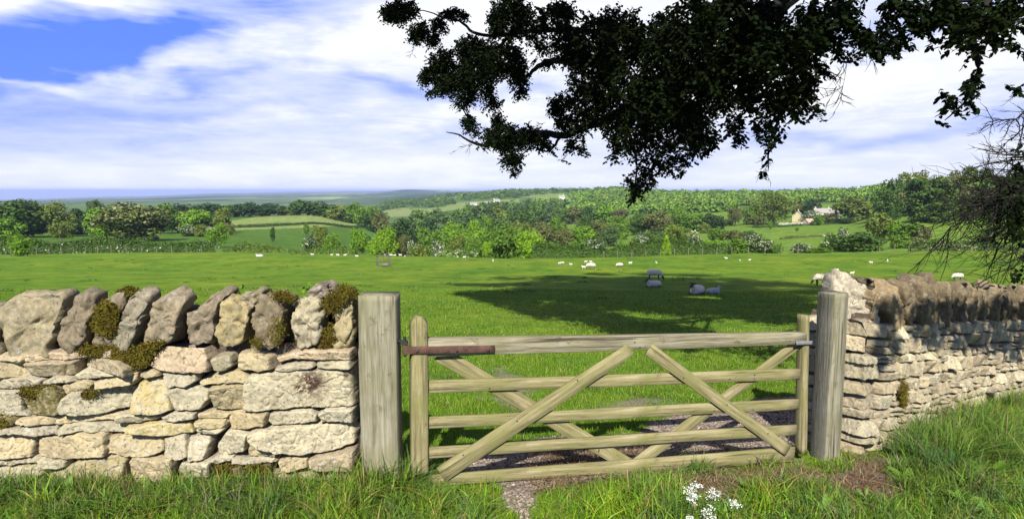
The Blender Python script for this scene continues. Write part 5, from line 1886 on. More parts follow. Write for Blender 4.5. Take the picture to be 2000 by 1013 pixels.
def house(name, px, d, w, dp, hw, hr, ang, wall, roof, label, chimneys=(), windows=(), sink=0.5):
    """gabled house: w along the ridge, dp deep, hw to the eaves, hr to the ridge"""
    p = pix(px, 420, d)
    root = empty(name, gpt(p.x, p.y, -sink), label, name.replace('_', ' '), None, rz=math.radians(ang))
    hw += sink
    bm = bmesh.new()
    x, y = w / 2, dp / 2
    vs = [bm.verts.new(q) for q in ((-x, -y, 0), (x, -y, 0), (x, y, 0), (-x, y, 0), (-x, -y, hw), (x, -y, hw), (x, y, hw), (-x, y, hw), (-x, 0, hw + hr), (x, 0, hw + hr))]
    for f in ((0, 1, 5, 4), (1, 2, 6, 9, 5), (2, 3, 7, 6), (3, 0, 4, 8, 7)):
        bm.faces.new([vs[i] for i in f])
    me = bpy.data.meshes.new('wall')
    bm.to_mesh(me)
    bm.free()
    obj('wall', me, root, [wall])
    bm = bmesh.new()
    o_, t_ = 0.35, 0.18
    sl = hr / y
    for s in (-1, 1):
        q = [(-x - o_, s * (y + o_), hw - sl * o_ + .06), (x + o_, s * (y + o_), hw - sl * o_ + .06), (x + o_, 0, hw + hr + .06), (-x - o_, 0, hw + hr + .06)]
        lo = [bm.verts.new(v) for v in q]
        hi = [bm.verts.new((a, b, c + t_)) for a, b, c in q]
        bm.faces.new(lo)
        bm.faces.new(hi)
        for i in range(4):
            bm.faces.new((lo[i], lo[(i + 1) % 4], hi[(i + 1) % 4], hi[i]))
    bmesh.ops.recalc_face_normals(bm, faces=bm.faces)
    me = bpy.data.meshes.new('roof')
    bm.to_mesh(me)
    bm.free()
    r = obj('roof', me, root, [roof])
    for cx, ch in chimneys:
        bm = bmesh.new()
        bmesh.ops.create_cube(bm, size=1, matrix=Matrix.Translation((cx, 0, hw + hr + ch / 2 - .3)) @ Matrix.Diagonal((.9, .7, ch + .6, 1)))
        bmesh.ops.create_cube(bm, size=1, matrix=Matrix.Translation((cx, 0, hw + hr + ch + .06)) @ Matrix.Diagonal((1.05, .85, .12, 1)))
        me = bpy.data.meshes.new('chimney')
        bm.to_mesh(me)
        bm.free()
        obj('chimney', me, r, [wall])
    for wx, wz, ww, wh in windows:
        bm = bmesh.new()
        bmesh.ops.create_cube(bm, size=1, matrix=Matrix.Translation((wx, -y - .01, wz + sink)) @ Matrix.Diagonal((ww, .06, wh, 1)))
        me = bpy.data.meshes.new('window')
        bm.to_mesh(me)
        bm.free()
        obj('window', me, root, [WINDOW])
    return root


house('farmhouse', 1613, 436, 15.5, 6.5, 4.4, 2.6, -4, WALL_STONE, ROOF_STONE, 'long grey stone farmhouse with chimneys among trees on the right slope', [(-6.9, 1.2), (1.5, 1.2), (6.9, 2.6)],
      [(-5.5, 1.3, 1.0, 1.1), (-2.5, 1.3, 1.0, 1.1), (1.0, 1.3, 1.0, 1.1), (5.0, 1.3, 1.0, 1.1), (-5.5, 3.6, 1.0, 1.0), (-2.0, 3.6, 1.0, 1.0), (2.0, 3.6, 1.0, 1.0), (5.5, 3.6, 1.0, 1.0)])
house('cottage', 1558, 428, 7.5, 5.8, 3.6, 3.2, 62, WALL_YEL, ROOF_STONE, 'small yellow stone cottage showing its gable, left of the farmhouse', [(3.4, 1.0)], [(-1.5, 1.8, .9, 1.0), (1.5, 1.8, .9, 1.0)])
house('shed', 1580, 378, 5.0, 3.6, 2.0, 1.6, 25, WALL_STONE, ROOF_PINK, 'low shed with a pinkish roof below the farmhouse', [], [])
house('barn', 411, 292, 6.5, 5.0, 1.0, 1.9, 12, WALL_STONE, ROOF_DARK, 'grey roofed barn half hidden by trees left of the pale field', [], [])
house('white_house', 970, 1010, 9, 6, 4.5, 2.8, 8, WALL_WHITE, ROOF_STONE, 'largest white house standing on the far hill field', [(-4, 1)], [(-2, 2, 1, 1.2), (2, 2, 1, 1.2)])
house('white_house', 953, 1015, 10, 5, 2.8, 1.8, 4, WALL_WHITE, ROOF_STONE, 'low white farm building left of the largest white house', [], [])
house('white_house', 922, 1030, 5, 5, 3.5, 2.5, 30, WALL_WHITE, ROOF_STONE, 'small white cottage furthest left on the far hill', [], [])
house('white_house', 930, 1025, 5, 4.5, 3.2, 2.2, -20, WALL_WHITE, ROOF_STONE, 'second small white cottage from the left on the far hill', [], [])
house('white_house', 1096, 1020, 9, 6, 4.0, 2.6, 10, WALL_WHITE, ROOF_STONE, 'pale house among trees above the bright hill field', [(3, 1)], [])
house('white_house', 1203, 1180, 10, 6, 4.0, 2.6, -6, WALL_WHITE, ROOF_STONE, 'pale house on the wooded skyline left of the hanging beech spray', [], [])


# garden wall in front of the farm: a run of pale stone
def garden_wall():
    P = gl((1520, 392), (1545, 392), (1572, 390))
    bm = bmesh.new()
    prev = None
    for x, y in P:
        z = float(gz(x, y))
        ring = [bm.verts.new(q) for q in ((x, y, z - .4), (x, y, z + 1.35), (x, y + .5, z + 1.35), (x, y + .5, z - .4))]
        if prev:
            for i in range(4):
                bm.faces.new((prev[i], ring[i], ring[(i + 1) % 4], prev[(i + 1) % 4]))
        prev = ring
    bmesh.ops.recalc_face_normals(bm, faces=bm.faces)
    me = bpy.data.meshes.new('garden_wall')
    bm.to_mesh(me)
    bm.free()
    o = obj('garden_wall', me, None, [WALL_STONE])
    tag(o, 'pale garden wall below the yellow cottage', 'garden wall')
    kind(o, 'thing')


garden_wall()

POST_FAR = m_simple('fence_wood', (0.11, 0.10, 0.065), (0.18, 0.16, 0.11), 5, 0.9, 0.2)


def box_mesh(name, boxes, mat):
    bm = bmesh.new()
    for c, s in boxes:
        bmesh.ops.create_cube(bm, size=1, matrix=Matrix.Translation(c) @ Matrix.Diagonal((*s, 1)))
    me = bpy.data.meshes.new(name)
    bm.to_mesh(me)
    bm.free()
    me.materials.append(mat)
    return me


def wire_fence(pts, n, label, hgt=1.15):
    P = np.array(gl(*pts))
    s = np.linspace(0, 1, n) * (len(P) - 1)
    X, Y = np.interp(s, range(len(P)), P[:, 0]), np.interp(s, range(len(P)), P[:, 1])
    root = empty('wire_fence', gpt(X[0], Y[0]), label, 'fence')
    kind(root, 'thing')
    base = Vector(root.location)
    me = box_mesh('post', [((0, 0, hgt / 2 - .1), (.09, .09, hgt + .2))], POST_FAR)
    for i in range(n):
        o = obj('post', me, root)
        o.location = gpt(X[i], Y[i]) - base
        o.rotation_euler = (random.uniform(-.06, .06), random.uniform(-.06, .06), random.uniform(0, 1.5))
    bm = bmesh.new()
    for zz in (0.45, 0.8, 1.08):
        prev = None
        for i in range(n):
            c = gpt(X[i], Y[i]) - base + Vector((0, -.06, zz))
            ring = [bm.verts.new(c + Vector((0, a, b))) for a, b in ((.006, 0), (-.006, .006), (-.006, -.006))]
            if prev:
                for k in range(3):
                    bm.faces.new((prev[k], ring[k], ring[(k + 1) % 3], prev[(k + 1) % 3]))
            prev = ring
    me = bpy.data.meshes.new('wire')
    bm.to_mesh(me)
    bm.free()
    obj('wire', me, root, [IRON])


wire_fence(((20, 111), (200, 113), (420, 115)), 16, 'wooden post and wire fence in front of the left hedge')
wire_fence(((560, 121), (640, 122), (700, 122)), 7, 'short post and wire fence at the low broken hedge')
wire_fence(((1180, 114), (1300, 112), (1420, 111), (1560, 112)), 14, 'post and wire fence in front of the right hand thicket')
wire_fence(((1720, 118), (1850, 119), (2000, 118)), 10, 'post and wire fence on the right below the dark overgrown hedge')

GUARD = m_simple('guard_wood', (0.06, 0.052, 0.04), (0.12, 0.105, 0.08), 5, 0.9, 0.2)


def tree_guard(px, d, w, h, label, slats=3, extra=False):
    p = pix(px, 500, d)
    root = empty('tree_guard', gpt(p.x, p.y), label, 'tree guard', None, rz=0.3)
    me = box_mesh('post', [((0, 0, h / 2 - .1), (.09, .09, h + .2))], GUARD)
    for sx, sy in ((-1, -1), (1, -1), (1, 1), (-1, 1)):
        o = obj('post', me, root)
        o.location = (sx * w / 2, sy * w / 2, 0)
    for k in range(slats):
        z = h * (0.35 + 0.58 * k / max(slats - 1, 1))
        for a in range(4):
            r = obj('rail', box_mesh('rail', [((0, 0, 0), (w + .15, .03, .05))], GUARD), root)
            r.location = (math.sin(a * 1.5708) * (w / 2 + .05), -math.cos(a * 1.5708) * (w / 2 + .05), z)
            r.rotation_euler = (0, 0, a * 1.5708)
    if extra:
        tub = obj('trough', box_mesh('trough', [((.1, -.2, .25), (.55, .3, .26))], ZINC), root)
        st = obj('stem', box_mesh('stem', [((0, .1, 1.1), (.05, .05, 2.2)), ((.35, .1, .95), (.05, .05, 1.7))], GUARD), root)
    return root


g0 = hit(749, 521)
tree_guard(749, g0.y, 1.25, 1.25, 'wooden tree guard with a metal tub, standing alone in the pasture', 2, True)
tree_guard(38, 96, 1.5, 1.3, 'slatted tree guard round the small bright tree by the left hedge', 2)
tree_guard(1302, 106, 1.0, 1.1, 'small guard at the foot of the slender lime sapling', 2)
tree_guard(952, 112, .9, 1.0, 'small guard at the foot of the lime green fenced sapling', 2)


# ------------------------------------------------------------------ sheep
def m_wool(name, c1, c2, face):
    m, t, p, o = principled(name)
    co = t.coord()
    n1 = t.noise(co, 6, 4, 0.6)
    c = t.ramp(n1, [(0.3, c1), (0.7, c2)])
    f = t.n('ShaderNodeAttribute', attribute_name='skin').outputs['Color']
    sp = t.n('ShaderNodeSeparateColor')
    t.l(f, sp.inputs[0])
    t.l(t.mix(sp.outputs[0], c, face), p.inputs['Base Color'])
    p.inputs['Roughness'].default_value = 0.95
    bump(t, p, t.noise(co, 26, 4, 0.7), 0.9, 0.03)
    return m


WOOL = m_wool('wool', (0.40, 0.37, 0.30), (0.60, 0.57, 0.49), (0.13, 0.11, 0.085))
WOOL_GREY = m_wool('grey_wool', (0.66, 0.55, 0.38), (0.82, 0.69, 0.50), (0.07, 0.06, 0.05))
WOOL_LAMB = m_wool('lamb_wool', (0.46, 0.44, 0.36), (0.58, 0.56, 0.47), (0.40, 0.36, 0.29))


def sheep_body(pose, mat):
    """one continuous body facing +x, 1 m long, feet at z = 0"""
    B = []                                              # (centre, radii, skin?)

    def e(c, r, skin=0):
        B.append((c, r, skin))

    def limb(a, b, r0, r1, skin=1, n=6):
        for i in range(n):
            f = i / (n - 1)
            e([a[k] + (b[k] - a[k]) * f for k in range(3)], [r0 + (r1 - r0) * f] * 3, skin)
    if pose in ('graze', 'stand', 'lamb'):
        s = 1.0
        lg = 0.30 if pose != 'lamb' else 0.36
        cz = lg + 0.20
        e((-.22, 0, cz), (.25, .19, .20))
        e((.0, 0, cz + .01), (.28, .185, .20))
        e((.20, 0, cz), (.22, .175, .19))
        for x in (-.27, .24):
            for y in (-.095, .095):
                kx = x + (.03 if x < 0 else -.01)
                limb((x, y, lg + .08), (kx - (.05 if x < 0 else 0), y, lg * .55), .055, .036)
                limb((kx - (.05 if x < 0 else 0), y, lg * .55), (kx, y, .02), .034, .026)
        if pose == 'graze':
            limb((.34, 0, cz + .03), (.46, 0, cz - .16), .11, .075, 0)
            limb((.47, 0, cz - .20), (.54, 0, cz - .36), .072, .045, 1)
            hd = (.47, 0, cz - .19)
        else:
            limb((.34, 0, cz + .06), (.42, 0, cz + .24), .11, .08, 0)
            limb((.44, 0, cz + .27), (.57, 0, cz + .20), .075, .045, 1)
            hd = (.42, 0, cz + .30)
        limb((-.44, 0, cz + .06), (-.49, 0, cz - .14), .04, .028, 0)
    else:                                               # lying with the legs tucked under
        e((-.22, 0, .19), (.27, .23, .20))
        e((.02, 0, .20), (.29, .22, .21))
        e((.22, 0, .20), (.22, .19, .20))
        for y in (-.17, .15):
            limb((.22, y, .09), (.40, y * 1.1, .04), .05, .032)
            limb((.40, y * 1.1, .04), (.27, y * 1.2, .03), .03, .026)
            limb((-.28, y * 1.15, .10), (-.12, y * 1.4, .04), .07, .03)
        limb((.34, 0, .26), (.40, -.02, .42), .12, .085, 0)
        limb((.42, -.02, .46), (.56, -.05, .37), .078, .047, 1)
        hd = (.40, -.02, .49)
        limb((-.46, 0, .18), (-.52, 0, .06), .04, .03, 0)
    for y in (-1, 1):
        limb((hd[0], hd[1] + y * .05, hd[2] + .02), (hd[0] - .02, hd[1] + y * .16, hd[2] + .02), .030, .014, 1, 5)
    bm = bmesh.new()
    for c, r, k in B:
        bmesh.ops.create_icosphere(bm, subdivisions=2, radius=1.0, matrix=Matrix.Translation(c) @ Matrix.Diagonal((*r, 1)))
    me = bpy.data.meshes.new('t')
    bm.to_mesh(me)
    bm.free()
    o = bpy.data.objects.new('t', me)
    COL.objects.link(o)
    md = o.modifiers.new('r', 'REMESH')
    md.mode = 'VOXEL'
    md.voxel_size = 0.018
    dg = bpy.context.evaluated_depsgraph_get()
    m2 = bpy.data.meshes.new_from_object(o.evaluated_get(dg))
    bpy.data.objects.remove(o)
    n = len(m2.vertices)
    co = np.zeros(n * 3, np.float32)
    m2.vertices.foreach_get('co', co)
    co = co.reshape(-1, 3).astype(float)
    sk = np.full(n, 1e9)
    wo = np.full(n, 1e9)
    for c, r, k in B:
        d = np.linalg.norm((co - np.array(c)) / np.array(r), axis=1)
        if k:
            sk = np.minimum(sk, d)
        else:
            wo = np.minimum(wo, d)
    w = np.clip((wo - sk) * 4 + .5, 0, 1)
    nr = np.zeros(n * 3, np.float32)
    m2.vertices.foreach_get('normal', nr)
    nr = nr.reshape(-1, 3)
    co += nr * (fbm(co * 16, 3, 2) * 0.022 * (1 - w))[:, None]
    m2.vertices.foreach_set('co', co.astype(np.float32).ravel())
    m2.polygons.foreach_set('use_smooth', np.ones(len(m2.polygons), bool))
    at = m2.color_attributes.new('skin', 'FLOAT_COLOR', 'POINT')
    c4 = np.ones((n, 4), np.float32)
    c4[:, 0] = w
    at.data.foreach_set('color', c4.ravel())
    m2.materials.clear()
    m2.materials.append(mat)
    m2.name = 'sheep_' + pose
    m2.update()
    return m2


SHEEP = {p: sheep_body(p, WOOL_LAMB if p == 'lamb' else WOOL) for p in ('graze', 'stand', 'lie', 'lamb')}


def sheep(px, py, lpx, pose, rz, label, group=None, mat=None, name='sheep'):
    g = hit(px, py)
    o = bpy.data.objects.new(name, SHEEP[pose])
    COL.objects.link(o)
    o.location = (g.x, g.y, g.z - 0.02)
    L = lpx / F * g.y * 1.12
    f = abs(math.cos(math.radians(rz)))
    L = L / max(f, 0.8)
    o.scale = (L,) * 3
    o.rotation_euler = (0, 0, math.radians(rz))
    if mat:
        o.material_slots[0].link = 'OBJECT'
        o.material_slots[0].material = mat
    tag(o, label, 'lamb' if 'lamb' in label.split() else 'sheep', group)
    return o


def build_sheep():
    s = sheep
    s(1278, 548, 29, 'graze', -12, 'grey woolly sheep grazing at the edge of the tree shadow, behind the lying ewe', mat=WOOL_GREY)
    s(1277, 560, 28, 'lie', 205, 'grey sheep lying in the shade, facing left, in front of the grazing sheep', mat=WOOL_GREY)
    s(1361, 574, 34, 'lie', 232, 'large grey ewe lying in the shade and facing the camera, beside a lamb', mat=WOOL_GREY)
    s(1393, 573, 27, 'lie', 8, 'pale lamb lying beside the large grey ewe in the shade', mat=WOOL_LAMB, name='lamb')
    s(1604, 557, 30, 'graze', 170, 'grey sheep half hidden behind the big end stone of the right wall', mat=WOOL_GREY)
    s(1870, 548, 20, 'graze', 175, 'cream sheep grazing above the right wall coping, seen under the bare twigs')
    s(1154, 526, 17, 'graze', 170, 'cream ewe grazing beside a lamb left of the shadow', )
    s(1140, 526, 8, 'lamb', 160, 'small white lamb beside the cream ewe left of the shadow', name='lamb')
    s(1210, 523, 13, 'graze', 185, 'bright cream sheep grazing alone above the shadow')
    s(507, 506, 12, 'stand', 200, 'white sheep alone near the middle of the left hedge')
    s(1664, 538, 9, 'lamb', 10, 'white lamb just right of the big end stone', name='lamb')
    s(1634, 531, 8, 'lamb', 185, 'white lamb peeping over the top of the big end stone', name='lamb')
    gq = 'far white sheep and lambs dotted about the pasture'
    lab = 'small far white lamb dotted on the upper pasture'
    for px, py, l, rz in ((1144, 514, 6, 10), (1154, 514, 6, 190), (1093, 517, 6, 20), (1099, 516, 6, 170), (1115, 519, 6, 190), (1231, 517, 7, 10), (1282, 516, 5, 100), (1418, 507, 5, 150), (1445, 511, 4, 90),
                          (1464, 510, 5, 10), (1701, 516, 7, 185), (1733, 513, 6, 60), (963, 512, 5, 95), (907, 505, 6, 10), (610, 500, 6, 185), (648, 500, 5, 10), (660, 501, 6, 170), (674, 501, 6, 0), (697, 503, 6, 185),
                          (752, 500, 4, 100), (760, 500, 4, 10), (764, 501, 6, 185), (771, 501, 5, 10), (782, 501, 6, 170), (791, 503, 4, 90)):
        s(px, py, l, 'lamb', rz, lab, gq, name='lamb')


build_sheep()


# ------------------------------------------------------------------ the overhanging beech
def beech_depth(px):
    return np.interp(px, [735, 850, 1000, 1240, 1500, 1700, 2000], [18.0, 17.0, 14.5, 11.5, 8.6, 7.6, 6.6])


BEECH_BASE = (10.6, 11.6)


def tube_bm(bm, pts, r0, r1, n=8, wob=0.0, seed=0):
    pts = [Vector(p) for p in pts]
    if len(pts) > 2:                                    # smooth the line
        q = []
        for i in range(len(pts) - 1):
            p0, p1, p2, p3 = pts[max(i - 1, 0)], pts[i], pts[i + 1], pts[min(i + 2, len(pts) - 1)]
            for t in (0, .25, .5, .75):
                q.append(0.5 * ((2 * p1) + (-p0 + p2) * t + (2 * p0 - 5 * p1 + 4 * p2 - p3) * t * t + (-p0 + 3 * p1 - 3 * p2 + p3) * t ** 3))
        pts = q + [pts[-1]]
    rs = random.Random(seed)
    if wob:
        pts = [pts[0]] + [p + Vector((rs.uniform(-wob, wob), rs.uniform(-wob, wob), rs.uniform(-wob, wob))) for p in pts[1:-1]] + [pts[-1]]
    rings = []
    for i, p in enumerate(pts):
        dv = (pts[min(i + 1, len(pts) - 1)] - pts[max(i - 1, 0)]).normalized()
        qd = dv.to_track_quat('Z', 'Y').to_matrix()
        r = r0 + (r1 - r0) * i / (len(pts) - 1)
        rings.append([bm.verts.new(p + qd @ Vector((math.cos(a) * r, math.sin(a) * r, 0))) for a in [6.2832 * j / n for j in range(n)]])
    for a, b in zip(rings[:-1], rings[1:]):
        for j in range(n):
            bm.faces.new((a[j], a[(j + 1) % n], b[(j + 1) % n], b[j]))
    bm.faces.new(rings[-1])
    return pts


def leaf_arrays(base, axis, up, L, W):
    """beech leaves: two quads folded on the midrib"""
    side = np.cross(axis, up)
    side /= np.maximum(np.linalg.norm(side, axis=1, keepdims=True), 1e-6)
    nn = np.cross(side, axis)
    L, W = L[:, None], W[:, None]
    v = np.stack([base, base + axis * L * .28 + side * W * .46 + nn * W * .14, base + axis * L * .68 + side * W * .42 + nn * W * .12, base + axis * L,
                  base + axis * L * .68 - side * W * .42 + nn * W * .12, base + axis * L * .28 - side * W * .46 + nn * W * .14], 1)
    return v.reshape(-1, 3)


BLOBS = [  # cx, cy, rx, ry, density : where the hanging foliage stands, read off the photograph
    (785, 20, 46, 28, 1.3), (760, 25, 25, 22, 1.2), (818, 62, 32, 26, 1.2), (882, 24, 40, 14, 1.0), (858, 48, 24, 18, 1.1), (846, 78, 22, 18, 1.0), (910, 30, 14, 10, 1),
    (1000, 32, 52, 48, 1.4), (965, 50, 20, 45, 1.1), (925, 92, 56, 28, 1.3), (870, 120, 48, 30, 1.2), (838, 150, 26, 28, 1.1), (880, 162, 52, 28, 1.2), (930, 130, 52, 42, 1.5), (985, 118, 50, 42, 1.5),
    (905, 196, 28, 22, .9), (930, 172, 50, 26, 1.1), (965, 198, 26, 24, .9), (1016, 150, 20, 38, 1.1), (1018, 182, 16, 16, .8), (845, 180, 18, 12, .7),
    (918, 240, 20, 28, 1.0), (945, 268, 36, 24, 1.2), (985, 268, 46, 32, 1.5), (1000, 308, 28, 24, 1.1), (1005, 343, 9, 18, .9), (1040, 268, 44, 24, 1.4), (972, 236, 24, 18, .9), (1070, 284, 24, 16, 1.0), (1035, 240, 20, 12, .8),
    (1085, 60, 58, 60, 1.4), (1062, 118, 40, 16, 1.2), (1150, 62, 52, 45, 1.4), (1122, 105, 56, 24, 1.3), (1085, 20, 50, 26, 1.3),
    (1152, 150, 50, 50, 1.6), (1098, 200, 38, 22, 1.2), (1122, 238, 48, 32, 1.4), (1085, 214, 26, 20, 1), (1150, 198, 48, 40, 1.5), (1128, 280, 36, 20, 1.1), (1140, 296, 12, 12, .8), (1106, 312, 8, 8, .6),
    (1200, 222, 50, 50, 1.5), (1200, 280, 24, 30, 1.1), (1194, 312, 18, 14, .9), (1240, 252, 45, 58, 1.4), (1250, 312, 44, 40, 1.1), (1242, 352, 28, 34, 1.1), (1234, 386, 14, 16, .8), (1268, 352, 18, 26, .9),
    (1290, 250, 50, 60, 1.5), (1322, 312, 24, 28, 1.0), (1350, 268, 40, 40, 1.3), (1330, 338, 10, 12, .7), (1395, 268, 16, 26, .8), (1362, 248, 40, 48, 1.4), (1384, 290, 12, 14, .7), (1430, 240, 34, 28, 1.1), (1446, 272, 14, 24, .8),
    (1250, 110, 90, 100, 1.9), (1380, 80, 120, 90, 2.0), (1350, 180, 92, 62, 1.8), (1450, 60, 110, 80, 1.8), (1502, 100, 50, 60, 1.5), (1288, 180, 70, 60, 1.7), (1420, 160, 60, 50, 1.6), (1200, 60, 40, 60, 1.4), (1190, 120, 40, 60, 1.5),
    (1490, 142, 48, 50, 1.3), (1522, 182, 44, 38, 1.2), (1558, 170, 44, 46, 1.2), (1540, 200, 50, 28, 1.1), (1580, 170, 26, 34, 1.0), (1592, 216, 16, 24, .9), (1502, 230, 28, 28, 1.0), (1506, 264, 28, 20, .9), (1496, 290, 14, 14, .7), (1516, 268, 20, 12, .8),
    (1492, 340, 14, 7, .7), (1514, 338, 11, 7, .7), (1502, 318, 10, 10, .5), (1470, 212, 24, 26, 1.0),
    (1600, 80, 58, 45, 1.3), (1622, 42, 60, 44, 1.3), (1655, 18, 52, 26, 1.2), (1560, 62, 60, 58, 1.6), (1642, 96, 32, 20, 1.0), (1562, 118, 50, 30, 1.3), (1668, 60, 18, 30, .9), (1690, 100, 24, 12, .8),
    (1722, 84, 36, 24, 1.1), (1742, 102, 22, 14, .9), (1712, 116, 16, 10, .8), (1734, 52, 44, 28, 1.1), (1784, 22, 56, 28, 1.1), (1700, 6, 30, 10, 1), (1770, 60, 20, 16, .7),
    (1850, 32, 56, 28, 1.1), (1880, 62, 44, 30, 1.2), (1930, 32, 66, 34, 1.1), (1952, 82, 36, 18, 1.0), (1902, 92, 34, 28, 1.1), (1910, 138, 14, 28, .9), (1900, 168, 22, 24, 1.1), (1842, 180, 26, 12, .8), (1862, 200, 28, 16, 1.0),
    (1890, 200, 22, 14, 1.0), (1832, 236, 16, 8, .8), (1864, 224, 14, 9, .8), (1980, 92, 24, 12, .9), (1980, 20, 30, 24, 1), (1822, 86, 18, 9, .8), (1990, 55, 20, 14, .8), (1840, 215, 10, 14, .6), (1985, 172, 24, 10, 1.2),
    (1690, 40, 22, 34, 1.0), (1715, 20, 40, 18, 1.1), (1760, 80, 26, 20, 1.0), (1800, 50, 34, 22, 1.0), (1750, 10, 60, 18, 1.2), (1840, 8, 60, 16, 1.2), (1960, 10, 50, 18, 1.2), (1920, 60, 50, 34, 1.1),
    (1700, 86, 28, 24, 1.2), (1682, 66, 24, 30, 1.2), (1660, 112, 16, 14, .9), (1880, 20, 60, 22, 1.2), (1820, 40, 40, 24, 1.1), (1960, 40, 50, 30, 1.2), (1615, 140, 22, 24, 1.0), (1560, 225, 26, 16, .9), (1470, 180, 40, 44, 1.2), (1478, 250, 18, 22, .9), (1340, 320, 16, 18, .8), (1290, 320, 30, 26, 1.0),
    (1960, 470, 0, 0, 0)]
HOLES = [(1066, 70, 12, 8), (1064, 4, 18, 8), (1177, 3, 20, 12), (1263, 22, 14, 22), (1126, 42, 14, 7), (1213, 93, 8, 10), (1075, 152, 36, 22), (1060, 165, 30, 22), (1000, 215, 20, 14), (948, 60, 8, 22), (1064, 110, 14, 7), (1092, 110, 10, 6),
         (1180, 322, 7, 20), (1226, 318, 6, 22), (1165, 290, 12, 22), (1710, 28, 14, 22), (1420, 215, 18, 10), (1045, 212, 30, 20)]


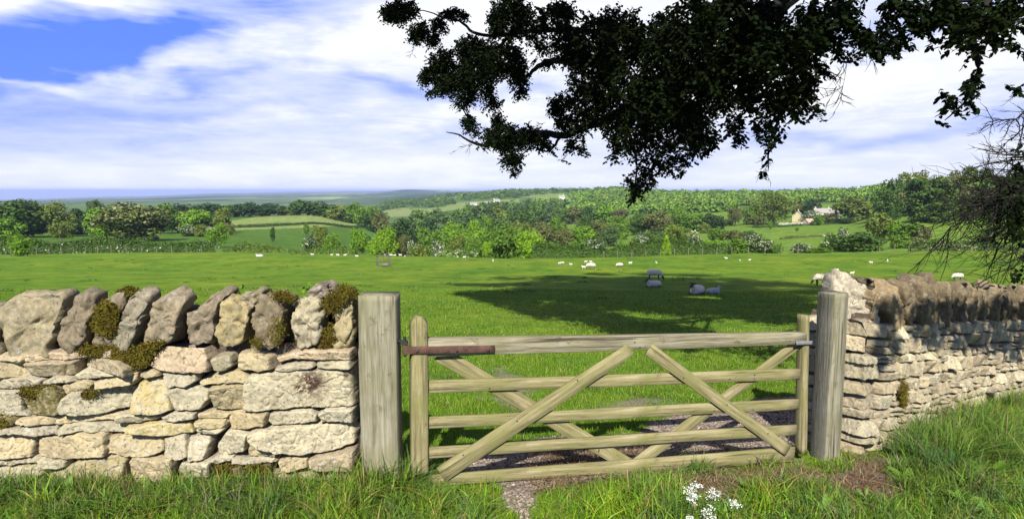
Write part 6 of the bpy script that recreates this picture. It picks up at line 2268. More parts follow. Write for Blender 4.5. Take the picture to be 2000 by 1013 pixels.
def build_beech():
    bx, by = BEECH_BASE
    g = gpt(bx, by, -0.1)
    root = empty('beech_tree', g, 'huge dark beech tree whose leafy boughs overhang the gate and field from the right', 'tree')
    inv = Matrix.Translation(-Vector(g))
    rs = np.random.default_rng(5)
    bm = bmesh.new()
    tube_bm(bm, [(bx, by, g.z), (bx + .1, by, g.z + .8), (bx, by + .1, g.z + 3), (bx - .2, by, g.z + 7), (bx - .4, by - .2, g.z + 12), (bx - .6, by, g.z + 18), (bx - .5, by, g.z + 22)], .75, .12, 20, .03)
    me = bpy.data.meshes.new('trunk')
    bm.to_mesh(me)
    bm.free()
    o = obj('trunk', me, root, [BARK_DARK])
    o.matrix_parent_inverse = inv

    def P(px, py, d=None):
        return pix(px, py, float(beech_depth(px)) if d is None else d)
    boughs = [
        ([(bx - .2, by, g.z + 6.0), P(1850, -150, 10.5), P(1620, -60, 10.0), P(1450, 80, 10.3), P(1360, 165, 11), P(1250, 200, 12), P(1180, 235, 12.6), P(1130, 252, 13), P(1095, 266), P(1050, 258), P(1000, 272), P(960, 284), P(925, 280), P(897, 263), P(872, 258)], .15, .010),
        ([(bx - .2, by, g.z + 5.5), P(1750, -190, 10), P(1520, -60, 10), P(1330, 70, 11.5), P(1180, 118), P(1110, 120), P(1075, 119), P(1045, 134), P(1030, 150), P(1000, 165)], .15, .015),
        ([P(1300, 90, 11.5), P(1150, 60, 13.5), P(1040, 60, 15), P(960, 70, 16), P(925, 64), P(897, 42), P(870, 36), P(838, 24), P(790, 18)], .06, .008),
        ([P(1250, 200, 12), P(1230, 260), P(1245, 320), P(1235, 385)], .045, .006),
        ([P(1095, 266), P(1080, 288), P(1062, 296), P(1040, 290), P(1010, 310), P(1005, 350)], .03, .005),
        ([P(1500, 0, 10), P(1440, 60, 10), P(1380, 160, 10), P(1360, 250, 10.5), P(1385, 295, 10)], .08, .008),
        ([P(1620, -60, 10.0), P(1570, 60, 9), P(1535, 200), P(1505, 270), P(1500, 335)], .05, .005),
        ([(bx - .2, by, g.z + 6.4), P(2050, -130, 8.5), P(1950, -30, 7.5), P(1900, 60), P(1910, 130), P(1890, 190), P(1845, 235)], .07, .004),
        ([P(1950, -10, 7.5), P(1820, 10), P(1740, 40), P(1700, 110)], .035, .005),
        ([P(1700, -120, 10), P(1640, 0), P(1600, 80), P(1590, 200)], .06, .005),
        ([P(1180, 118), P(1160, 160), P(1120, 200), P(1090, 215)], .04, .006),
        ([P(1000, 60, 15.3), P(960, 110), P(900, 140), P(838, 155)], .045, .006),
        ([P(960, 110), P(930, 170), P(905, 205), P(920, 245), P(905, 262)], .03, .005),
    ]
    for i, (pts, r0, r1) in enumerate(boughs):
        bm = bmesh.new()
        tube_bm(bm, pts, r0, r1, 10, 0.02, i)
        me = bpy.data.meshes.new('bough')
        bm.to_mesh(me)
        bm.free()
        o = obj('bough', me, root, [BARK_DARK])
        o.matrix_parent_inverse = inv
    # leaves: sprays of leaves on fine twigs
    bases, axes, ups, Ls, Ws = [], [], [], [], []
    twig_lines = []
    for (cx, cy, rx, ry, den) in BLOBS:
        if rx == 0:
            continue
        D0 = float(beech_depth(cx))
        leafpx = 0.074 * 0.046 * 0.55 * (F / D0) ** 2
        area = math.pi * rx * ry
        nl = (2.6 if den < 1.2 else 2.9) * (1.75 if cx < 1090 else 1.15) * den * area / leafpx
        per = 13
        ns = max(int(nl / per), 1)
        # keep the sprays a little inside so that they end at the outline
        a = rs.uniform(0, 6.283, ns)
        r = np.sqrt(rs.uniform(0, 1, ns))
        shr = max(0.55, 1 - 9.0 / min(rx, ry)) if min(rx, ry) > 12 else 0.55
        px, py = cx + rx * shr * r * np.cos(a), cy + ry * shr * r * np.sin(a)
        dd = D0 + rs.normal(0, 0.45, ns) * (1.6 if den > 1.3 else 1.0)
        lace = fbm(np.column_stack([px, py]) / 27.0, 44, 3) + (0.10 if den < 1.2 else 0.0) - (.12 if den > 1.6 else 0)
        for k in range(ns):
            hole = any(((px[k] - hx) / (hr_ + 5)) ** 2 + ((py[k] - hy) / (hs_ + 5)) ** 2 < 1 for hx, hy, hr_, hs_ in HOLES)
            if hole or (lace[k] > .40 and den < 1.55):
                continue
            c = np.array(pix(px[k], py[k], dd[k]))
            L = min(0.30, 1.1 * min(rx, ry) / F * D0 + .06) * rs.uniform(.7, 1.2)
            ang = rs.uniform(0, 6.283)
            ax = np.array([math.cos(ang), math.sin(ang) * .6, rs.uniform(-.9, -.1)])
            ax /= np.linalg.norm(ax)
            n = per
            tt = np.linspace(-.5, .5, n)
            b = c + ax * (tt * L)[:, None]
            b[:, 2] -= (tt + .5) ** 2 * L * .25
            sd = np.cross(ax, [0, 0, 1])
            sd /= np.linalg.norm(sd)
            alt = np.where(np.arange(n) % 2 == 0, 1, -1)[:, None]
            la = ax * .55 + sd * alt * .8 + rs.normal(0, .25, (n, 3)) + np.array([0, 0, -.25])
            la /= np.linalg.norm(la, axis=1, keepdims=True)
            up = np.array([0, 0, 1.0]) + rs.normal(0, .55, (n, 3))
            bases.append(b)
            axes.append(la)
            ups.append(up)
            Ls.append(rs.uniform(.050, .084, n))
            Ws.append(rs.uniform(.034, .052, n))
            if rs.random() < .5:
                twig_lines.append((b[0], b[n // 2], b[-1]))
    V = leaf_arrays(np.vstack(bases), np.vstack(axes), np.vstack(ups), np.concatenate(Ls), np.concatenate(Ws))
    n = len(V) // 6
    i = np.arange(n)[:, None] * 6
    Fq = np.concatenate([i + np.array([[0, 1, 2, 3]]), i + np.array([[0, 3, 4, 5]])])
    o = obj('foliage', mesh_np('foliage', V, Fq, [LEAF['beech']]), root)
    o['kind'] = 'stuff'
    o.matrix_parent_inverse = inv
    # fine twigs as thin three sided rods, and the bare hanging ones
    def rods(lines, r):
        vs, fs = [], []
        c = 0
        for ln in lines:
            ln = np.asarray(ln)
            m = len(ln)
            for j, p in enumerate(ln):
                dv = ln[min(j + 1, m - 1)] - ln[max(j - 1, 0)]
                dv = dv / (np.linalg.norm(dv) + 1e-9)
                s1 = np.cross(dv, [.3, .5, .8])
                s1 /= np.linalg.norm(s1)
                s2 = np.cross(dv, s1)
                rr = r * (1 - .65 * j / max(m - 1, 1))
                vs += [p + s1 * rr, p - s1 * rr * .5 + s2 * rr * .87, p - s1 * rr * .5 - s2 * rr * .87]
                if j:
                    for k in range(3):
                        fs.append((c - 3 + k, c - 3 + (k + 1) % 3, c + (k + 1) % 3, c + k))
                c += 3
        return np.array(vs), np.array(fs)
    v1, f1 = rods(twig_lines, .004)
    o = obj('twigs', mesh_np('twigs', v1, f1, [BARK_DARK]), root)
    o['kind'] = 'stuff'
    o.matrix_parent_inverse = inv
    # bare dead growth at the right edge: drooping boughs with many twigs
    lines, fat = [], []

    def grow(p, dirv, L, lev, out, jit=.35):
        n = 6
        pts = [p]
        d = dirv / np.linalg.norm(dirv)
        for j in range(n):
            d = d + rs.normal(0, jit / 3, 3) + np.array([-.03, 0, -.05 if lev < 2 else .03])
            d /= np.linalg.norm(d)
            pts.append(pts[-1] + d * L / n)
        out.append((lev, np.array(pts)))
        if lev < 3:
            for j in range(5 if lev < 2 else 3):
                k = rs.integers(1, n + 1)
                nd = d + rs.normal(0, .55, 3)
                nd[1] *= .6
                grow(pts[k], nd, L * rs.uniform(.38, .62), lev + 1, out)
    allb = []
    DT = 8.4
    starts = [((2090, 300), (1915, 335)), ((2090, 300), (1900, 355)), ((2110, 330), (1880, 400)), ((2110, 350), (1850, 440)), ((2100, 330), (1890, 430)), ((2120, 400), (1885, 470)), ((2120, 380), (1930, 500)), ((2060, 440), (1965, 540)),
              ((2080, 330), (1935, 370)), ((2080, 380), (1900, 410)), ((2060, 300), (1960, 320)), ((2060, 215), (1975, 262)), ((2050, 180), (1982, 228)), ((2080, 360), (1925, 385)), ((2070, 400), (1925, 440)), ((2080, 320), (1950, 350)), ((2070, 420), (1950, 470)), ((2090, 420), (1940, 450)), ((2050, 360), (1960, 420)), ((2050, 340), (1950, 400))]
    for (s0, e0) in starts:
        d = DT + rs.uniform(-.8, .9)
        a, b = np.array(pix(*s0, d + .4)), np.array(pix(*e0, d))
        grow(a, (b - a) + np.array([0, 0, .12]), np.linalg.norm(b - a) * .92, 0, allb, .22)
    vs, fs, c = [], [], 0
    for lev in range(4):
        ls = [p for l, p in allb if l == lev]
        v, f = rods(ls, (.022, .010, .006, .0035)[lev])
        vs.append(v)
        fs.append(f + c)
        c += len(v)
    # a few bare twigs dangling from the canopy
    for (px, py, ex, ey) in ((1655, 110, 1668, 195), (1612, 120, 1622, 185), (1650, 115, 1640, 180), (1440, 150, 1435, 190), (1065, 240, 1045, 245), (925, 280, 890, 292), (1110, 300, 1096, 312), (808, 88, 812, 108), (1700, 40, 1690, 130), (1500, 280, 1502, 330)):
        d = float(beech_depth(px))
        a, b = np.array(pix(px, py, d)), np.array(pix(ex, ey, d))
        sub = []
        grow(a, b - a, np.linalg.norm(b - a), 1, sub, .25)
        v, f = rods([p for l, p in sub], .0045)
        vs.append(v)
        fs.append(f + c)
        c += len(v)
    o = obj('bare_twigs', mesh_np('bare_twigs', np.vstack(vs), np.vstack(fs), [BARK_DARK]), root)
    o['kind'] = 'stuff'
    o.matrix_parent_inverse = inv
    # leaves low on the dead boughs
    bb, aa, uu = [], [], []
    for (cx, cy, rx, ry, m) in ((1988, 455, 26, 16, 100), (1990, 540, 14, 10, 30), (1982, 395, 36, 50, 230), (1992, 340, 16, 24, 60), (1992, 300, 14, 30, 30), (1985, 425, 24, 24, 70), (1992, 500, 10, 12, 12)):
        for k in range(m):
            q = np.array(pix(cx + rs.normal(0, rx * .55), cy + rs.normal(0, ry * .55), DT + rs.normal(0, .5)))
            bb.append(q)
            t_ = rs.normal(0, 1, 3) + np.array([0, 0, -.5])
            aa.append(t_ / np.linalg.norm(t_))
            uu.append(np.array([0, 0, 1.]) + rs.normal(0, .5, 3))
    m = len(bb)
    V = leaf_arrays(np.array(bb), np.array(aa), np.array(uu), rs.uniform(.06, .09, m), rs.uniform(.04, .055, m))
    i = np.arange(m)[:, None] * 6
    Fq = np.concatenate([i + np.array([[0, 1, 2, 3]]), i + np.array([[0, 3, 4, 5]])])
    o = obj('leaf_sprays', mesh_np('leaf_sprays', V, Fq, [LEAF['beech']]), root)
    o['kind'] = 'stuff'
    o.matrix_parent_inverse = inv
    # the rest of the crown, above and beside the picture: it shades the boughs and the field
    n = 95000
    lob = []
    for k in range(150):
        d = rs.normal(0, 1, 3)
        d /= np.linalg.norm(d)
        f = rs.uniform(.25, .93)
        lob.append((CR_C[0] + d[0] * CR_R[0] * f, CR_C[1] + d[1] * CR_R[1] * f, CR_C[2] + d[2] * CR_R[2] * f, rs.uniform(1.3, 2.4)))
    lob = np.array(lob)
    k = rs.choice(len(lob), n, p=lob[:, 3] ** 2 / np.sum(lob[:, 3] ** 2))
    d = rs.normal(0, 1, (n, 3))
    d /= np.linalg.norm(d, axis=1, keepdims=True)
    Pn = lob[k, :3] + d * lob[k, 3:4] * rs.uniform(.3, 1.05, (n, 1))
    qx, qy, dep = project(Pn)
    vis = (dep > 0) & (qx > -60) & (qx < 2060) & (qy > -35) & (qy < 1100)
    # keep clear of the sunlit gate, left wall and near field
    s_ = (Pn[:, 2] - gz(Pn[:, 0], Pn[:, 1])) / 0.70
    land_y, land_x = Pn[:, 1] + s_, Pn[:, 0] + s_ * math.tan(SUN_AZ)
    lim = np.interp(land_x, [-7, -4, -1.2, 0.2, 1.3, 2.2, 3.2, 3.8, 6, 10], [34, 29, 25, 20.0, 14.0, 11.2, 9.3, 8.2, 7.3, 5]) + 1.6 * fbm(np.stack([land_x * .55, land_y * .30], -1), 4, 3)
    lim = lim + rs.exponential(.45, n)
    fleck = (vnoise(np.stack([land_x * .55, land_y * .30], -1), 12) > np.interp(land_y, [14, 24, 34], [.58, .66, .8]))
    keep = ~vis & (land_y > lim) & (Pn[:, 2] > 2.6) & ~fleck
    Pn, dn = Pn[keep], d[keep]
    # unseen leaf cards added along the sun's rays to dapple the right-hand wall
    m = 5200
    ss, hh = rs.uniform(.25, 8.5, m), rs.uniform(-.1, 1.45, m)
    w3 = RW_C[None, :2] + RW_DIR[None, :2] * ss[:, None]
    tz = gz(w3[:, 0], w3[:, 1]) + hh
    cover = vnoise(np.stack([ss * 1.7 + hh * .5, hh * .8], -1), 21) + np.clip((hh - .78) / .25, -.35, 1.0) + np.clip((ss - 2.2) / 2.5, -.35, .5) - .15
    go = cover > rs.uniform(-.15, .25, m)
    td = rs.uniform(5.6, 7.4, m)
    ts = np.array(to_sun)
    Q = np.column_stack([w3, tz]) + ts[None] * td[:, None]
    qx, qy, dq = project(Q)
    go &= ~((dq > 0) & (qx > -40) & (qx < 2040) & (qy > -30) & (qy < 1100))
    Pn = np.vstack([Pn, Q[go]])
    dn = np.vstack([dn, rs.normal(0, 1, (go.sum(), 3)) + ts[None]])
    sz = np.where(np.arange(len(Pn)) < keep.sum(), .19, .075)
    qx, qy, dq = project(Pn)                             # finer leaves where a step to the side would show them
    close = (dq > -2) & (qx > -900) & (qx < 3300) & (qy > -900) & (sz > .1)
    base_n = len(Pn)
    Pn = np.vstack([Pn] + [Pn[close] + rs.normal(0, .16, (close.sum(), 3)) for _ in range(5)])
    dn = np.vstack([dn] + [dn[close]] * 5)
    sz = np.concatenate([np.where(close, .075, sz)] + [np.full(close.sum(), .075)] * 5)
    qx, qy, dq = project(Pn)
    clear = ~((dq > 0) & (qx > -40) & (qx < 2040) & (qy > -25) & (qy < 1100))
    Pn, dn, sz = Pn[clear], dn[clear], sz[clear]
    V = cards(Pn, dn, sz, rs, .8)
    o = obj('upper_crown_and_dapple', mesh_np('upper_crown_and_dapple', V, np.arange(len(V)).reshape(-1, 4), [LEAF['beech']]), root)
    o['kind'] = 'stuff'
    o.matrix_parent_inverse = inv


CR_C, CR_R = (6.0, 9.5, 17.0), (12.2, 11.8, 14.5)
build_beech()
# ------------------------------------------------------------------ grass
def m_grass(name, trans=0.3, sat=1.0):
    m, t, p, o = principled(name)
    c = t.n('ShaderNodeAttribute', attribute_name='blade').outputs['Color']
    t.l(c, p.inputs['Base Color'])
    p.inputs['Roughness'].default_value = 0.55
    p.inputs['Specular IOR Level'].default_value = 0.2
    tr = t.n('ShaderNodeBsdfTranslucent')
    t.l(c, tr.inputs[0])
    mx = t.n('ShaderNodeMixShader')
    mx.inputs[0].default_value = trans
    t.l(p.outputs[0], mx.inputs[1])
    t.l(tr.outputs[0], mx.inputs[2])
    t.l(mx.outputs[0], o.inputs[0])
    return m


GRASS = m_grass('grass_blade')


def blades(name, X, Y, H, W, col, bend, rs, label_kind='stuff', flat=0.35, seg=3, dz=0.0):
    """grass blades rooted on the ground: tapering strips that bend over"""
    n = len(X)
    Z = gz(X, Y) - 0.01 + dz
    a = rs.uniform(0, 6.283, n)
    lean = np.abs(rs.normal(0, 1, n)) * bend + 0.05
    f = rs.uniform(0, 6.283, n)                          # facing of the blade's flat side
    V = np.zeros((n, seg * 2 + 1, 3), np.float32)
    ca, sa = np.cos(a), np.sin(a)
    cf, sf = np.cos(f) * W, np.sin(f) * W
    for k in range(seg):
        t = k / seg
        ho = H * lean * t * t
        up = H * t * (1 - 0.30 * np.minimum(lean, 1.3) * t)
        w = (1 - t) ** 0.6 if k else 0.8
        V[:, 2 * k, 0], V[:, 2 * k + 1, 0] = X + ca * ho - cf * w, X + ca * ho + cf * w
        V[:, 2 * k, 1], V[:, 2 * k + 1, 1] = Y + sa * ho - sf * w, Y + sa * ho + sf * w
        V[:, 2 * k, 2] = V[:, 2 * k + 1, 2] = Z + up
    ho, up = H * lean, H * (1 - 0.30 * np.minimum(lean, 1.3))
    V[:, -1, 0], V[:, -1, 1], V[:, -1, 2] = X + ca * ho, Y + sa * ho, Z + up
    m = seg * 2 + 1
    b = (np.arange(n) * m)[:, None]
    q = [b + np.array([[2 * k, 2 * k + 1, 2 * k + 3, 2 * k + 2]]) for k in range(seg - 1)]
    tri = b + np.array([[2 * seg - 2, 2 * seg - 1, 2 * seg]])
    C = np.repeat(col[:, None, :], m, 1).reshape(-1, 3)
    o = obj(name, mesh_np(name, V.reshape(-1, 3), [np.vstack(q), tri], [GRASS], False, None, {'blade': C}))
    return kind(o, 'stuff')


def gcol(n, rs, base, var=0.22, dry=0.06):
    c = np.array(base)[None] * (1 + rs.normal(0, var, (n, 1))) * (1 + rs.normal(0, 0.10, (n, 3)) * np.array([1, .4, .4]))
    k = rs.random(n) < dry
    c[k] = np.array([0.26, 0.22, 0.10]) * rs.uniform(.6, 1.2, (k.sum(), 1))
    return np.clip(c, 0.004, 1)


def wall_side(x, y):
    """distance in front (+) of the two walls, and the distance along"""
    return WALL_D - y


def occupied(x, y):
    """inside a wall, or a post"""
    inl = (x < -1.13) & (y > WALL_D - 0.02) & (y < WALL_D + 0.5)
    d = np.stack([x - RW_C[0], y - RW_C[1]], -1)
    s = d @ RW_DIR[:2]
    w = d @ RW_N[:2]
    inr = (s > -0.02) & (w < 0.06) & (w > -0.6)
    return inl | inr


def build_grass():
    rs = np.random.default_rng(17)

    def scatter(n, y0, y1, pad=60):
        """random ground points, roughly even on the ground, inside the view's wedge"""
        y = np.sqrt(rs.uniform(y0 ** 2, y1 ** 2, n))
        x = rs.uniform(-1, 1, n) * (0.80 * y + 1.2)
        return x, y
    # grazed sward of the field and gateway
    n = 300000
    x, y = scatter(n, 3.0, 13)
    bare = bareness(x, y)
    pn = fbm(np.stack([x * 1.1, y * 1.1], -1), 3, 3)
    keep = (rs.random(n) > bare * 0.985) & ~occupied(x, y)
    x, y, pn, bare = x[keep], y[keep], pn[keep], bare[keep]
    n = len(x)
    h = (0.045 + 0.035 * np.clip(pn + .3, 0, 1)) * rs.uniform(.5, 1.5, n) * (1 - .4 * bare)
    col = gcol(n, rs, (0.112, 0.205, 0.014), .30, .07)
    col *= np.stack([1 + .25 * pn, 1 + .12 * pn, 1 + 0 * pn], -1)
    blades('short_grass', x, y, h, 0.0028 * rs.uniform(.7, 1.4, n) * (1 + .06 * y), col, .6, rs, seg=2)
    n = 170000
    x, y = scatter(n, 13, 34)
    pn = fbm(np.stack([x * .5, y * .5], -1), 4, 3)
    keep = ~occupied(x, y)
    x, y, pn = x[keep], y[keep], pn[keep]
    n = len(x)
    col = gcol(n, rs, (0.110, 0.196, 0.014), .30, .05)
    col *= np.stack([1 + .3 * pn, 1 + .15 * pn, 1 + 0 * pn], -1)
    blades('field_grass', x, y, (0.055 + .05 * np.clip(pn, 0, 1)) * rs.uniform(.5, 1.5, n), 0.009 * rs.uniform(.7, 1.4, n), col, .7, rs, seg=2)
    # long grass: along the foot of the walls, round the posts, and over the verge
    tx, ty, th_, tn, tb = [], [], [], [], []

    def clump(cx, cy, r, cnt, hgt):
        tx.append(rs.normal(cx, r, cnt))
        ty.append(rs.normal(cy, r * .8, cnt))
        th_.append(np.full(cnt, hgt) * rs.uniform(.45, 1.15, cnt))
        hue = rs.uniform(0, 1)
        tb.append(np.tile(np.array([[.75 + .75 * hue, .75 + .45 * hue, 1.5 - .9 * hue]]) * rs.uniform(.7, 1.25), (cnt, 1)))
    for k in range(250):                                 # foot of the left wall and the verge before it
        cx = rs.uniform(-4.2, -1.0)
        cy = WALL_D - 0.04 - abs(rs.normal(0, .30))
        clump(cx, cy, .055, rs.integers(40, 90), rs.uniform(.09, .27) * (1 if cy > 4.2 else .75))
    for k in range(130):                                 # between post and stile, in front of the hinge
        cx, cy = rs.uniform(-1.15, -.18), rs.uniform(3.55, 4.52)
        if cx > -.45 and cy > 4.35:
            continue
        clump(cx, cy, .05, rs.integers(30, 70), rs.uniform(.10, .26))
    for k in range(26):
        clump(rs.uniform(-1.08, -.72), rs.uniform(4.42, 4.60), .035, 50, rs.uniform(.20, .36))
    for k in range(210):                                 # foot of the right wall
        s = rs.uniform(.30, 7.0)
        off = abs(rs.normal(0, .45)) + .08
        p = RW_C[:2] + RW_DIR[:2] * s + RW_N[:2] * off
        clump(p[0], p[1], .07, rs.integers(45, 100), rs.uniform(.16, .40) * (1.25 if 0.4 < s < 2.6 else 1))
    for k in range(230):                                 # right verge
        p = hit(rs.uniform(1240, 2150), rs.uniform(905, 1075))
        if bareness(np.array([p.x]), np.array([p.y]))[0] > .35 and rs.random() < .8:
            continue
        clump(p.x, p.y, .055, rs.integers(25, 70), rs.uniform(.08, .22))
    for (px, py, hh, c) in ((1250, 985, .24, 300), (1200, 1005, .22, 220), (1310, 975, .22, 220), (1290, 1000, .2, 220), (1500, 980, .24, 220), (1560, 960, .20, 180), (1480, 1000, .2, 160), (1390, 900, .12, 160), (1540, 882, .14, 220),
                            (1470, 900, .12, 150), (1130, 985, .12, 140), (1790, 900, .30, 420), (1850, 930, .30, 420), (1830, 880, .32, 420), (1900, 960, .26, 400), (1950, 900, .3, 420), (1780, 960, .22, 260), (1340, 905, .10, 120)):
        p = hit(px, py)
        clump(p.x, p.y, .09, c, hh)
    for k in range(60):                                  # tufts in the near field
        p = hit(rs.uniform(700, 1650), rs.uniform(600, 800))
        clump(p.x, p.y, .08, 50, rs.uniform(.08, .15))
    x, y, h = np.concatenate(tx), np.concatenate(ty), np.concatenate(th_)
    b = np.concatenate(tb)
    keep = ~occupied(x, y) & (polydist(x, y, PATHP) < -.02) & (rs.random(len(x)) > np.clip(bareness(x, y) - .25, 0, 1) * 1.6)
    x, y, h, b = x[keep], y[keep], h[keep], b[keep]
    n = len(x)
    col = gcol(n, rs, (0.098, 0.200, 0.022), .30, .10) * b
    blades('long_grass', x, y, h, 0.0042 * rs.uniform(.45, 1.7, n), col, 1.0, rs, seg=4)
    # tussocks and thistly tufts out in the pasture
    q = []
    for k in range(420):
        cy = math.exp(rs.uniform(math.log(9), math.log(105)))
        cx = rs.uniform(-.8, .8) * cy
        if fbm(np.array([[cx * .09, cy * .09]]), 9, 2)[0] < -.05:
            continue
        r = rs.uniform(.10, .38)
        for _ in range(30):
            q.append((cx + rs.normal(0, r), cy + rs.normal(0, r * .7)))
    q = np.array(q)
    blades('tussocks', q[:, 0], q[:, 1], rs.uniform(.08, .22, len(q)), np.full(len(q), .012) + .0003 * q[:, 1], gcol(len(q), rs, (0.060, 0.125, 0.014), .3, .08), .7, rs, seg=2)
    # seed stalks
    n = 420
    x = np.concatenate([rs.uniform(-4, -1.0, n // 2), RW_C[0] + RW_DIR[0] * rs.uniform(.3, 5, n // 2) + RW_N[0] * .3])
    y = np.concatenate([rs.uniform(4.1, 4.52, n // 2), np.zeros(n // 2)])
    s = (x[n // 2:] - RW_N[0] * .3 - RW_C[0]) / RW_DIR[0]
    y[n // 2:] = RW_C[1] + RW_DIR[1] * s + RW_N[1] * rs.uniform(.1, .5, n // 2)
    blades('seed_stalks', x, y, rs.uniform(.25, .42, n), np.full(n, .0018), gcol(n, rs, (0.17, 0.20, 0.06), .2, .5), .35, rs, seg=4)
    # dead straw and leaf litter on the bare ground
    q = []
    while len(q) < 7600:
        p = hit(rs.uniform(1050, 1900), rs.uniform(880, 1040))
        v = bareness(np.array([p.x]), np.array([p.y]))[0]
        if v > .3 and rs.random() < v:
            for _ in range(14):
                q.append((p.x + rs.normal(0, .08), p.y + rs.normal(0, .08)))
    q = np.array(q)
    n = len(q)
    c = np.where(rs.random((n, 1)) < .5, np.array([[.26, .20, .11]]), np.array([[.12, .055, .032]])) * rs.uniform(.6, 1.3, (n, 1))
    blades('straw', q[:, 0], q[:, 1], rs.uniform(.03, .10, n), np.full(n, .003) * rs.uniform(.6, 2, n), c, 2.2, rs, seg=2)


build_grass()


# cow parsley heads by the gate
PETAL = m_simple('petal_white', (0.46, 0.48, 0.42), (0.60, 0.61, 0.56), 40, 0.7, 0.1)
STEM = m_simple('green_stem', (0.06, 0.12, 0.02), (0.09, 0.16, 0.03), 20, 0.7, 0.1)


def umbel(px, py, hpx, rpx, label):
    """a flowering stem: foot at the ground below (px, py), flat head of small white florets"""
    rs = np.random.default_rng(int(px * 7 + py))
    g = hit(px, py + hpx)
    top = pix(px, py, g.y)
    root = empty('wildflower', g, label, 'flower', 'white wildflowers in the grass by the gate')
    h = top.z - g.z
    R = rpx / F * g.y
    bm = bmesh.new()
    tube_bm(bm, [(0, 0, 0), (.01, 0, h * .5), (0, 0, h * .82)], .004, .003, 6)
    heads = []
    for k in range(9):
        a, r = rs.uniform(0, 6.28), R * math.sqrt(rs.uniform(.05, 1)) * .8
        c = Vector((r * math.cos(a), r * math.sin(a) * .8, h + rs.uniform(-.55, .45) * R))
        tube_bm(bm, [(0, 0, h * .80), tuple(Vector((0, 0, h * .80)).lerp(c, .5) + Vector((0, 0, .01))), tuple(c)], .002, .0015, 5)
        heads.append(c)
    me = bpy.data.meshes.new('stem')
    bm.to_mesh(me)
    bm.free()
    obj('stem', me, root, [STEM])
    V = []
    for c in heads:
        m = 20
        p = np.array(c) + rs.normal(0, 1, (m, 3)) * np.array([.3, .3, .14]) * R
        d = rs.normal(0, 1, (m, 3)) * .5 + np.array([0, -.5, .8])
        V.append(cards(p, d, np.full(m, .0050), rs, 1.0))
    V = np.vstack(V)
    fl = obj('florets', mesh_np('florets', V, np.arange(len(V)).reshape(-1, 4), [PETAL]), root)
    fl['kind'] = 'stuff'


for px, py, hh, r in ((1354, 950, 46, 17), (1395, 964, 42, 16), (1352, 972, 40, 16), (1382, 1000, 34, 18), (1432, 981, 34, 11), (1345, 1012, 28, 9)):
    umbel(px, py, hh, r, 'white flowering stem in the long grass in front of the gate')

# a leafy weed growing out of the coping, and ivy sprigs
def weed(px, py, y, r, n, label):
    rs = np.random.default_rng(int(px))
    c = np.array(pix(px, py, y))
    root = empty('weed', Vector(c), label, 'plant')
    p = rs.normal(0, 1, (n, 3)) * np.array([r, r * .6, r * .45])
    ax = rs.normal(0, 1, (n, 3)) + np.array([0, -.3, .4])
    ax /= np.linalg.norm(ax, axis=1, keepdims=True)
    V = leaf_arrays(p, ax, rs.normal(0, .4, (n, 3)) + np.array([0, -.3, 1]), rs.uniform(.025, .045, n), rs.uniform(.018, .028, n))
    i = np.arange(n)[:, None] * 6
    Fq = np.concatenate([i + np.array([[0, 1, 2, 3]]), i + np.array([[0, 3, 4, 5]])])
    obj('leaves', mesh_np('leaves', V, Fq, [LEAF['mid']]), root)
    bm = bmesh.new()
    for k in range(4):
        q = Vector(p[k])
        tube_bm(bm, [(0, 0.05, -r * .7), tuple(q * .5), tuple(q)], .003, .0015, 5)
    me = bpy.data.meshes.new('stem')
    bm.to_mesh(me)
    bm.free()
    obj('stem', me, root, [STEM])


weed(500, 578, WALL_D + .12, .055, 60, 'small green weed growing between the coping stones of the left wall')
weed(458, 566, WALL_D + .25, .030, 22, 'tiny weed sprig behind the slanting coping stone')
weed(600, 560, WALL_D + .3, .028, 18, 'tiny weed sprig beside the small coping stone at the back')

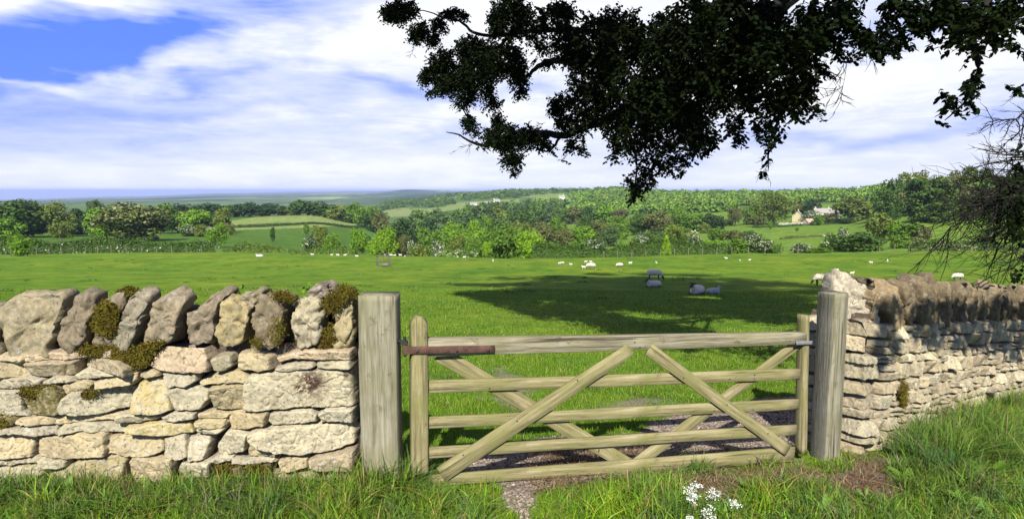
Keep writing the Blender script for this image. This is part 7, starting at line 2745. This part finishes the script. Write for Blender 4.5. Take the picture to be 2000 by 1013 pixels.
# broad-leaved docks and nettles in the verge
def dock(px, py, n, L, label):
    rs = np.random.default_rng(int(px * 3 + py))
    g = hit(px, py)
    root = empty('dock_plant', g, label, 'plant', 'broad leaved docks in the verge')
    a = rs.uniform(0, 6.283, n)
    el = rs.uniform(.25, 1.2, n)
    ax = np.stack([np.cos(a) * np.cos(el), np.sin(a) * np.cos(el), np.sin(el)], -1)
    st = ax * (rs.uniform(.15, .6, n) * L)[:, None]
    st[:, 2] = np.abs(st[:, 2]) * .8 + .01
    ll = rs.uniform(.6, 1.1, n) * L
    ax2 = ax + np.array([0, 0, -.45])
    ax2 /= np.linalg.norm(ax2, axis=1, keepdims=True)
    V = leaf_arrays(st, ax2, np.tile([0, 0, 1.], (n, 1)) + rs.normal(0, .25, (n, 3)), ll, ll * .42)
    i = np.arange(n)[:, None] * 6
    Fq = np.concatenate([i + np.array([[0, 1, 2, 3]]), i + np.array([[0, 3, 4, 5]])])
    o = obj('leaves', mesh_np('leaves', V, Fq, [LEAF['mid']]), root)
    o['kind'] = 'stuff'
    bm = bmesh.new()
    for k in range(min(n, 9)):
        tube_bm(bm, [(0, 0, -.02), tuple(st[k] * .6), tuple(st[k])], .004, .002, 5)
    me = bpy.data.meshes.new('stem')
    bm.to_mesh(me)
    bm.free()
    obj('stem', me, root, [STEM])


for px, py, n_, L_ in ((1802, 900, 16, .17), (1846, 872, 14, .15), (1770, 940, 12, .12), (1935, 935, 16, .16), (1880, 985, 12, .13), (1610, 1000, 12, .12), (735, 935, 12, .13), (880, 975, 12, .11), (560, 985, 14, .14),
                       (300, 975, 14, .15), (120, 990, 14, .15), (430, 965, 11, .12), (1460, 960, 11, .10), (690, 985, 12, .12), (1690, 975, 9, .08)):
    dock(px, py, n_, L_, 'broad leaved dock growing among the verge grass')

# a loose dark stone in the long grass by the right wall
def loose_stone():
    c = hit(1892, 835)
    fr = ((c.x, c.y, c.z + .10), (1, 0, 0), (0, 0, 1), (0, -1, 0))
    me = rock_mesh('fallen_stone', [(-.12, -.12), (.10, -.13), (.13, .02), (.06, .13), (-.08, .11), (-.13, .0)], .09, .1, fr, 77, (0.22, 0.17, 0.14), 1, (0, .3, 0))
    o = obj('fallen_stone', me)
    tag(o, 'dark fallen stone lying in the long grass under the right wall', 'stone')


loose_stone()

# ------------------------------------------------------------------ haze in the valley air
def build_haze():
    m = bpy.data.materials.new('air')
    m.use_nodes = True
    t = NT(m.node_tree)
    o = t.n('ShaderNodeOutputMaterial')
    v = t.n('ShaderNodeVolumePrincipled')
    v.inputs['Color'].default_value = (0.46, 0.57, 0.90, 1)
    v.inputs['Density'].default_value = HAZE
    v.inputs['Anisotropy'].default_value = 0.0
    t.l(v.outputs[0], o.inputs['Volume'])
    me = box_mesh('haze', [((0, 0, 0), (1, 1, 1))], m)
    b = obj('haze', me)
    z0, z1 = -700.0, 36.0
    b.location = (0, 0, (z0 + z1) / 2)
    b.scale = (96000, 96000, z1 - z0)
    kind(b, 'stuff')


HAZE = 7.5e-5
build_haze()
